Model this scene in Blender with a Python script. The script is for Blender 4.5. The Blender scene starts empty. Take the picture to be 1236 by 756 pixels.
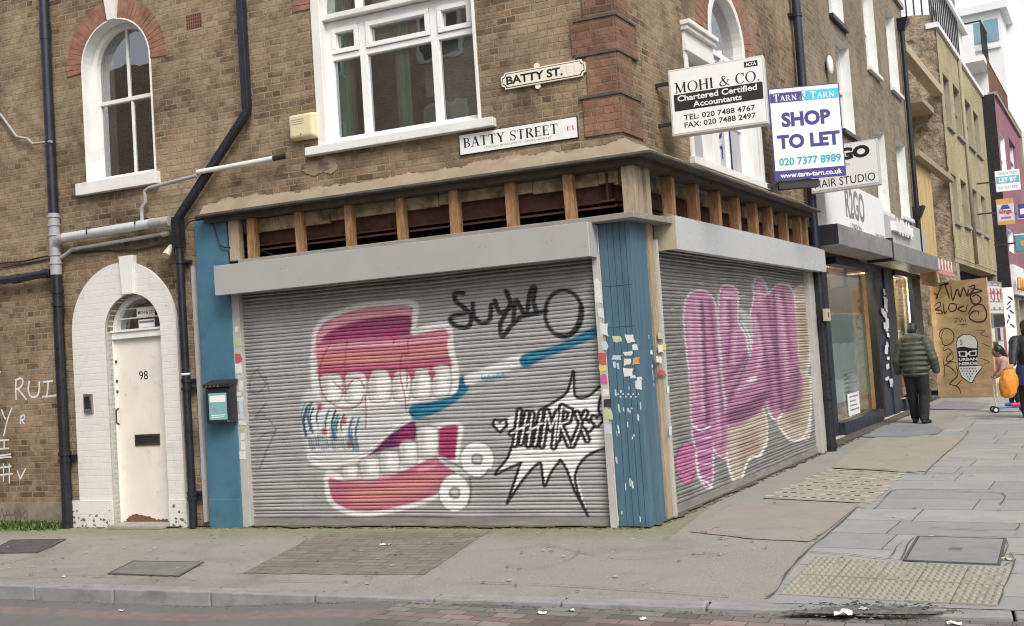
import bpy, math, random
import numpy as np
from mathutils import Matrix, Vector
from mathutils.geometry import tessellate_polygon

random.seed(7)
rng = np.random.default_rng(7)
scene = bpy.context.scene
COL = scene.collection

# ------------------------------------------------------------------ camera
EYE = Vector((0.0, 0.0, 1.57))
FPX, CX, CY = 1240.0, 618.0, 378.0          # solved from the street's vanishing points
PITCH, ROLL = math.radians(2.61), math.radians(-3.81)
_cp, _sp, _cr, _sr = math.cos(PITCH), math.sin(PITCH), math.cos(ROLL), math.sin(ROLL)
CAM = (Matrix(((_cr, -_sr, 0), (_sr, _cr, 0), (0, 0, 1)))
       @ Matrix(((1, 0, 0), (0, _cp, _sp), (0, -_sp, _cp)))
       @ Matrix(((1, 0, 0), (0, 0, -1), (0, 1, 0))))
_inv = CAM.transposed()
camd = bpy.data.cameras.new('camera')
camd.sensor_width = 36.0
camd.sensor_fit = 'HORIZONTAL'
camd.lens = 36.0 * FPX / 1236.0
camd.clip_end = 2000.0
camo = bpy.data.objects.new('camera', camd)
COL.objects.link(camo)
_m = _inv @ Matrix(((1, 0, 0), (0, -1, 0), (0, 0, -1)))
camo.matrix_world = Matrix.Translation(EYE) @ _m.to_4x4()
scene.camera = camo

# ------------------------------------------------------------------ light
SUN_EL, SUN_AZ = math.radians(48), math.radians(158)     # azimuth clockwise from +Y
w = bpy.data.worlds.new('World')
scene.world = w
w.use_nodes = True
nt = w.node_tree
bg = nt.nodes['Background']
sky = nt.nodes.new('ShaderNodeTexSky')
sky.sky_type = 'NISHITA'
sky.sun_disc = False
sky.sun_elevation = SUN_EL
sky.sun_rotation = SUN_AZ
sky.air_density = 1.0
sky.dust_density = 4.0
hs = nt.nodes.new('ShaderNodeHueSaturation')
hs.inputs['Saturation'].default_value = 0.22         # overcast: a white sky
hs.inputs['Value'].default_value = 1.0
nt.links.new(sky.outputs[0], hs.inputs['Color'])
nt.links.new(hs.outputs[0], bg.inputs['Color'])
bg.inputs['Strength'].default_value = 0.13
sd = bpy.data.lights.new('sun', 'SUN')
sd.energy = 1.5
sd.angle = math.radians(24)
sd.color = (1.0, 0.94, 0.86)
so = bpy.data.objects.new('sun', sd)
COL.objects.link(so)
so.location = (0, -5, 20)
_sd = Vector((math.sin(SUN_AZ) * math.cos(SUN_EL), math.cos(SUN_AZ) * math.cos(SUN_EL), math.sin(SUN_EL)))
so.rotation_euler = (-_sd).to_track_quat('-Z', 'Y').to_euler()
scene.view_settings.view_transform = 'Standard'
scene.view_settings.look = 'None'
scene.view_settings.exposure = 0.58
scene.view_settings.gamma = 1.0
scene.view_settings.use_curve_mapping = False
scene.cycles.max_bounces = 8
scene.cycles.use_denoising = True
scene.cycles.pixel_filter_type = 'BLACKMAN_HARRIS'
scene.cycles.filter_width = 1.05

# ------------------------------------------------------------------ planes of the place
def ray(x, y):
    return _inv @ Vector(((x - CX) / FPX, (y - CY) / FPX, 1.0))

def ground(x, y, z=0.0):
    d = ray(x, y)
    return EYE + d * ((z - EYE.z) / d.z)

class Plane:
    """A facade: origin, horizontal x axis, local y inward, z up."""
    def __init__(s, origin, deg):
        a = math.radians(deg)
        s.o = Vector(origin)
        s.x = Vector((math.cos(a), math.sin(a), 0))
        s.n = Vector((math.sin(a), -math.cos(a), 0))      # outward
        s.M = Matrix(((s.x.x, -s.n.x, 0, s.o.x), (s.x.y, -s.n.y, 0, s.o.y), (0, 0, 1, s.o.z), (0, 0, 0, 1)))
        s.I = s.M.inverted()
    def __call__(s, px, py, d=0.0):
        D = ray(px, py)
        q = s.o + s.n * d
        P = EYE + D * (((q - EYE).dot(s.n)) / D.dot(s.n))
        return ((P - s.o).dot(s.x), P.z - s.o.z)
    def u(s, px, py, d=0.0):
        return s(px, py, d)[0]
    def z(s, px, py, d=0.0):
        return s(px, py, d)[1]
    def loc(s, P):
        return s.I @ Vector(P)
    def g(s, px, py, z=0.0):
        """a ground point in this plane's local x, y"""
        p = s.I @ ground(px, py, z)
        return (p.x, p.y)

CORNER = ground(785, 637)
F = Plane(CORNER, -22.59)      # the Batty Street side
R = Plane(CORNER, 59.16)       # the main road side

def project(P):
    """numpy (n,3) world points -> photo pixels, used only to lay out painted murals on their own plane"""
    C = np.array(CAM)
    q = (P - np.array(EYE)) @ C.T
    return CX + FPX * q[:, 0] / q[:, 2], CY + FPX * q[:, 1] / q[:, 2]

# ------------------------------------------------------------------ mesh builder
WORLD = {}
IDENT = Matrix.Identity(4)

class MB:
    def __init__(s, frame=F):
        s.frame = frame.M if isinstance(frame, Plane) else (frame if frame is not None else IDENT)
        s.V = []; s.Fc = []; s.MI = []; s.mats = []; s.cur = 0
    def m(s, mat):
        if mat not in s.mats:
            s.mats.append(mat)
        s.cur = s.mats.index(mat)
        return s
    def add(s, vs, fs):
        b = len(s.V)
        s.V += [tuple(v) for v in vs]
        s.Fc += [tuple(i + b for i in f) for f in fs]
        s.MI += [s.cur] * len(fs)
        return s
    def poly(s, pts):
        return s.add(pts, [tuple(range(len(pts)))])
    def box(s, x0, x1, y0, y1, z0, z1):
        if x0 > x1: x0, x1 = x1, x0
        if y0 > y1: y0, y1 = y1, y0
        if z0 > z1: z0, z1 = z1, z0
        v = [(x0, y0, z0), (x1, y0, z0), (x1, y1, z0), (x0, y1, z0), (x0, y0, z1), (x1, y0, z1), (x1, y1, z1), (x0, y1, z1)]
        return s.add(v, [(0, 3, 2, 1), (4, 5, 6, 7), (0, 1, 5, 4), (1, 2, 6, 5), (2, 3, 7, 6), (3, 0, 4, 7)])
    def hexa(s, a, b):
        """two matching 4-point rings a (near) and b (far)"""
        return s.add(list(a) + list(b), [(0, 1, 2, 3), (7, 6, 5, 4), (0, 4, 5, 1), (1, 5, 6, 2), (2, 6, 7, 3), (3, 7, 4, 0)])
    def prism(s, pts, y0, y1):
        """outline in x, z pushed from y0 to y1"""
        n = len(pts)
        ar = sum(pts[i][0] * pts[(i + 1) % n][1] - pts[(i + 1) % n][0] * pts[i][1] for i in range(n))
        if ar < 0: pts = pts[::-1]
        v = [(p[0], y0, p[1]) for p in pts] + [(p[0], y1, p[1]) for p in pts]
        f = [tuple(range(n)), tuple(range(2 * n - 1, n - 1, -1))]
        f += [(i, i + n, (i + 1) % n + n, (i + 1) % n) for i in range(n)]
        return s.add(v, f)
    def flat(s, pts, y):
        n = len(pts)
        ar = sum(pts[i][0] * pts[(i + 1) % n][1] - pts[(i + 1) % n][0] * pts[i][1] for i in range(n))
        if ar < 0: pts = pts[::-1]
        return s.add([(p[0], y, p[1]) for p in pts], [tuple(range(n))])
    def slab(s, pts, z0, z1):
        """outline in x, y raised from z0 to z1"""
        n = len(pts)
        ar = sum(pts[i][0] * pts[(i + 1) % n][1] - pts[(i + 1) % n][0] * pts[i][1] for i in range(n))
        if ar < 0: pts = pts[::-1]
        v = [(p[0], p[1], z0) for p in pts] + [(p[0], p[1], z1) for p in pts]
        f = [tuple(range(n - 1, -1, -1)), tuple(range(n, 2 * n))]
        f += [(i, (i + 1) % n, (i + 1) % n + n, i + n) for i in range(n)]
        return s.add(v, f)
    def sheet(s, pts, z):
        n = len(pts)
        ar = sum(pts[i][0] * pts[(i + 1) % n][1] - pts[(i + 1) % n][0] * pts[i][1] for i in range(n))
        if ar < 0: pts = pts[::-1]
        return s.add([(p[0], p[1], z) for p in pts], [tuple(range(n))])
    def holed(s, outer, holes, y):
        """flat wall face in x, z with holes"""
        loops = [outer] + holes
        flat = [p for l in loops for p in l]
        tr = tessellate_polygon([[Vector((p[0], p[1], 0)) for p in l] for l in loops])
        fs = []
        for t in tr:
            a, b, c = (flat[i] for i in t)
            ar = (b[0] - a[0]) * (c[1] - a[1]) - (c[0] - a[0]) * (b[1] - a[1])
            fs.append(t if ar > 0 else t[::-1])
        return s.add([(p[0], y, p[1]) for p in flat], fs)
    def reveal(s, loop, y0, y1, closed=True):
        n = len(loop)
        ar = sum(loop[i][0] * loop[(i + 1) % n][1] - loop[(i + 1) % n][0] * loop[i][1] for i in range(n))
        if ar < 0: loop = loop[::-1]
        v = [(p[0], y0, p[1]) for p in loop] + [(p[0], y1, p[1]) for p in loop]
        return s.add(v, [(i, (i + 1) % n, (i + 1) % n + n, i + n) for i in range(n if closed else n - 1)])
    def band(s, outer, inner, y0, y1, closed=False):
        """solid strip between two outlines of equal length (x, z), y0 front .. y1 back"""
        n = len(outer)
        v = []
        for (a, b) in zip(outer, inner):
            v += [(a[0], y0, a[1]), (b[0], y0, b[1]), (b[0], y1, b[1]), (a[0], y1, a[1])]
        f = []
        for i in range(n if closed else n - 1):
            j = (i + 1) % n
            for k in range(4):
                f.append((4 * i + k, 4 * j + k, 4 * j + (k + 1) % 4, 4 * i + (k + 1) % 4))
        if not closed:
            f += [(0, 1, 2, 3), (4 * n - 1, 4 * n - 2, 4 * n - 3, 4 * n - 4)]
        return s.add(v, f)
    def tube(s, path, r, n=12, cap=True, sq=False):
        path = [Vector(p) for p in path]
        rr = r if isinstance(r, (list, tuple)) else [r] * len(path)
        rings = []
        up = None
        for i, p in enumerate(path):
            if i == 0: t = path[1] - p
            elif i == len(path) - 1: t = p - path[i - 1]
            else: t = (path[i + 1] - p).normalized() + (p - path[i - 1]).normalized()
            t = t.normalized()
            if up is None:
                up = Vector((0, 1, 0)) if abs(t.y) < 0.9 else Vector((1, 0, 0))
            a = (up - t * up.dot(t)).normalized()
            up = a
            b = t.cross(a)
            ring = []
            for k in range(n):
                an = 2 * math.pi * (k + (0.5 if sq else 0)) / n
                ring.append(p + (a * math.cos(an) + b * math.sin(an)) * rr[i] * (1.414 if sq else 1))
            rings.append(ring)
        v = [q for ring in rings for q in ring]
        f = []
        for i in range(len(rings) - 1):
            for k in range(n):
                f.append((i * n + k, i * n + (k + 1) % n, (i + 1) * n + (k + 1) % n, (i + 1) * n + k))
        if cap:
            f.append(tuple(range(n - 1, -1, -1)))
            f.append(tuple(range((len(rings) - 1) * n, len(rings) * n)))
        return s.add(v, f)
    def ball(s, c, r, nu=14, nv=9):
        c = Vector(c)
        rx, ry, rz = r if isinstance(r, (list, tuple)) else (r, r, r)
        v = [c + Vector((0, 0, rz))]
        for j in range(1, nv):
            th = math.pi * j / nv
            for i in range(nu):
                ph = 2 * math.pi * i / nu
                v.append(c + Vector((rx * math.sin(th) * math.cos(ph), ry * math.sin(th) * math.sin(ph), rz * math.cos(th))))
        v.append(c - Vector((0, 0, rz)))
        f = [(0, 1 + i, 1 + (i + 1) % nu) for i in range(nu)]
        for j in range(nv - 2):
            for i in range(nu):
                f.append((1 + j * nu + i, 1 + (j + 1) * nu + i, 1 + (j + 1) * nu + (i + 1) % nu, 1 + j * nu + (i + 1) % nu))
        L = len(v) - 1
        f += [(L, 1 + (nv - 2) * nu + (i + 1) % nu, 1 + (nv - 2) * nu + i) for i in range(nu)]
        return s.add(v, f)
    def ribbon(s, pts, wd, y, taper=False):
        """flat paint stroke in x, z"""
        n = len(pts)
        L, Rr = [], []
        for i in range(n):
            a = pts[max(0, i - 1)]; b = pts[min(n - 1, i + 1)]
            tx, tz = b[0] - a[0], b[1] - a[1]
            l = math.hypot(tx, tz) or 1
            h = (wd[i] if isinstance(wd, (list, tuple)) else wd) / 2
            if taper: h *= 0.55 + 0.45 * math.sin(math.pi * i / (n - 1))
            L.append((pts[i][0] - tz / l * h, y, pts[i][1] + tx / l * h))
            Rr.append((pts[i][0] + tz / l * h, y, pts[i][1] - tx / l * h))
        return s.add(L + Rr, [(i, i + n, i + n + 1, i + 1) for i in range(n - 1)])
    def text(s, t, x0, x1, z0, z1, y, bold=0.0, shear=0.0):
        c = bpy.data.curves.new('t', 'FONT')
        c.body = t
        c.offset = bold
        c.shear = shear
        c.resolution_u = 3
        o = bpy.data.objects.new('t', c)
        me = o.to_mesh()
        P = [v.co.copy() for v in me.vertices]
        fs = [tuple(p.vertices) for p in me.polygons]
        o.to_mesh_clear()
        bpy.data.objects.remove(o); bpy.data.curves.remove(c)
        ax, bx = min(p.x for p in P), max(p.x for p in P)
        az, bz = min(p.y for p in P), max(p.y for p in P)
        vs = [(x0 + (p.x - ax) / (bx - ax) * (x1 - x0), y, z0 + (p.y - az) / (bz - az) * (z1 - z0)) for p in P]
        return s.add(vs, fs)
    def build(s, name, parent=None, smooth=False, bev=0.0, label=None, origin=None, auto=None):
        me = bpy.data.meshes.new(name)
        if parent is not None:
            T = WORLD[parent.name].inverted() @ s.frame
        else:
            if origin is None:
                xs = [v[0] for v in s.V]; ys = [v[1] for v in s.V]; zs = [v[2] for v in s.V]
                origin = ((min(xs) + max(xs)) / 2, (min(ys) + max(ys)) / 2, min(zs))
            T = Matrix.Translation(-Vector(origin))
        me.from_pydata([T @ Vector(v) for v in s.V], [], s.Fc)
        for mt in s.mats: me.materials.append(mt)
        if len(s.mats) > 1:
            me.polygons.foreach_set('material_index', s.MI)
        uv = me.uv_layers.new(name='UVMap')
        data = np.zeros(len(me.loops) * 2, dtype=np.float32)
        k = 0
        V = s.V
        for f in s.Fc:
            a, b, c = V[f[0]], V[f[1]], V[f[2]]
            e1 = (b[0] - a[0], b[1] - a[1], b[2] - a[2]); e2 = (c[0] - a[0], c[1] - a[1], c[2] - a[2])
            nx = abs(e1[1] * e2[2] - e1[2] * e2[1]); ny = abs(e1[2] * e2[0] - e1[0] * e2[2]); nz = abs(e1[0] * e2[1] - e1[1] * e2[0])
            if ny >= nx and ny >= nz: i, j = 0, 2
            elif nx >= nz: i, j = 1, 2
            else: i, j = 0, 1
            for q in f:
                data[k] = V[q][i]; data[k + 1] = V[q][j]; k += 2
        uv.data.foreach_set('uv', data)
        if smooth:
            me.polygons.foreach_set('use_smooth', [True] * len(me.polygons))
            if auto:
                try: me.set_sharp_from_angle(angle=math.radians(auto))
                except Exception: pass
        me.update()
        o = bpy.data.objects.new(name, me)
        COL.objects.link(o)
        if parent is not None:
            o.parent = parent
            WORLD[o.name] = WORLD[parent.name]
        else:
            WORLD[o.name] = s.frame @ Matrix.Translation(Vector(origin))
            o.matrix_world = WORLD[o.name]
        if bev:
            bm = o.modifiers.new('bevel', 'BEVEL')
            bm.width = bev; bm.segments = 2; bm.limit_method = 'ANGLE'; bm.angle_limit = math.radians(40)
        if label: o['label'] = label
        return o

def tag(o, label=None, cat=None, group=None, kind=None):
    if label: o['label'] = label
    if cat: o['category'] = cat
    if group: o['group'] = group
    if kind: o['kind'] = kind
    return o

def thing(name, label, cat, frame=F, at=(0, 0, 0), group=None):
    o = bpy.data.objects.new(name, None)
    COL.objects.link(o)
    o.empty_display_size = 0.2
    fm = frame.M if isinstance(frame, Plane) else frame
    WORLD[o.name] = fm @ Matrix.Translation(Vector(at))
    o.matrix_world = WORLD[o.name]
    return tag(o, label, cat, group)

def copy_thing(o, M, label=None):
    """copy a thing with its parts and sub-parts and stand it at world matrix M"""
    r = o.copy(); COL.objects.link(r); r.matrix_world = M
    WORLD[r.name] = M
    if label: r['label'] = label
    for ch in o.children:
        c = ch.copy(); COL.objects.link(c); c.parent = r
        for g in ch.children:
            d = g.copy(); COL.objects.link(d); d.parent = c
    return r

def smoothline(pts, n=6, closed=False):
    P = [np.array(p, float) for p in pts]
    N = len(P)
    out = []
    for i in range(N if closed else N - 1):
        if closed: p0, p1, p2, p3 = P[(i - 1) % N], P[i], P[(i + 1) % N], P[(i + 2) % N]
        else: p0, p1, p2, p3 = P[max(0, i - 1)], P[i], P[i + 1], P[min(N - 1, i + 2)]
        for k in range(n):
            t = k / n
            out.append(tuple(0.5 * ((2 * p1) + (-p0 + p2) * t + (2 * p0 - 5 * p1 + 4 * p2 - p3) * t * t + (-p0 + 3 * p1 - 3 * p2 + p3) * t ** 3)))
    if not closed: out.append(tuple(P[-1]))
    return out

def arch(x0, x1, zb, zs, n=20, rise=None):
    """outline of an arched opening, from bottom right round the arch to bottom left"""
    r = (x1 - x0) / 2; cx = (x0 + x1) / 2
    rz = r if rise is None else rise
    pts = [(x1, zb)]
    for i in range(n + 1):
        a = math.pi * i / n
        pts.append((cx + r * math.cos(a), zs + rz * math.sin(a)))
    pts.append((x0, zb))
    return pts

# ---------------------------------------------------------------- a small serif alphabet
def _ring(cx, cz, rx, rz, ix, iz, a0, a1, n=18):
    o, i = [], []
    for k in range(n + 1):
        a = math.radians(a0 + (a1 - a0) * k / n)
        o.append((cx + rx * math.cos(a), cz + rz * math.sin(a)))
        i.append((cx + ix * math.cos(a), cz + iz * math.sin(a)))
    return [[o[k], o[k + 1], i[k + 1], i[k]] for k in range(n)]

def _bar(x0, z0, x1, z1, t):
    dx, dz = x1 - x0, z1 - z0
    l = math.hypot(dx, dz)
    px, pz = -dz / l * t / 2, dx / l * t / 2
    return [(x0 + px, z0 + pz), (x1 + px, z1 + pz), (x1 - px, z1 - pz), (x0 - px, z0 - pz)]

def _rect(x0, x1, z0, z1):
    return [(x0, z0), (x1, z0), (x1, z1), (x0, z1)]

def serif_glyph(ch, T=0.155, t=0.065):
    s = t
    def sf(x, z): return _rect(x - 0.11, x + 0.11, z, z + s) if z < 0.5 else _rect(x - 0.11, x + 0.11, z - s, z)
    def stem(x): return [_rect(x - T / 2, x + T / 2, 0, 1), sf(x, 0), sf(x, 1)]
    if ch == 'A': return 0.80, [_bar(0.12, 0, 0.40, 1, t), _bar(0.66, 0, 0.40, 1.0, T), _rect(0.22, 0.58, 0.30, 0.30 + t), sf(0.12, 0), sf(0.68, 0)]
    if ch == 'B': return 0.72, stem(0.17) + _ring(0.30, 0.745, 0.28, 0.255, 0.16, 0.21, -90, 90) + _ring(0.32, 0.26, 0.33, 0.26, 0.19, 0.215, -90, 90) + [_rect(0.17, 0.31, 1 - t, 1), _rect(0.17, 0.31, 0.48, 0.48 + t), _rect(0.17, 0.33, 0, t)]
    if ch == 'C': return 0.78, _ring(0.44, 0.5, 0.40, 0.52, 0.27, 0.475, 42, 318) + [_rect(0.69, 0.735, 0.68, 0.98)]
    if ch == 'E': return 0.66, stem(0.17) + [_rect(0.17, 0.58, 1 - t, 1), _rect(0.17, 0.60, 0, t), _rect(0.17, 0.46, 0.49, 0.49 + t), _rect(0.545, 0.585, 0.78, 1), _rect(0.565, 0.61, 0, 0.24), _rect(0.43, 0.465, 0.39, 0.63)]
    if ch == 'F': return 0.62, stem(0.17) + [_rect(0.17, 0.58, 1 - t, 1), _rect(0.17, 0.46, 0.49, 0.49 + t), _rect(0.545, 0.585, 0.78, 1)]
    if ch == 'H': return 0.86, stem(0.17) + stem(0.69) + [_rect(0.17, 0.69, 0.48, 0.48 + t)]
    if ch == 'I': return 0.36, stem(0.18)
    if ch == 'L': return 0.64, stem(0.17) + [_rect(0.17, 0.60, 0, t), _rect(0.56, 0.605, 0, 0.28)]
    if ch == 'M': return 1.02, [_rect(0.145, 0.145 + t, 0, 1), _bar(0.17, 1, 0.50, 0.02, T * 0.9), _bar(0.83, 1, 0.50, 0.02, t), _rect(0.83 - T / 2, 0.83 + T / 2, 0, 1), sf(0.17, 0), sf(0.83, 0), _rect(0.03, 0.2, 1 - s, 1), _rect(0.8, 0.95, 1 - s, 1)]
    if ch == 'N': return 0.86, [_rect(0.15, 0.15 + t, 0, 1), _rect(0.68, 0.68 + t, 0, 1), _bar(0.17, 1, 0.70, 0.0, T), sf(0.17, 0), sf(0.70, 1), _rect(0.04, 0.2, 1 - s, 1)]
    if ch == 'O': return 0.92, _ring(0.46, 0.5, 0.42, 0.52, 0.29, 0.48, 0, 360, 32)
    if ch == 'R': return 0.78, stem(0.17) + _ring(0.32, 0.74, 0.29, 0.26, 0.16, 0.215, -90, 90) + [_rect(0.17, 0.33, 1 - t, 1), _rect(0.17, 0.33, 0.48, 0.48 + t), _bar(0.38, 0.5, 0.66, 0.02, T * 0.95), _rect(0.58, 0.76, 0, s)]
    if ch == 'S':
        pts = smoothline([(0.54, 0.80), (0.44, 0.965), (0.28, 0.965), (0.14, 0.80), (0.22, 0.61), (0.42, 0.46), (0.53, 0.27), (0.42, 0.06), (0.26, 0.03), (0.10, 0.20)], 5)
        n = len(pts); q = []
        for i in range(n - 1):
            wd = 0.045 + 0.095 * math.exp(-((i / n - 0.5) / 0.2) ** 2)
            q.append(_bar(pts[i][0], pts[i][1], pts[i + 1][0], pts[i + 1][1], wd))
        return 0.64, q + [_rect(0.53, 0.565, 0.70, 1.0), _rect(0.085, 0.12, 0.0, 0.30)]
    if ch == 'T': return 0.74, [_rect(0.37 - T / 2, 0.37 + T / 2, 0, 1), sf(0.37, 0), _rect(0.05, 0.69, 1 - t, 1), _rect(0.05, 0.09, 0.74, 1), _rect(0.65, 0.69, 0.74, 1)]
    if ch == 'X': return 0.78, [_bar(0.14, 1, 0.66, 0, T), _bar(0.64, 1, 0.14, 0, t), sf(0.14, 1), sf(0.64, 1), sf(0.14, 0), sf(0.66, 0)]
    if ch == 'Y': return 0.78, [_bar(0.13, 1, 0.40, 0.46, T), _bar(0.67, 1, 0.40, 0.46, t), _rect(0.40 - T / 2, 0.40 + T / 2, 0, 0.50), sf(0.40, 0), sf(0.14, 1), sf(0.66, 1)]
    if ch == '&':
        pts = smoothline([(0.86, 0.06), (0.62, 0.22), (0.36, 0.62), (0.32, 0.85), (0.45, 0.97), (0.57, 0.84), (0.48, 0.66), (0.22, 0.46), (0.12, 0.24), (0.26, 0.04), (0.50, 0.08), (0.68, 0.30), (0.76, 0.55)], 5)
        n = len(pts)
        return 0.92, [_bar(pts[i][0], pts[i][1], pts[i + 1][0], pts[i + 1][1], 0.05 + 0.075 * math.exp(-((i / n - 0.14) / 0.10) ** 2) + 0.07 * math.exp(-((i / n - 0.66) / 0.10) ** 2)) for i in range(n - 1)] + [_rect(0.66, 0.86, 0.53, 0.57)]
    if ch == '1': return 0.44, [_rect(0.24 - T / 2, 0.24 + T / 2, 0, 1), sf(0.24, 0), _bar(0.08, 0.86, 0.24, 0.98, 0.05)]
    if ch == '.': return 0.28, [_rect(0.07, 0.19, 0, 0.13)]
    if ch == ':': return 0.28, [_rect(0.08, 0.19, 0.05, 0.17), _rect(0.08, 0.19, 0.50, 0.62)]
    return 0.36, []

def serif(mb, t, x0, x1, z0, z1, y, caps=None):
    """serif capitals; caps = relative height of all letters but the first of each word"""
    tot, out, first = 0.0, [], True
    for ch in t:
        k = 1.0 if (caps is None or first or ch == '&') else caps
        wd, polys = serif_glyph(ch)
        out.append((tot, k, polys))
        tot += wd * k + 0.02
        first = ch == ' '
    sx = (x1 - x0) / tot; sz = z1 - z0; q = 0
    for off, k, polys in out:
        for p in polys:
            q += 1
            mb.flat([(x0 + (off + a * k) * sx, z0 + b * k * sz) for a, b in p], y - 0.00006 * (q % 12))
# ------------------------------------------------------------------ materials
def _n(nt, t, **kw):
    n = nt.nodes.new(t)
    for k, v in kw.items():
        if k in n.inputs: n.inputs[k].default_value = v
        else: setattr(n, k, v)
    return n

def c4(c):
    return (c[0], c[1], c[2], 1.0)

def mixc(nt, fac, a, b, mode='MIX'):
    n = nt.nodes.new('ShaderNodeMix')
    n.data_type = 'RGBA'; n.blend_type = mode
    for sock, v in ((0, fac), (6, a), (7, b)):
        if hasattr(v, 'links') or isinstance(v, bpy.types.NodeSocket): nt.links.new(v, n.inputs[sock])
        elif sock == 0: n.inputs[0].default_value = v
        else: n.inputs[sock].default_value = c4(v)
    return n.outputs[2]

def ramp(nt, fac, stops, mode='LINEAR'):
    n = nt.nodes.new('ShaderNodeValToRGB')
    n.color_ramp.interpolation = mode
    e = n.color_ramp.elements
    while len(e) < len(stops): e.new(0.5)
    for el, (p, c) in zip(e, stops):
        el.position = p
        el.color = c4(c) if isinstance(c, (tuple, list)) else (c, c, c, 1)
    nt.links.new(fac, n.inputs[0])
    return n.outputs[0]

def noise(nt, vec, scale, detail=4, rough=0.6, dist=0.0):
    n = _n(nt, 'ShaderNodeTexNoise', Scale=scale, Detail=detail, Roughness=rough, Distortion=dist)
    if vec is not None: nt.links.new(vec, n.inputs['Vector'])
    return n.outputs['Fac']

def math_(nt, op, a, b=None):
    n = nt.nodes.new('ShaderNodeMath'); n.operation = op
    for i, v in enumerate((a, b)):
        if v is None: continue
        if isinstance(v, bpy.types.NodeSocket): nt.links.new(v, n.inputs[i])
        else: n.inputs[i].default_value = v
    return n.outputs[0]

def newmat(name):
    m = bpy.data.materials.new(name)
    m.use_nodes = True
    nt = m.node_tree
    return m, nt, nt.nodes['Principled BSDF']

def coords(nt, kind='Object', scale=(1, 1, 1)):
    tc = nt.nodes.new('ShaderNodeTexCoord')
    out = tc.outputs[kind]
    if scale != (1, 1, 1):
        mp = nt.nodes.new('ShaderNodeMapping')
        mp.inputs['Scale'].default_value = scale
        nt.links.new(out, mp.inputs[0]); out = mp.outputs[0]
    return out

def mat(name, col, rough=0.6, metal=0.0, var=0.18, vs=6.0, bump=0.15, bs=60.0, stain=None, coord='Object', stretch=(1, 1, 1), spec=0.5, grime=None, bd=0.004):
    m, nt, p = newmat(name)
    v = coords(nt, coord, stretch)
    n1 = noise(nt, v, vs, 6, 0.65)
    a = tuple(c * (1 - var) for c in col); b = tuple(min(1, c * (1 + var)) for c in col)
    c = mixc(nt, ramp(nt, n1, [(0.3, 0.0), (0.7, 1.0)]), a, b)
    if grime:
        g = noise(nt, v, grime[1], 8, 0.75, 0.4)
        c = mixc(nt, ramp(nt, g, [(grime[2], 0.0), (grime[2] + 0.2, grime[3])]), c, grime[0])
    if stain:
        g = noise(nt, v, stain[1], 7, 0.7, 0.6)
        c = mixc(nt, ramp(nt, g, [(stain[2], 0.0), (stain[2] + 0.06, stain[3])]), c, stain[0])
    nt.links.new(c, p.inputs['Base Color'])
    p.inputs['Metallic'].default_value = metal
    p.inputs['Specular IOR Level'].default_value = spec
    rr = ramp(nt, noise(nt, v, vs * 3, 4), [(0.3, max(0.02, rough - 0.1)), (0.7, min(1, rough + 0.12))])
    nt.links.new(rr, p.inputs['Roughness'])
    if bump:
        bn = _n(nt, 'ShaderNodeBump', Strength=bump, Distance=bd)
        nt.links.new(noise(nt, v, bs, 5, 0.7), bn.inputs['Height'])
        nt.links.new(bn.outputs[0], p.inputs['Normal'])
    return m

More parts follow.
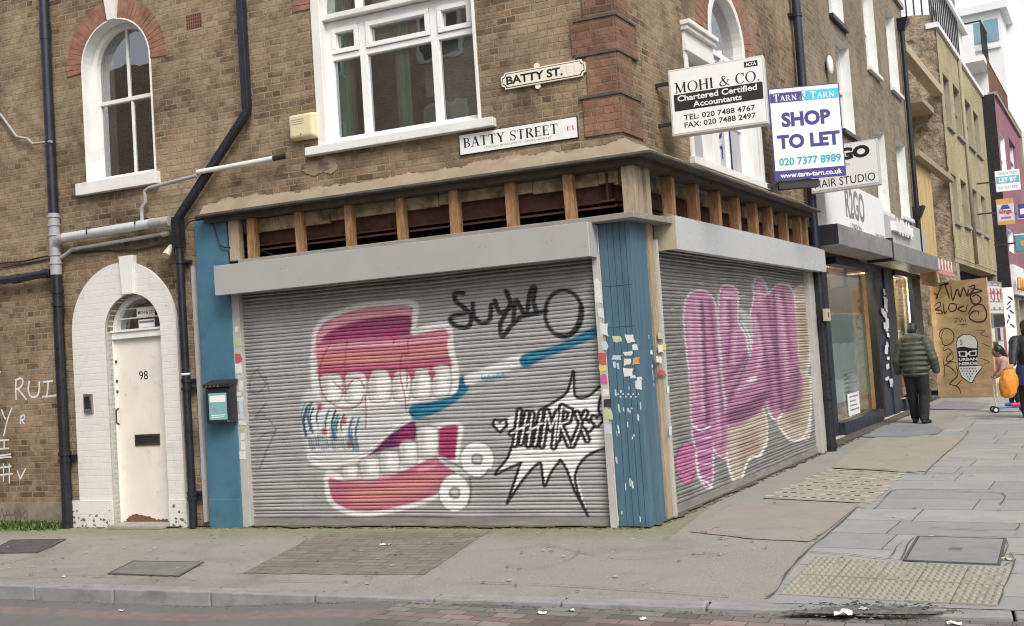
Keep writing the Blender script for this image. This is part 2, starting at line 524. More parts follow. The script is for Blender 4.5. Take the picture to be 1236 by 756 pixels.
def brick(name, pal, mortar, bw=0.215, bh=0.072, soot=0.5, dist=0.014, bumpd=0.014, ms=0.0085, squash=True, sootcol=(0.03, 0.024, 0.018)):
    m, nt, p = newmat(name)
    uv = coords(nt, 'UV')
    # wobble the courses a little
    nz = _n(nt, 'ShaderNodeTexNoise', Scale=9.0, Detail=3.0)
    nt.links.new(uv, nz.inputs['Vector'])
    vm = nt.nodes.new('ShaderNodeVectorMath'); vm.operation = 'SUBTRACT'
    nt.links.new(nz.outputs['Color'], vm.inputs[0]); vm.inputs[1].default_value = (0.5, 0.5, 0.5)
    vs_ = nt.nodes.new('ShaderNodeVectorMath'); vs_.operation = 'SCALE'
    nt.links.new(vm.outputs[0], vs_.inputs[0]); vs_.inputs['Scale'].default_value = dist
    va = nt.nodes.new('ShaderNodeVectorMath'); va.operation = 'ADD'
    nt.links.new(uv, va.inputs[0]); nt.links.new(vs_.outputs[0], va.inputs[1])
    bt = nt.nodes.new('ShaderNodeTexBrick')
    bt.offset = 0.5; bt.squash = 0.5 if squash else 1.0; bt.squash_frequency = 2
    nt.links.new(va.outputs[0], bt.inputs['Vector'])
    bt.inputs['Color1'].default_value = (0, 0, 0, 1); bt.inputs['Color2'].default_value = (1, 1, 1, 1)
    bt.inputs['Mortar'].default_value = (0.5, 0.5, 0.5, 1)
    bt.inputs['Scale'].default_value = 1.0
    bt.inputs['Mortar Size'].default_value = ms; bt.inputs['Mortar Smooth'].default_value = 0.35
    bt.inputs['Bias'].default_value = 0.0
    bt.inputs['Brick Width'].default_value = bw; bt.inputs['Row Height'].default_value = bh
    col = ramp(nt, bt.outputs['Color'], pal)
    # within-brick mottling
    fine = noise(nt, uv, 38.0, 6, 0.75)
    col = mixc(nt, ramp(nt, fine, [(0.35, 0.0), (0.75, 0.55)]), col, tuple(c * 0.5 for c in pal[len(pal) // 2][1]))
    mott = noise(nt, uv, 19.0, 5, 0.8, 0.6)
    col = mixc(nt, ramp(nt, mott, [(0.30, 0.75), (0.50, 0.0)]), col, tuple(c * 0.42 for c in pal[len(pal) // 2][1]))
    col = mixc(nt, ramp(nt, mott, [(0.54, 0.0), (0.74, 0.6)]), col, tuple(c * 1.15 for c in pal[-2][1]))
    patch = noise(nt, uv, 0.9, 7, 0.72, 0.4)
    col = mixc(nt, ramp(nt, patch, [(0.44, 0.0), (0.62, 0.62)]), col, tuple(c * 1.3 for c in pal[-2][1]))
    mcol = mixc(nt, noise(nt, uv, 5.0, 5, 0.7), tuple(c * 0.45 for c in mortar), mortar)
    gap = math_(nt, 'MULTIPLY', bt.outputs['Fac'], ramp(nt, noise(nt, uv, 14.0, 4), [(0.30, 0.25), (0.55, 1.0)]))
    col = mixc(nt, gap, col, mcol)
    st = noise(nt, uv, 0.75, 9, 0.75, 0.8)
    col = mixc(nt, ramp(nt, st, [(0.44, 0.0), (0.70, soot)]), col, sootcol)
    spots = noise(nt, uv, 7.0, 6, 0.8, 1.2)
    col = mixc(nt, ramp(nt, spots, [(0.60, 0.0), (0.70, 0.75 * soot)]), col, sootcol)
    nt.links.new(col, p.inputs['Base Color'])
    p.inputs['Roughness'].default_value = 0.92
    p.inputs['Specular IOR Level'].default_value = 0.2
    h = math_(nt, 'SUBTRACT', 1.0, bt.outputs['Fac'])
    h2 = math_(nt, 'ADD', h, math_(nt, 'MULTIPLY', fine, 0.7))
    h3 = math_(nt, 'ADD', h2, math_(nt, 'MULTIPLY', bt.outputs['Color'], 0.35))
    bn = _n(nt, 'ShaderNodeBump', Strength=0.8, Distance=bumpd)
    nt.links.new(h3, bn.inputs['Height']); nt.links.new(bn.outputs[0], p.inputs['Normal'])
    return m

def glass(name, tint=(0.75, 0.82, 0.8), refl=0.3, rough=0.0, fk=1.4):
    m, nt, p = newmat(name)
    out = nt.nodes['Material Output']
    nt.nodes.remove(p)
    tr = _n(nt, 'ShaderNodeBsdfTransparent'); tr.inputs[0].default_value = c4(tint)
    gl = _n(nt, 'ShaderNodeBsdfGlossy'); gl.inputs['Roughness'].default_value = rough
    gl.inputs['Color'].default_value = (0.95, 0.97, 1, 1)
    v = coords(nt, 'Object')
    bn = _n(nt, 'ShaderNodeBump', Strength=0.06, Distance=0.02)
    nt.links.new(noise(nt, v, 2.2, 2), bn.inputs['Height']); nt.links.new(bn.outputs[0], gl.inputs['Normal'])
    fr = _n(nt, 'ShaderNodeFresnel', IOR=1.5)
    f2 = math_(nt, 'ADD', math_(nt, 'MULTIPLY', fr.outputs[0], fk), refl * 0.35)
    mx = nt.nodes.new('ShaderNodeMixShader')
    nt.links.new(f2, mx.inputs[0]); nt.links.new(tr.outputs[0], mx.inputs[1]); nt.links.new(gl.outputs[0], mx.inputs[2])
    nt.links.new(mx.outputs[0], out.inputs['Surface'])
    return m

def emit(name, col, strength):
    m, nt, p = newmat(name)
    p.inputs['Base Color'].default_value = c4(col)
    p.inputs['Emission Color'].default_value = c4(col)
    p.inputs['Emission Strength'].default_value = strength
    return m

def painted_metal(name, base, attr, rough=0.38, metal=0.45):
    """galvanised slats under sprayed paint held in the colour attribute (alpha = cover)"""
    m, nt, p = newmat(name)
    v = coords(nt, 'Object')
    at = nt.nodes.new('ShaderNodeAttribute'); at.attribute_name = attr
    n1 = noise(nt, v, 3.0, 6, 0.7)
    c = mixc(nt, ramp(nt, n1, [(0.3, 0.0), (0.7, 1.0)]), tuple(x * 0.72 for x in base), tuple(x * 1.18 for x in base))
    sv = coords(nt, 'Object', (0.4, 1, 14))
    streak = noise(nt, sv, 6.0, 5, 0.7)
    c = mixc(nt, ramp(nt, streak, [(0.42, 0.0), (0.75, 0.55)]), c, (0.12, 0.115, 0.105))
    vert = noise(nt, coords(nt, 'Object', (9, 1, 0.5)), 3.0, 6, 0.75)
    c = mixc(nt, ramp(nt, vert, [(0.52, 0.0), (0.75, 0.35)]), c, (0.16, 0.13, 0.10))
    wear = ramp(nt, noise(nt, v, 26.0, 6, 0.8), [(0.28, 0.72), (0.5, 1.0)])
    cov = math_(nt, 'MULTIPLY', at.outputs['Alpha'], wear)
    c = mixc(nt, cov, c, at.outputs['Color'])
    nt.links.new(c, p.inputs['Base Color'])
    nt.links.new(math_(nt, 'MULTIPLY', math_(nt, 'SUBTRACT', 1.0, cov), metal), p.inputs['Metallic'])
    p.inputs['Roughness'].default_value = rough
    bn = _n(nt, 'ShaderNodeBump', Strength=0.12, Distance=0.004)
    nt.links.new(noise(nt, v, 40.0, 4), bn.inputs['Height']); nt.links.new(bn.outputs[0], p.inputs['Normal'])
    return m

def slabs(name, pal, joint, bw, bh, swap=True, ms=0.006, rough=0.85, frame='UV', bumpd=0.006, grit=90.0, off=0.37):
    m, nt, p = newmat(name)
    uv = coords(nt, 'UV')
    if swap:
        sx = nt.nodes.new('ShaderNodeSeparateXYZ'); cx = nt.nodes.new('ShaderNodeCombineXYZ')
        nt.links.new(uv, sx.inputs[0]); nt.links.new(sx.outputs[1], cx.inputs[0]); nt.links.new(sx.outputs[0], cx.inputs[1])
        uv = cx.outputs[0]
    bt = nt.nodes.new('ShaderNodeTexBrick'); bt.offset = off; bt.squash = 1.4; bt.squash_frequency = 3
    nzv = _n(nt, 'ShaderNodeTexNoise', Scale=1.7, Detail=2.0)
    nt.links.new(uv, nzv.inputs['Vector'])
    vm = nt.nodes.new('ShaderNodeVectorMath'); vm.operation = 'SUBTRACT'
    nt.links.new(nzv.outputs['Color'], vm.inputs[0]); vm.inputs[1].default_value = (0.5, 0.5, 0.5)
    vs_ = nt.nodes.new('ShaderNodeVectorMath'); vs_.operation = 'SCALE'
    nt.links.new(vm.outputs[0], vs_.inputs[0]); vs_.inputs['Scale'].default_value = bh * 0.06
    va = nt.nodes.new('ShaderNodeVectorMath'); va.operation = 'ADD'
    nt.links.new(uv, va.inputs[0]); nt.links.new(vs_.outputs[0], va.inputs[1])
    nt.links.new(va.outputs[0], bt.inputs['Vector'])
    bt.inputs['Color1'].default_value = (0, 0, 0, 1); bt.inputs['Color2'].default_value = (1, 1, 1, 1)
    bt.inputs['Scale'].default_value = 1.0; bt.inputs['Mortar Size'].default_value = ms; bt.inputs['Mortar Smooth'].default_value = 0.1
    bt.inputs['Brick Width'].default_value = bw; bt.inputs['Row Height'].default_value = bh
    c = ramp(nt, bt.outputs['Color'], pal)
    g = noise(nt, uv, grit, 4, 0.8)
    mid = pal[len(pal) // 2][1]
    c = mixc(nt, ramp(nt, g, [(0.4, 0.0), (0.75, 0.5)]), c, tuple(x * 0.6 for x in mid))
    big = noise(nt, uv, 2.3, 7, 0.75, 0.5)
    c = mixc(nt, ramp(nt, big, [(0.42, 0.0), (0.72, 0.45)]), c, tuple(x * 0.55 for x in mid))
    spt = noise(nt, uv, 17.0, 3, 0.6)
    c = mixc(nt, ramp(nt, spt, [(0.70, 0.0), (0.74, 0.5)]), c, tuple(x * 0.35 for x in mid))
    jf = math_(nt, 'MULTIPLY', bt.outputs['Fac'], ramp(nt, noise(nt, uv, 4.0, 4), [(0.3, 0.3), (0.6, 1.0)]))
    c = mixc(nt, jf, c, joint)
    nt.links.new(c, p.inputs['Base Color'])
    p.inputs['Roughness'].default_value = rough
    p.inputs['Specular IOR Level'].default_value = 0.3
    h = math_(nt, 'ADD', math_(nt, 'SUBTRACT', 1.0, bt.outputs['Fac']), math_(nt, 'MULTIPLY', g, 0.35))
    h = math_(nt, 'ADD', h, math_(nt, 'MULTIPLY', bt.outputs['Color'], 0.3))
    bn = _n(nt, 'ShaderNodeBump', Strength=0.6, Distance=bumpd)
    nt.links.new(h, bn.inputs['Height']); nt.links.new(bn.outputs[0], p.inputs['Normal'])
    return m

STOCK = brick('stock_brick', [(0.0, (0.085, 0.055, 0.034)), (0.10, (0.155, 0.102, 0.062)), (0.35, (0.245, 0.164, 0.096)), (0.65, (0.30, 0.208, 0.124)), (0.90, (0.355, 0.262, 0.168)), (1.0, (0.23, 0.13, 0.078))], (0.42, 0.36, 0.265), bw=0.20, bh=0.068, soot=0.80)
STOCK_PALE = brick('pale_stock_brick', [(0.0, (0.16, 0.12, 0.085)), (0.25, (0.22, 0.17, 0.12)), (0.5, (0.27, 0.215, 0.155)), (0.75, (0.31, 0.255, 0.185)), (1.0, (0.25, 0.18, 0.13))], (0.37, 0.32, 0.26), soot=0.3)
TANBRICK = brick('tan_brick', [(0.0, (0.36, 0.30, 0.18)), (0.35, (0.44, 0.37, 0.22)), (0.7, (0.48, 0.41, 0.25)), (1.0, (0.40, 0.32, 0.19))], (0.48, 0.42, 0.3), soot=0.1)
REDBRICK = brick('red_brick', [(0.0, (0.12, 0.062, 0.042)), (0.4, (0.23, 0.115, 0.075)), (0.75, (0.29, 0.155, 0.10)), (1.0, (0.19, 0.09, 0.06))], (0.30, 0.235, 0.17), soot=0.75)
REDRUB = mat('rubbed_red_brick', (0.265, 0.13, 0.085), 0.85, var=0.35, vs=9, bump=0.4, bs=50, grime=((0.08, 0.04, 0.03), 4, 0.5, 0.6))
JOINT = mat('lime_joint', (0.42, 0.34, 0.26), 0.9)
WHITE = mat('white_gloss_paint', (0.74, 0.73, 0.70), 0.4, var=0.06, vs=4, bump=0.08, bs=30, grime=((0.36, 0.33, 0.28), 5, 0.56, 0.5))
WHITEM = mat('white_masonry_paint', (0.70, 0.68, 0.64), 0.75, var=0.07, vs=5, bump=0.5, bs=22, grime=((0.33, 0.27, 0.21), 2.2, 0.56, 0.65), stain=((0.20, 0.14, 0.10), 9, 0.66, 0.8))
UPVC = mat('white_plastic_frame', (0.80, 0.80, 0.79), 0.3, var=0.03, vs=3, bump=0.02)
def painted_brick():
    m, nt, p = newmat('white_painted_brick')
    uv = coords(nt, 'UV'); v = coords(nt, 'Object')
    c = mixc(nt, noise(nt, v, 5, 6, 0.7), (0.64, 0.61, 0.57), (0.73, 0.71, 0.67))
    c = mixc(nt, ramp(nt, noise(nt, v, 2.4, 8, 0.75, 0.5), [(0.52, 0.0), (0.75, 0.55)]), c, (0.40, 0.35, 0.29))
    c = mixc(nt, ramp(nt, noise(nt, v, 13, 7, 0.75, 0.6), [(0.66, 0.0), (0.70, 0.7)]), c, (0.24, 0.17, 0.12))
    bt = nt.nodes.new('ShaderNodeTexBrick'); nt.links.new(uv, bt.inputs['Vector'])
    bt.inputs['Scale'].default_value = 1; bt.inputs['Brick Width'].default_value = 0.215; bt.inputs['Row Height'].default_value = 0.072
    bt.inputs['Mortar Size'].default_value = 0.007; bt.inputs['Mortar Smooth'].default_value = 0.8
    c = mixc(nt, math_(nt, 'MULTIPLY', bt.outputs['Fac'], math_(nt, 'MULTIPLY', noise(nt, v, 3.0, 3), 0.22)), c, (0.45, 0.42, 0.37))
    nt.links.new(c, p.inputs['Base Color']); p.inputs['Roughness'].default_value = 0.7
    h = math_(nt, 'ADD', math_(nt, 'SUBTRACT', 1.0, bt.outputs['Fac']), math_(nt, 'MULTIPLY', noise(nt, v, 24, 5, 0.7), 0.8))
    bn = _n(nt, 'ShaderNodeBump', Strength=0.22, Distance=0.006)
    nt.links.new(h, bn.inputs['Height']); nt.links.new(bn.outputs[0], p.inputs['Normal'])
    return m
WHITEM = painted_brick()
DOORP = mat('cream_door_paint', (0.72, 0.67, 0.61), 0.45, var=0.06, vs=3, bump=0.15, bs=18, grime=((0.42, 0.35, 0.28), 3.5, 0.54, 0.5), stain=((0.22, 0.13, 0.08), 14, 0.70, 0.8))
RUST = mat('bare_rotten_wood', (0.16, 0.075, 0.035), 0.95, var=0.5, vs=30, bump=0.7, bs=70)
BLACKP = mat('black_pipe_paint', (0.016, 0.018, 0.024), 0.32, var=0.4, vs=7, bump=0.15, bs=40, grime=((0.10, 0.095, 0.09), 11, 0.60, 0.6))
NAVYP = mat('blue_black_pipe_plastic', (0.017, 0.021, 0.034), 0.32, var=0.3, vs=6, bump=0.06, bs=30, grime=((0.11, 0.11, 0.11), 9, 0.62, 0.5))
GREYP = mat('grey_plastic_pipe', (0.36, 0.36, 0.36), 0.4, var=0.12, vs=5, bump=0.05, grime=((0.14, 0.12, 0.10), 5, 0.52, 0.6))
SILVERP = mat('silvery_waste_pipe', (0.60, 0.60, 0.61), 0.35, metal=0.2, var=0.10, vs=5, bump=0.05, grime=((0.24, 0.15, 0.11), 2.5, 0.55, 0.6))
WHITEPIPE = mat('white_overflow_pipe', (0.68, 0.67, 0.62), 0.4, var=0.08, vs=5, bump=0.05)
BLUE = mat('blue_timber_paint', (0.068, 0.145, 0.205), 0.5, var=0.2, vs=5, bump=0.6, bs=26, stretch=(6, 6, 0.35), grime=((0.045, 0.085, 0.115), 2, 0.46, 0.7), stain=((0.30, 0.33, 0.33), 13, 0.66, 0.75))
BLUEF = mat('blue_panel_paint', (0.065, 0.165, 0.245), 0.42, var=0.12, vs=2, bump=0.08, bs=20, grime=((0.030, 0.075, 0.115), 1.6, 0.5, 0.6))
HOUS = mat('shutter_box_coating', (0.42, 0.415, 0.40), 0.36, metal=0.15, var=0.03, vs=2, bump=0)
HOUSR = mat('pale_skylit_box_coating', (0.52, 0.53, 0.54), 0.33, metal=0.15, var=0.03, vs=2, bump=0)  # lightened and cooled so its colour carries the skylight on the main-road box
ENDCAP = mat('stained_beige_board', (0.46, 0.39, 0.28), 0.7, var=0.12, vs=4, bump=0.15, grime=((0.25, 0.18, 0.10), 4, 0.52, 0.6), stain=((0.14, 0.10, 0.06), 11, 0.68, 0.6))
GUIDE = mat('grey_guide_rail', (0.50, 0.48, 0.45), 0.5, metal=0.2, var=0.12, vs=6, bump=0.1, stretch=(2, 2, 0.6), grime=((0.20, 0.15, 0.11), 6, 0.55, 0.6))
DARK = mat('dark_void', (0.012, 0.011, 0.010), 0.9, bump=0)
TIMB = mat('orange_pine', (0.31, 0.165, 0.07), 0.75, var=0.4, vs=8, bump=0.5, bs=40, stretch=(4, 4, 0.8), grime=((0.085, 0.05, 0.03), 3.0, 0.46, 0.8), stain=((0.42, 0.34, 0.25), 2.6, 0.56, 0.7))
TIMBG = mat('weathered_timber', (0.34, 0.27, 0.19), 0.8, var=0.3, vs=9, bump=0.5, bs=36, stretch=(4, 4, 0.5), grime=((0.14, 0.10, 0.07), 3, 0.52, 0.7))
SILLT = mat('grey_timber_sill', (0.25, 0.23, 0.205), 0.8, var=0.25, vs=8, bump=0.4, bs=36, stretch=(0.4, 3, 3), grime=((0.16, 0.11, 0.07), 4, 0.52, 0.7))
LATH = mat('old_plaster_board', (0.44, 0.34, 0.22), 0.9, var=0.4, vs=7, bump=0.8, bs=20, grime=((0.10, 0.06, 0.035), 4, 0.46, 0.9))
STEEL = mat('rusty_beam', (0.13, 0.058, 0.040), 0.85, var=0.4, vs=8, bump=0.4, bs=30, grime=((0.03, 0.022, 0.02), 4, 0.5, 0.7))
LEAD = mat('old_lead_ledge', (0.085, 0.075, 0.065), 0.7, var=0.35, vs=6, bump=0.4, bs=24)
MORTAR = mat('cement_fillet', (0.27, 0.215, 0.15), 0.95, var=0.16, vs=5, bump=0.9, bs=28, grime=((0.20, 0.15, 0.10), 3.5, 0.52, 0.6))
PLINTH = mat('rendered_plinth', (0.24, 0.20, 0.155), 0.9, var=0.2, vs=3, bump=0.5, bs=20, grime=((0.09, 0.075, 0.05), 2.4, 0.5, 0.7))
STONE = mat('worn_stone', (0.30, 0.28, 0.25), 0.9, var=0.2, vs=6, bump=0.5, bs=30)
TERRA = mat('terracotta', (0.20, 0.085, 0.055), 0.9, var=0.2)
GLASS = glass('window_glass', (0.92, 0.95, 0.93), refl=0.8)
GLASSD = glass('clear_shop_glass', (0.90, 0.93, 0.91), refl=0.25, fk=0.5)
CURT = mat('green_curtain', (0.48, 0.72, 0.50), 0.9, var=0.1, vs=6, bump=0, stretch=(8, 8, 0.3))
NET = mat('pale_blind', (0.62, 0.59, 0.52), 0.9, var=0.1, bump=0)
ROOMW = mat('room_wall', (0.55, 0.50, 0.43), 0.9, bump=0)
SIGNW = mat('white_sign_face', (0.80, 0.80, 0.79), 0.35, var=0.03, vs=3, bump=0, grime=((0.55, 0.53, 0.50), 4, 0.58, 0.4))
SIGNC = mat('cream_enamel', (0.78, 0.73, 0.62), 0.3, var=0.06, vs=6, bump=0.02, grime=((0.42, 0.34, 0.24), 8, 0.58, 0.6))
INK = mat('black_lettering', (0.012, 0.012, 0.013), 0.5, bump=0, var=0.05)
INKN = mat('navy_lettering', (0.045, 0.035, 0.20), 0.5, bump=0, var=0.05)
INKT = mat('teal_lettering', (0.03, 0.32, 0.46), 0.5, bump=0, var=0.05)
INKR = mat('red_lettering', (0.55, 0.05, 0.06), 0.5, bump=0, var=0.05)
INKG = mat('grey_lettering', (0.20, 0.20, 0.21), 0.5, bump=0, var=0.05)
INKP = mat('faded_lettering', (0.62, 0.58, 0.52), 0.5, bump=0, var=0.05)
PWHITE = mat('white_lettering', (0.80, 0.80, 0.80), 0.5, bump=0, var=0.03)
ALU = mat('sign_box_metal', (0.60, 0.60, 0.60), 0.4, metal=0.3, var=0.06, bump=0)
CREAM = mat('yellowed_alarm_plastic', (0.66, 0.58, 0.36), 0.4, var=0.08, vs=6, bump=0.03)
BLACKPL = mat('black_plastic', (0.02, 0.02, 0.023), 0.4, var=0.2, bump=0.05)
TEALL = mat('teal_printed_label', (0.20, 0.42, 0.42), 0.4, var=0.2, vs=14, bump=0)
STEELG = mat('brushed_steel', (0.36, 0.35, 0.34), 0.35, metal=0.8, var=0.1, bump=0)
SPRAYW = mat('white_spray_paint', (0.62, 0.62, 0.62), 0.8, var=0.2, vs=12, bump=0)
SPRAYK = mat('brown_black_spray_paint', (0.055, 0.035, 0.022), 0.8, var=0.3, vs=12, bump=0)
NAVYT = mat('navy_shopfront_paint', (0.020, 0.028, 0.045), 0.4, var=0.3, vs=6, bump=0.1, grime=((0.08, 0.085, 0.095), 7, 0.58, 0.5))
PLY = mat('plywood_hoarding', (0.54, 0.37, 0.215), 0.75, var=0.22, vs=2.2, bump=0.2, bs=30, stretch=(1, 1, 3), grime=((0.24, 0.14, 0.07), 1.5, 0.5, 0.6))
PINEP = mat('yellow_pine_panel', (0.52, 0.37, 0.17), 0.7, var=0.25, vs=5, bump=0.2, stretch=(8, 8, 0.4))
PINK = mat('pink_masonry_paint', (0.27, 0.12, 0.165), 0.85, var=0.25, vs=1.2, bump=0.3, bs=12, grime=((0.30, 0.12, 0.09), 0.5, 0.48, 0.9))
BLACKW = mat('black_painted_wall', (0.014, 0.014, 0.018), 0.8, var=0.3, bump=0.2, bs=14)
RENDW = mat('white_render', (0.78, 0.79, 0.80), 0.7, var=0.04, vs=1, bump=0.05)
RUBBLE = mat('crumbling_party_wall', (0.34, 0.27, 0.19), 0.95, var=0.55, vs=4.5, bump=1.0, bs=7, bd=0.12, grime=((0.48, 0.42, 0.32), 1.3, 0.47, 0.9), stain=((0.13, 0.09, 0.06), 2.6, 0.55, 0.85))
TANREN = mat('tan_render', (0.30, 0.265, 0.19), 0.9, var=0.15, vs=2, bump=0.3, bs=12)
SHOPIN = mat('shop_interior_plaster', (0.52, 0.43, 0.32), 0.8, bump=0)
FROST = mat('frosted_vinyl', (0.62, 0.74, 0.69), 0.35, var=0.12, vs=1.5, bump=0)
# ------------------------------------------------------------------ ground
def wv(u, d): return F.o + F.x * u + F.n * d          # world point from facade distance
ASPH = mat('road_asphalt', (0.085, 0.085, 0.088), 0.9, var=0.25, vs=1.5, bump=0.5, bs=120, grime=((0.16, 0.155, 0.15), 5, 0.55, 0.4))

def red_over(name, base, bw=None):
    """road surface with a worn red band painted parallel to the kerb (UV y = -distance from the facade)"""
    m, nt, p = newmat(name)
    uv = coords(nt, 'UV')
    sx = nt.nodes.new('ShaderNodeSeparateXYZ'); nt.links.new(uv, sx.inputs[0])
    wob = math_(nt, 'MULTIPLY', math_(nt, 'SUBTRACT', noise(nt, uv, 3.0, 4), 0.5), 0.16)
    # the red band drifts from the wheel line towards the kerb as it goes right
    yy = math_(nt, 'ADD', math_(nt, 'MULTIPLY', sx.outputs[1], -1.0), wob)
    g = noise(nt, uv, 150.0, 3, 0.8)
    c = mixc(nt, noise(nt, uv, 1.7, 6, 0.7), tuple(x * 0.7 for x in base), tuple(x * 1.3 for x in base))
    c = mixc(nt, ramp(nt, g, [(0.4, 0.0), (0.75, 0.6)]), c, tuple(x * 0.5 for x in base))
    hgt = g
    if bw:
        bt = nt.nodes.new('ShaderNodeTexBrick'); bt.offset = 0.5
        mp = nt.nodes.new('ShaderNodeMapping'); mp.inputs['Rotation'].default_value = (0, 0, math.radians(4))
        nt.links.new(uv, mp.inputs[0]); nt.links.new(mp.outputs[0], bt.inputs['Vector'])
        bt.inputs['Color1'].default_value = (0.55, 0.55, 0.55, 1); bt.inputs['Color2'].default_value = (1.25, 1.2, 1.15, 1)
        bt.inputs['Mortar'].default_value = (0.35, 0.33, 0.3, 1)
        bt.inputs['Scale'].default_value = 1.0; bt.inputs['Mortar Size'].default_value = 0.004
        bt.inputs['Brick Width'].default_value = bw[0]; bt.inputs['Row Height'].default_value = bw[1]
    red = mixc(nt, noise(nt, uv, 9.0, 5, 0.7), (0.27, 0.135, 0.125), (0.34, 0.20, 0.185))
    inb = math_(nt, 'MULTIPLY', math_(nt, 'GREATER_THAN', yy, 2.97), math_(nt, 'LESS_THAN', yy, 3.17))
    wear = ramp(nt, noise(nt, uv, 7.0, 7, 0.8), [(0.42, 0.05), (0.62, 0.8)])
    patch = ramp(nt, noise(nt, uv, 0.9, 2, 0.5), [(0.36, 0.35), (0.5, 1.0)])
    c = mixc(nt, math_(nt, 'MULTIPLY', math_(nt, 'MULTIPLY', inb, wear), patch), c, red)
    wh = ramp(nt, noise(nt, uv, 6.5, 5, 0.7), [(0.695, 0.0), (0.71, 1.0)])
    c = mixc(nt, math_(nt, 'MULTIPLY', wh, 0.7), c, (0.55, 0.54, 0.52))
    if bw:
        c = mixc(nt, 0.9, c, bt.outputs['Color'], 'MULTIPLY')
        hgt = math_(nt, 'ADD', math_(nt, 'SUBTRACT', 1.0, bt.outputs['Fac']), math_(nt, 'MULTIPLY', g, 0.3))
    nt.links.new(c, p.inputs['Base Color'])
    p.inputs['Roughness'].default_value = 0.9; p.inputs['Specular IOR Level'].default_value = 0.25
    bn = _n(nt, 'ShaderNodeBump', Strength=0.6, Distance=0.005)
    nt.links.new(hgt, bn.inputs['Height']); nt.links.new(bn.outputs[0], p.inputs['Normal'])
    return m

ROADM = red_over('worn_road_asphalt', (0.165, 0.16, 0.16))
SETTM = red_over('block_paved_road', (0.20, 0.19, 0.18), (0.21, 0.105))

def road_z(u):
    t = max(0.0, min(1.0, (u + 2.9) / 1.9)); t = t * t * (3 - 2 * t)
    return -0.105 + 0.083 * t

# far ground all round
mb = MB(F).m(ASPH)
mb.sheet([(-300, -300), (300, -300), (300, 300), (-300, 300)], -0.13)
g0 = mb.build('ground', origin=(0, 0, -0.13)); tag(g0, kind='structure')
# the side street in front: asphalt, then block paving on the raised crossing
mb = MB(F).m(ROADM)
us = [-40, -12, -6, -4, -2.9, -2.6, -2.3, -2.0, -1.7, -1.4, -1.0]
for a, b in zip(us, us[1:]):
    mb.poly([(a, -12.5, road_z(a)), (b, -12.5, road_z(b)), (b, -2.74, road_z(b)), (a, -2.74, road_z(a))])
tag(mb.build('road', origin=(0, -5, -0.1)), kind='structure')
mb = MB(F).m(SETTM)
us = [-1.0, -0.6, 0.0, 1, 2, 4, 7]
for a, b in zip(us, us[1:]):
    mb.poly([(a, -12.5, road_z(a)), (b, -12.5, road_z(b)), (b, -2.74, road_z(b)), (a, -2.74, road_z(a))])
tag(mb.build('block_paved_road', origin=(0, -5, -0.02)), kind='structure')

# pavement base: washed-out macadam with green algae by the walls
def pavement_mat():
    m, nt, p = newmat('pavement_macadam')
    uv = coords(nt, 'UV')
    base = (0.36, 0.34, 0.30)
    g = noise(nt, uv, 130.0, 3, 0.85)
    c = mixc(nt, noise(nt, uv, 1.3, 7, 0.7), tuple(x * 0.72 for x in base), tuple(x * 1.15 for x in base))
    c = mixc(nt, ramp(nt, g, [(0.35, 0.0), (0.72, 0.75)]), c, (0.105, 0.10, 0.09))
    c = mixc(nt, ramp(nt, noise(nt, uv, 62.0, 3, 0.7), [(0.56, 0.0), (0.66, 0.7)]), c, (0.46, 0.44, 0.40))
    c = mixc(nt, ramp(nt, noise(nt, uv, 48.0, 4, 0.8), [(0.34, 0.75), (0.44, 0.0)]), c, (0.10, 0.095, 0.085))
    c = mixc(nt, ramp(nt, noise(nt, uv, 11.0, 2, 0.5), [(0.735, 0.0), (0.745, 0.6)]), c, (0.09, 0.085, 0.08))
    c = mixc(nt, ramp(nt, noise(nt, uv, 13.5, 2, 0.5), [(0.24, 0.55), (0.25, 0.0)]), c, (0.5, 0.48, 0.45))
    sx = nt.nodes.new('ShaderNodeSeparateXYZ'); nt.links.new(uv, sx.inputs[0])
    near = math_(nt, 'ADD', sx.outputs[1], math_(nt, 'MULTIPLY', math_(nt, 'SUBTRACT', noise(nt, uv, 2.0, 6, 0.7), 0.5), 1.1))
    alg = ramp(nt, near, [(0.0, 0.0), (1.0, 1.0)])
    al = math_(nt, 'MULTIPLY', ramp(nt, math_(nt, 'ADD', near, 1.0), [(0.25, 0.0), (0.75, 1.0)]), 0.85)
    al = math_(nt, 'MULTIPLY', al, ramp(nt, noise(nt, uv, 12.0, 5, 0.8), [(0.35, 0.1), (0.65, 1.0)]))
    al = math_(nt, 'MULTIPLY', al, math_(nt, 'LESS_THAN', sx.outputs[0], 0.3))
    c = mixc(nt, al, c, (0.145, 0.165, 0.07))
    d = ramp(nt, noise(nt, uv, 0.9, 8, 0.75, 1.0), [(0.52, 0.0), (0.72, 0.5)])
    c = mixc(nt, d, c, (0.12, 0.11, 0.095))
    nt.links.new(c, p.inputs['Base Color'])
    p.inputs['Roughness'].default_value = 0.92; p.inputs['Specular IOR Level'].default_value = 0.25
    bn = _n(nt, 'ShaderNodeBump', Strength=0.55, Distance=0.005)
    nt.links.new(g, bn.inputs['Height']); nt.links.new(bn.outputs[0], p.inputs['Normal'])
    return m
PAVE = pavement_mat()
mb = MB(F).m(PAVE)
KD = 2.60
def RF(v, d):
    p = F.loc(R.o + R.x * v + R.n * d); return (p.x, p.y)
kerb_corner = (6.5, -KD)
far_out, far_in = RF(160, 4.9), RF(160, -0.6)
e0 = RF(0.0, -0.6)
mb.sheet([(-40, -KD), (1.2, -KD), (1.2, 0.0), (0.0, 0.8), (-40, 0.8)], 0.0)
mb.sheet([(1.2, -KD), (6.2, -KD), RF(3.2, 4.9), far_out, far_in, (0.0, 0.8), (1.2, 0.0)], 0.0)
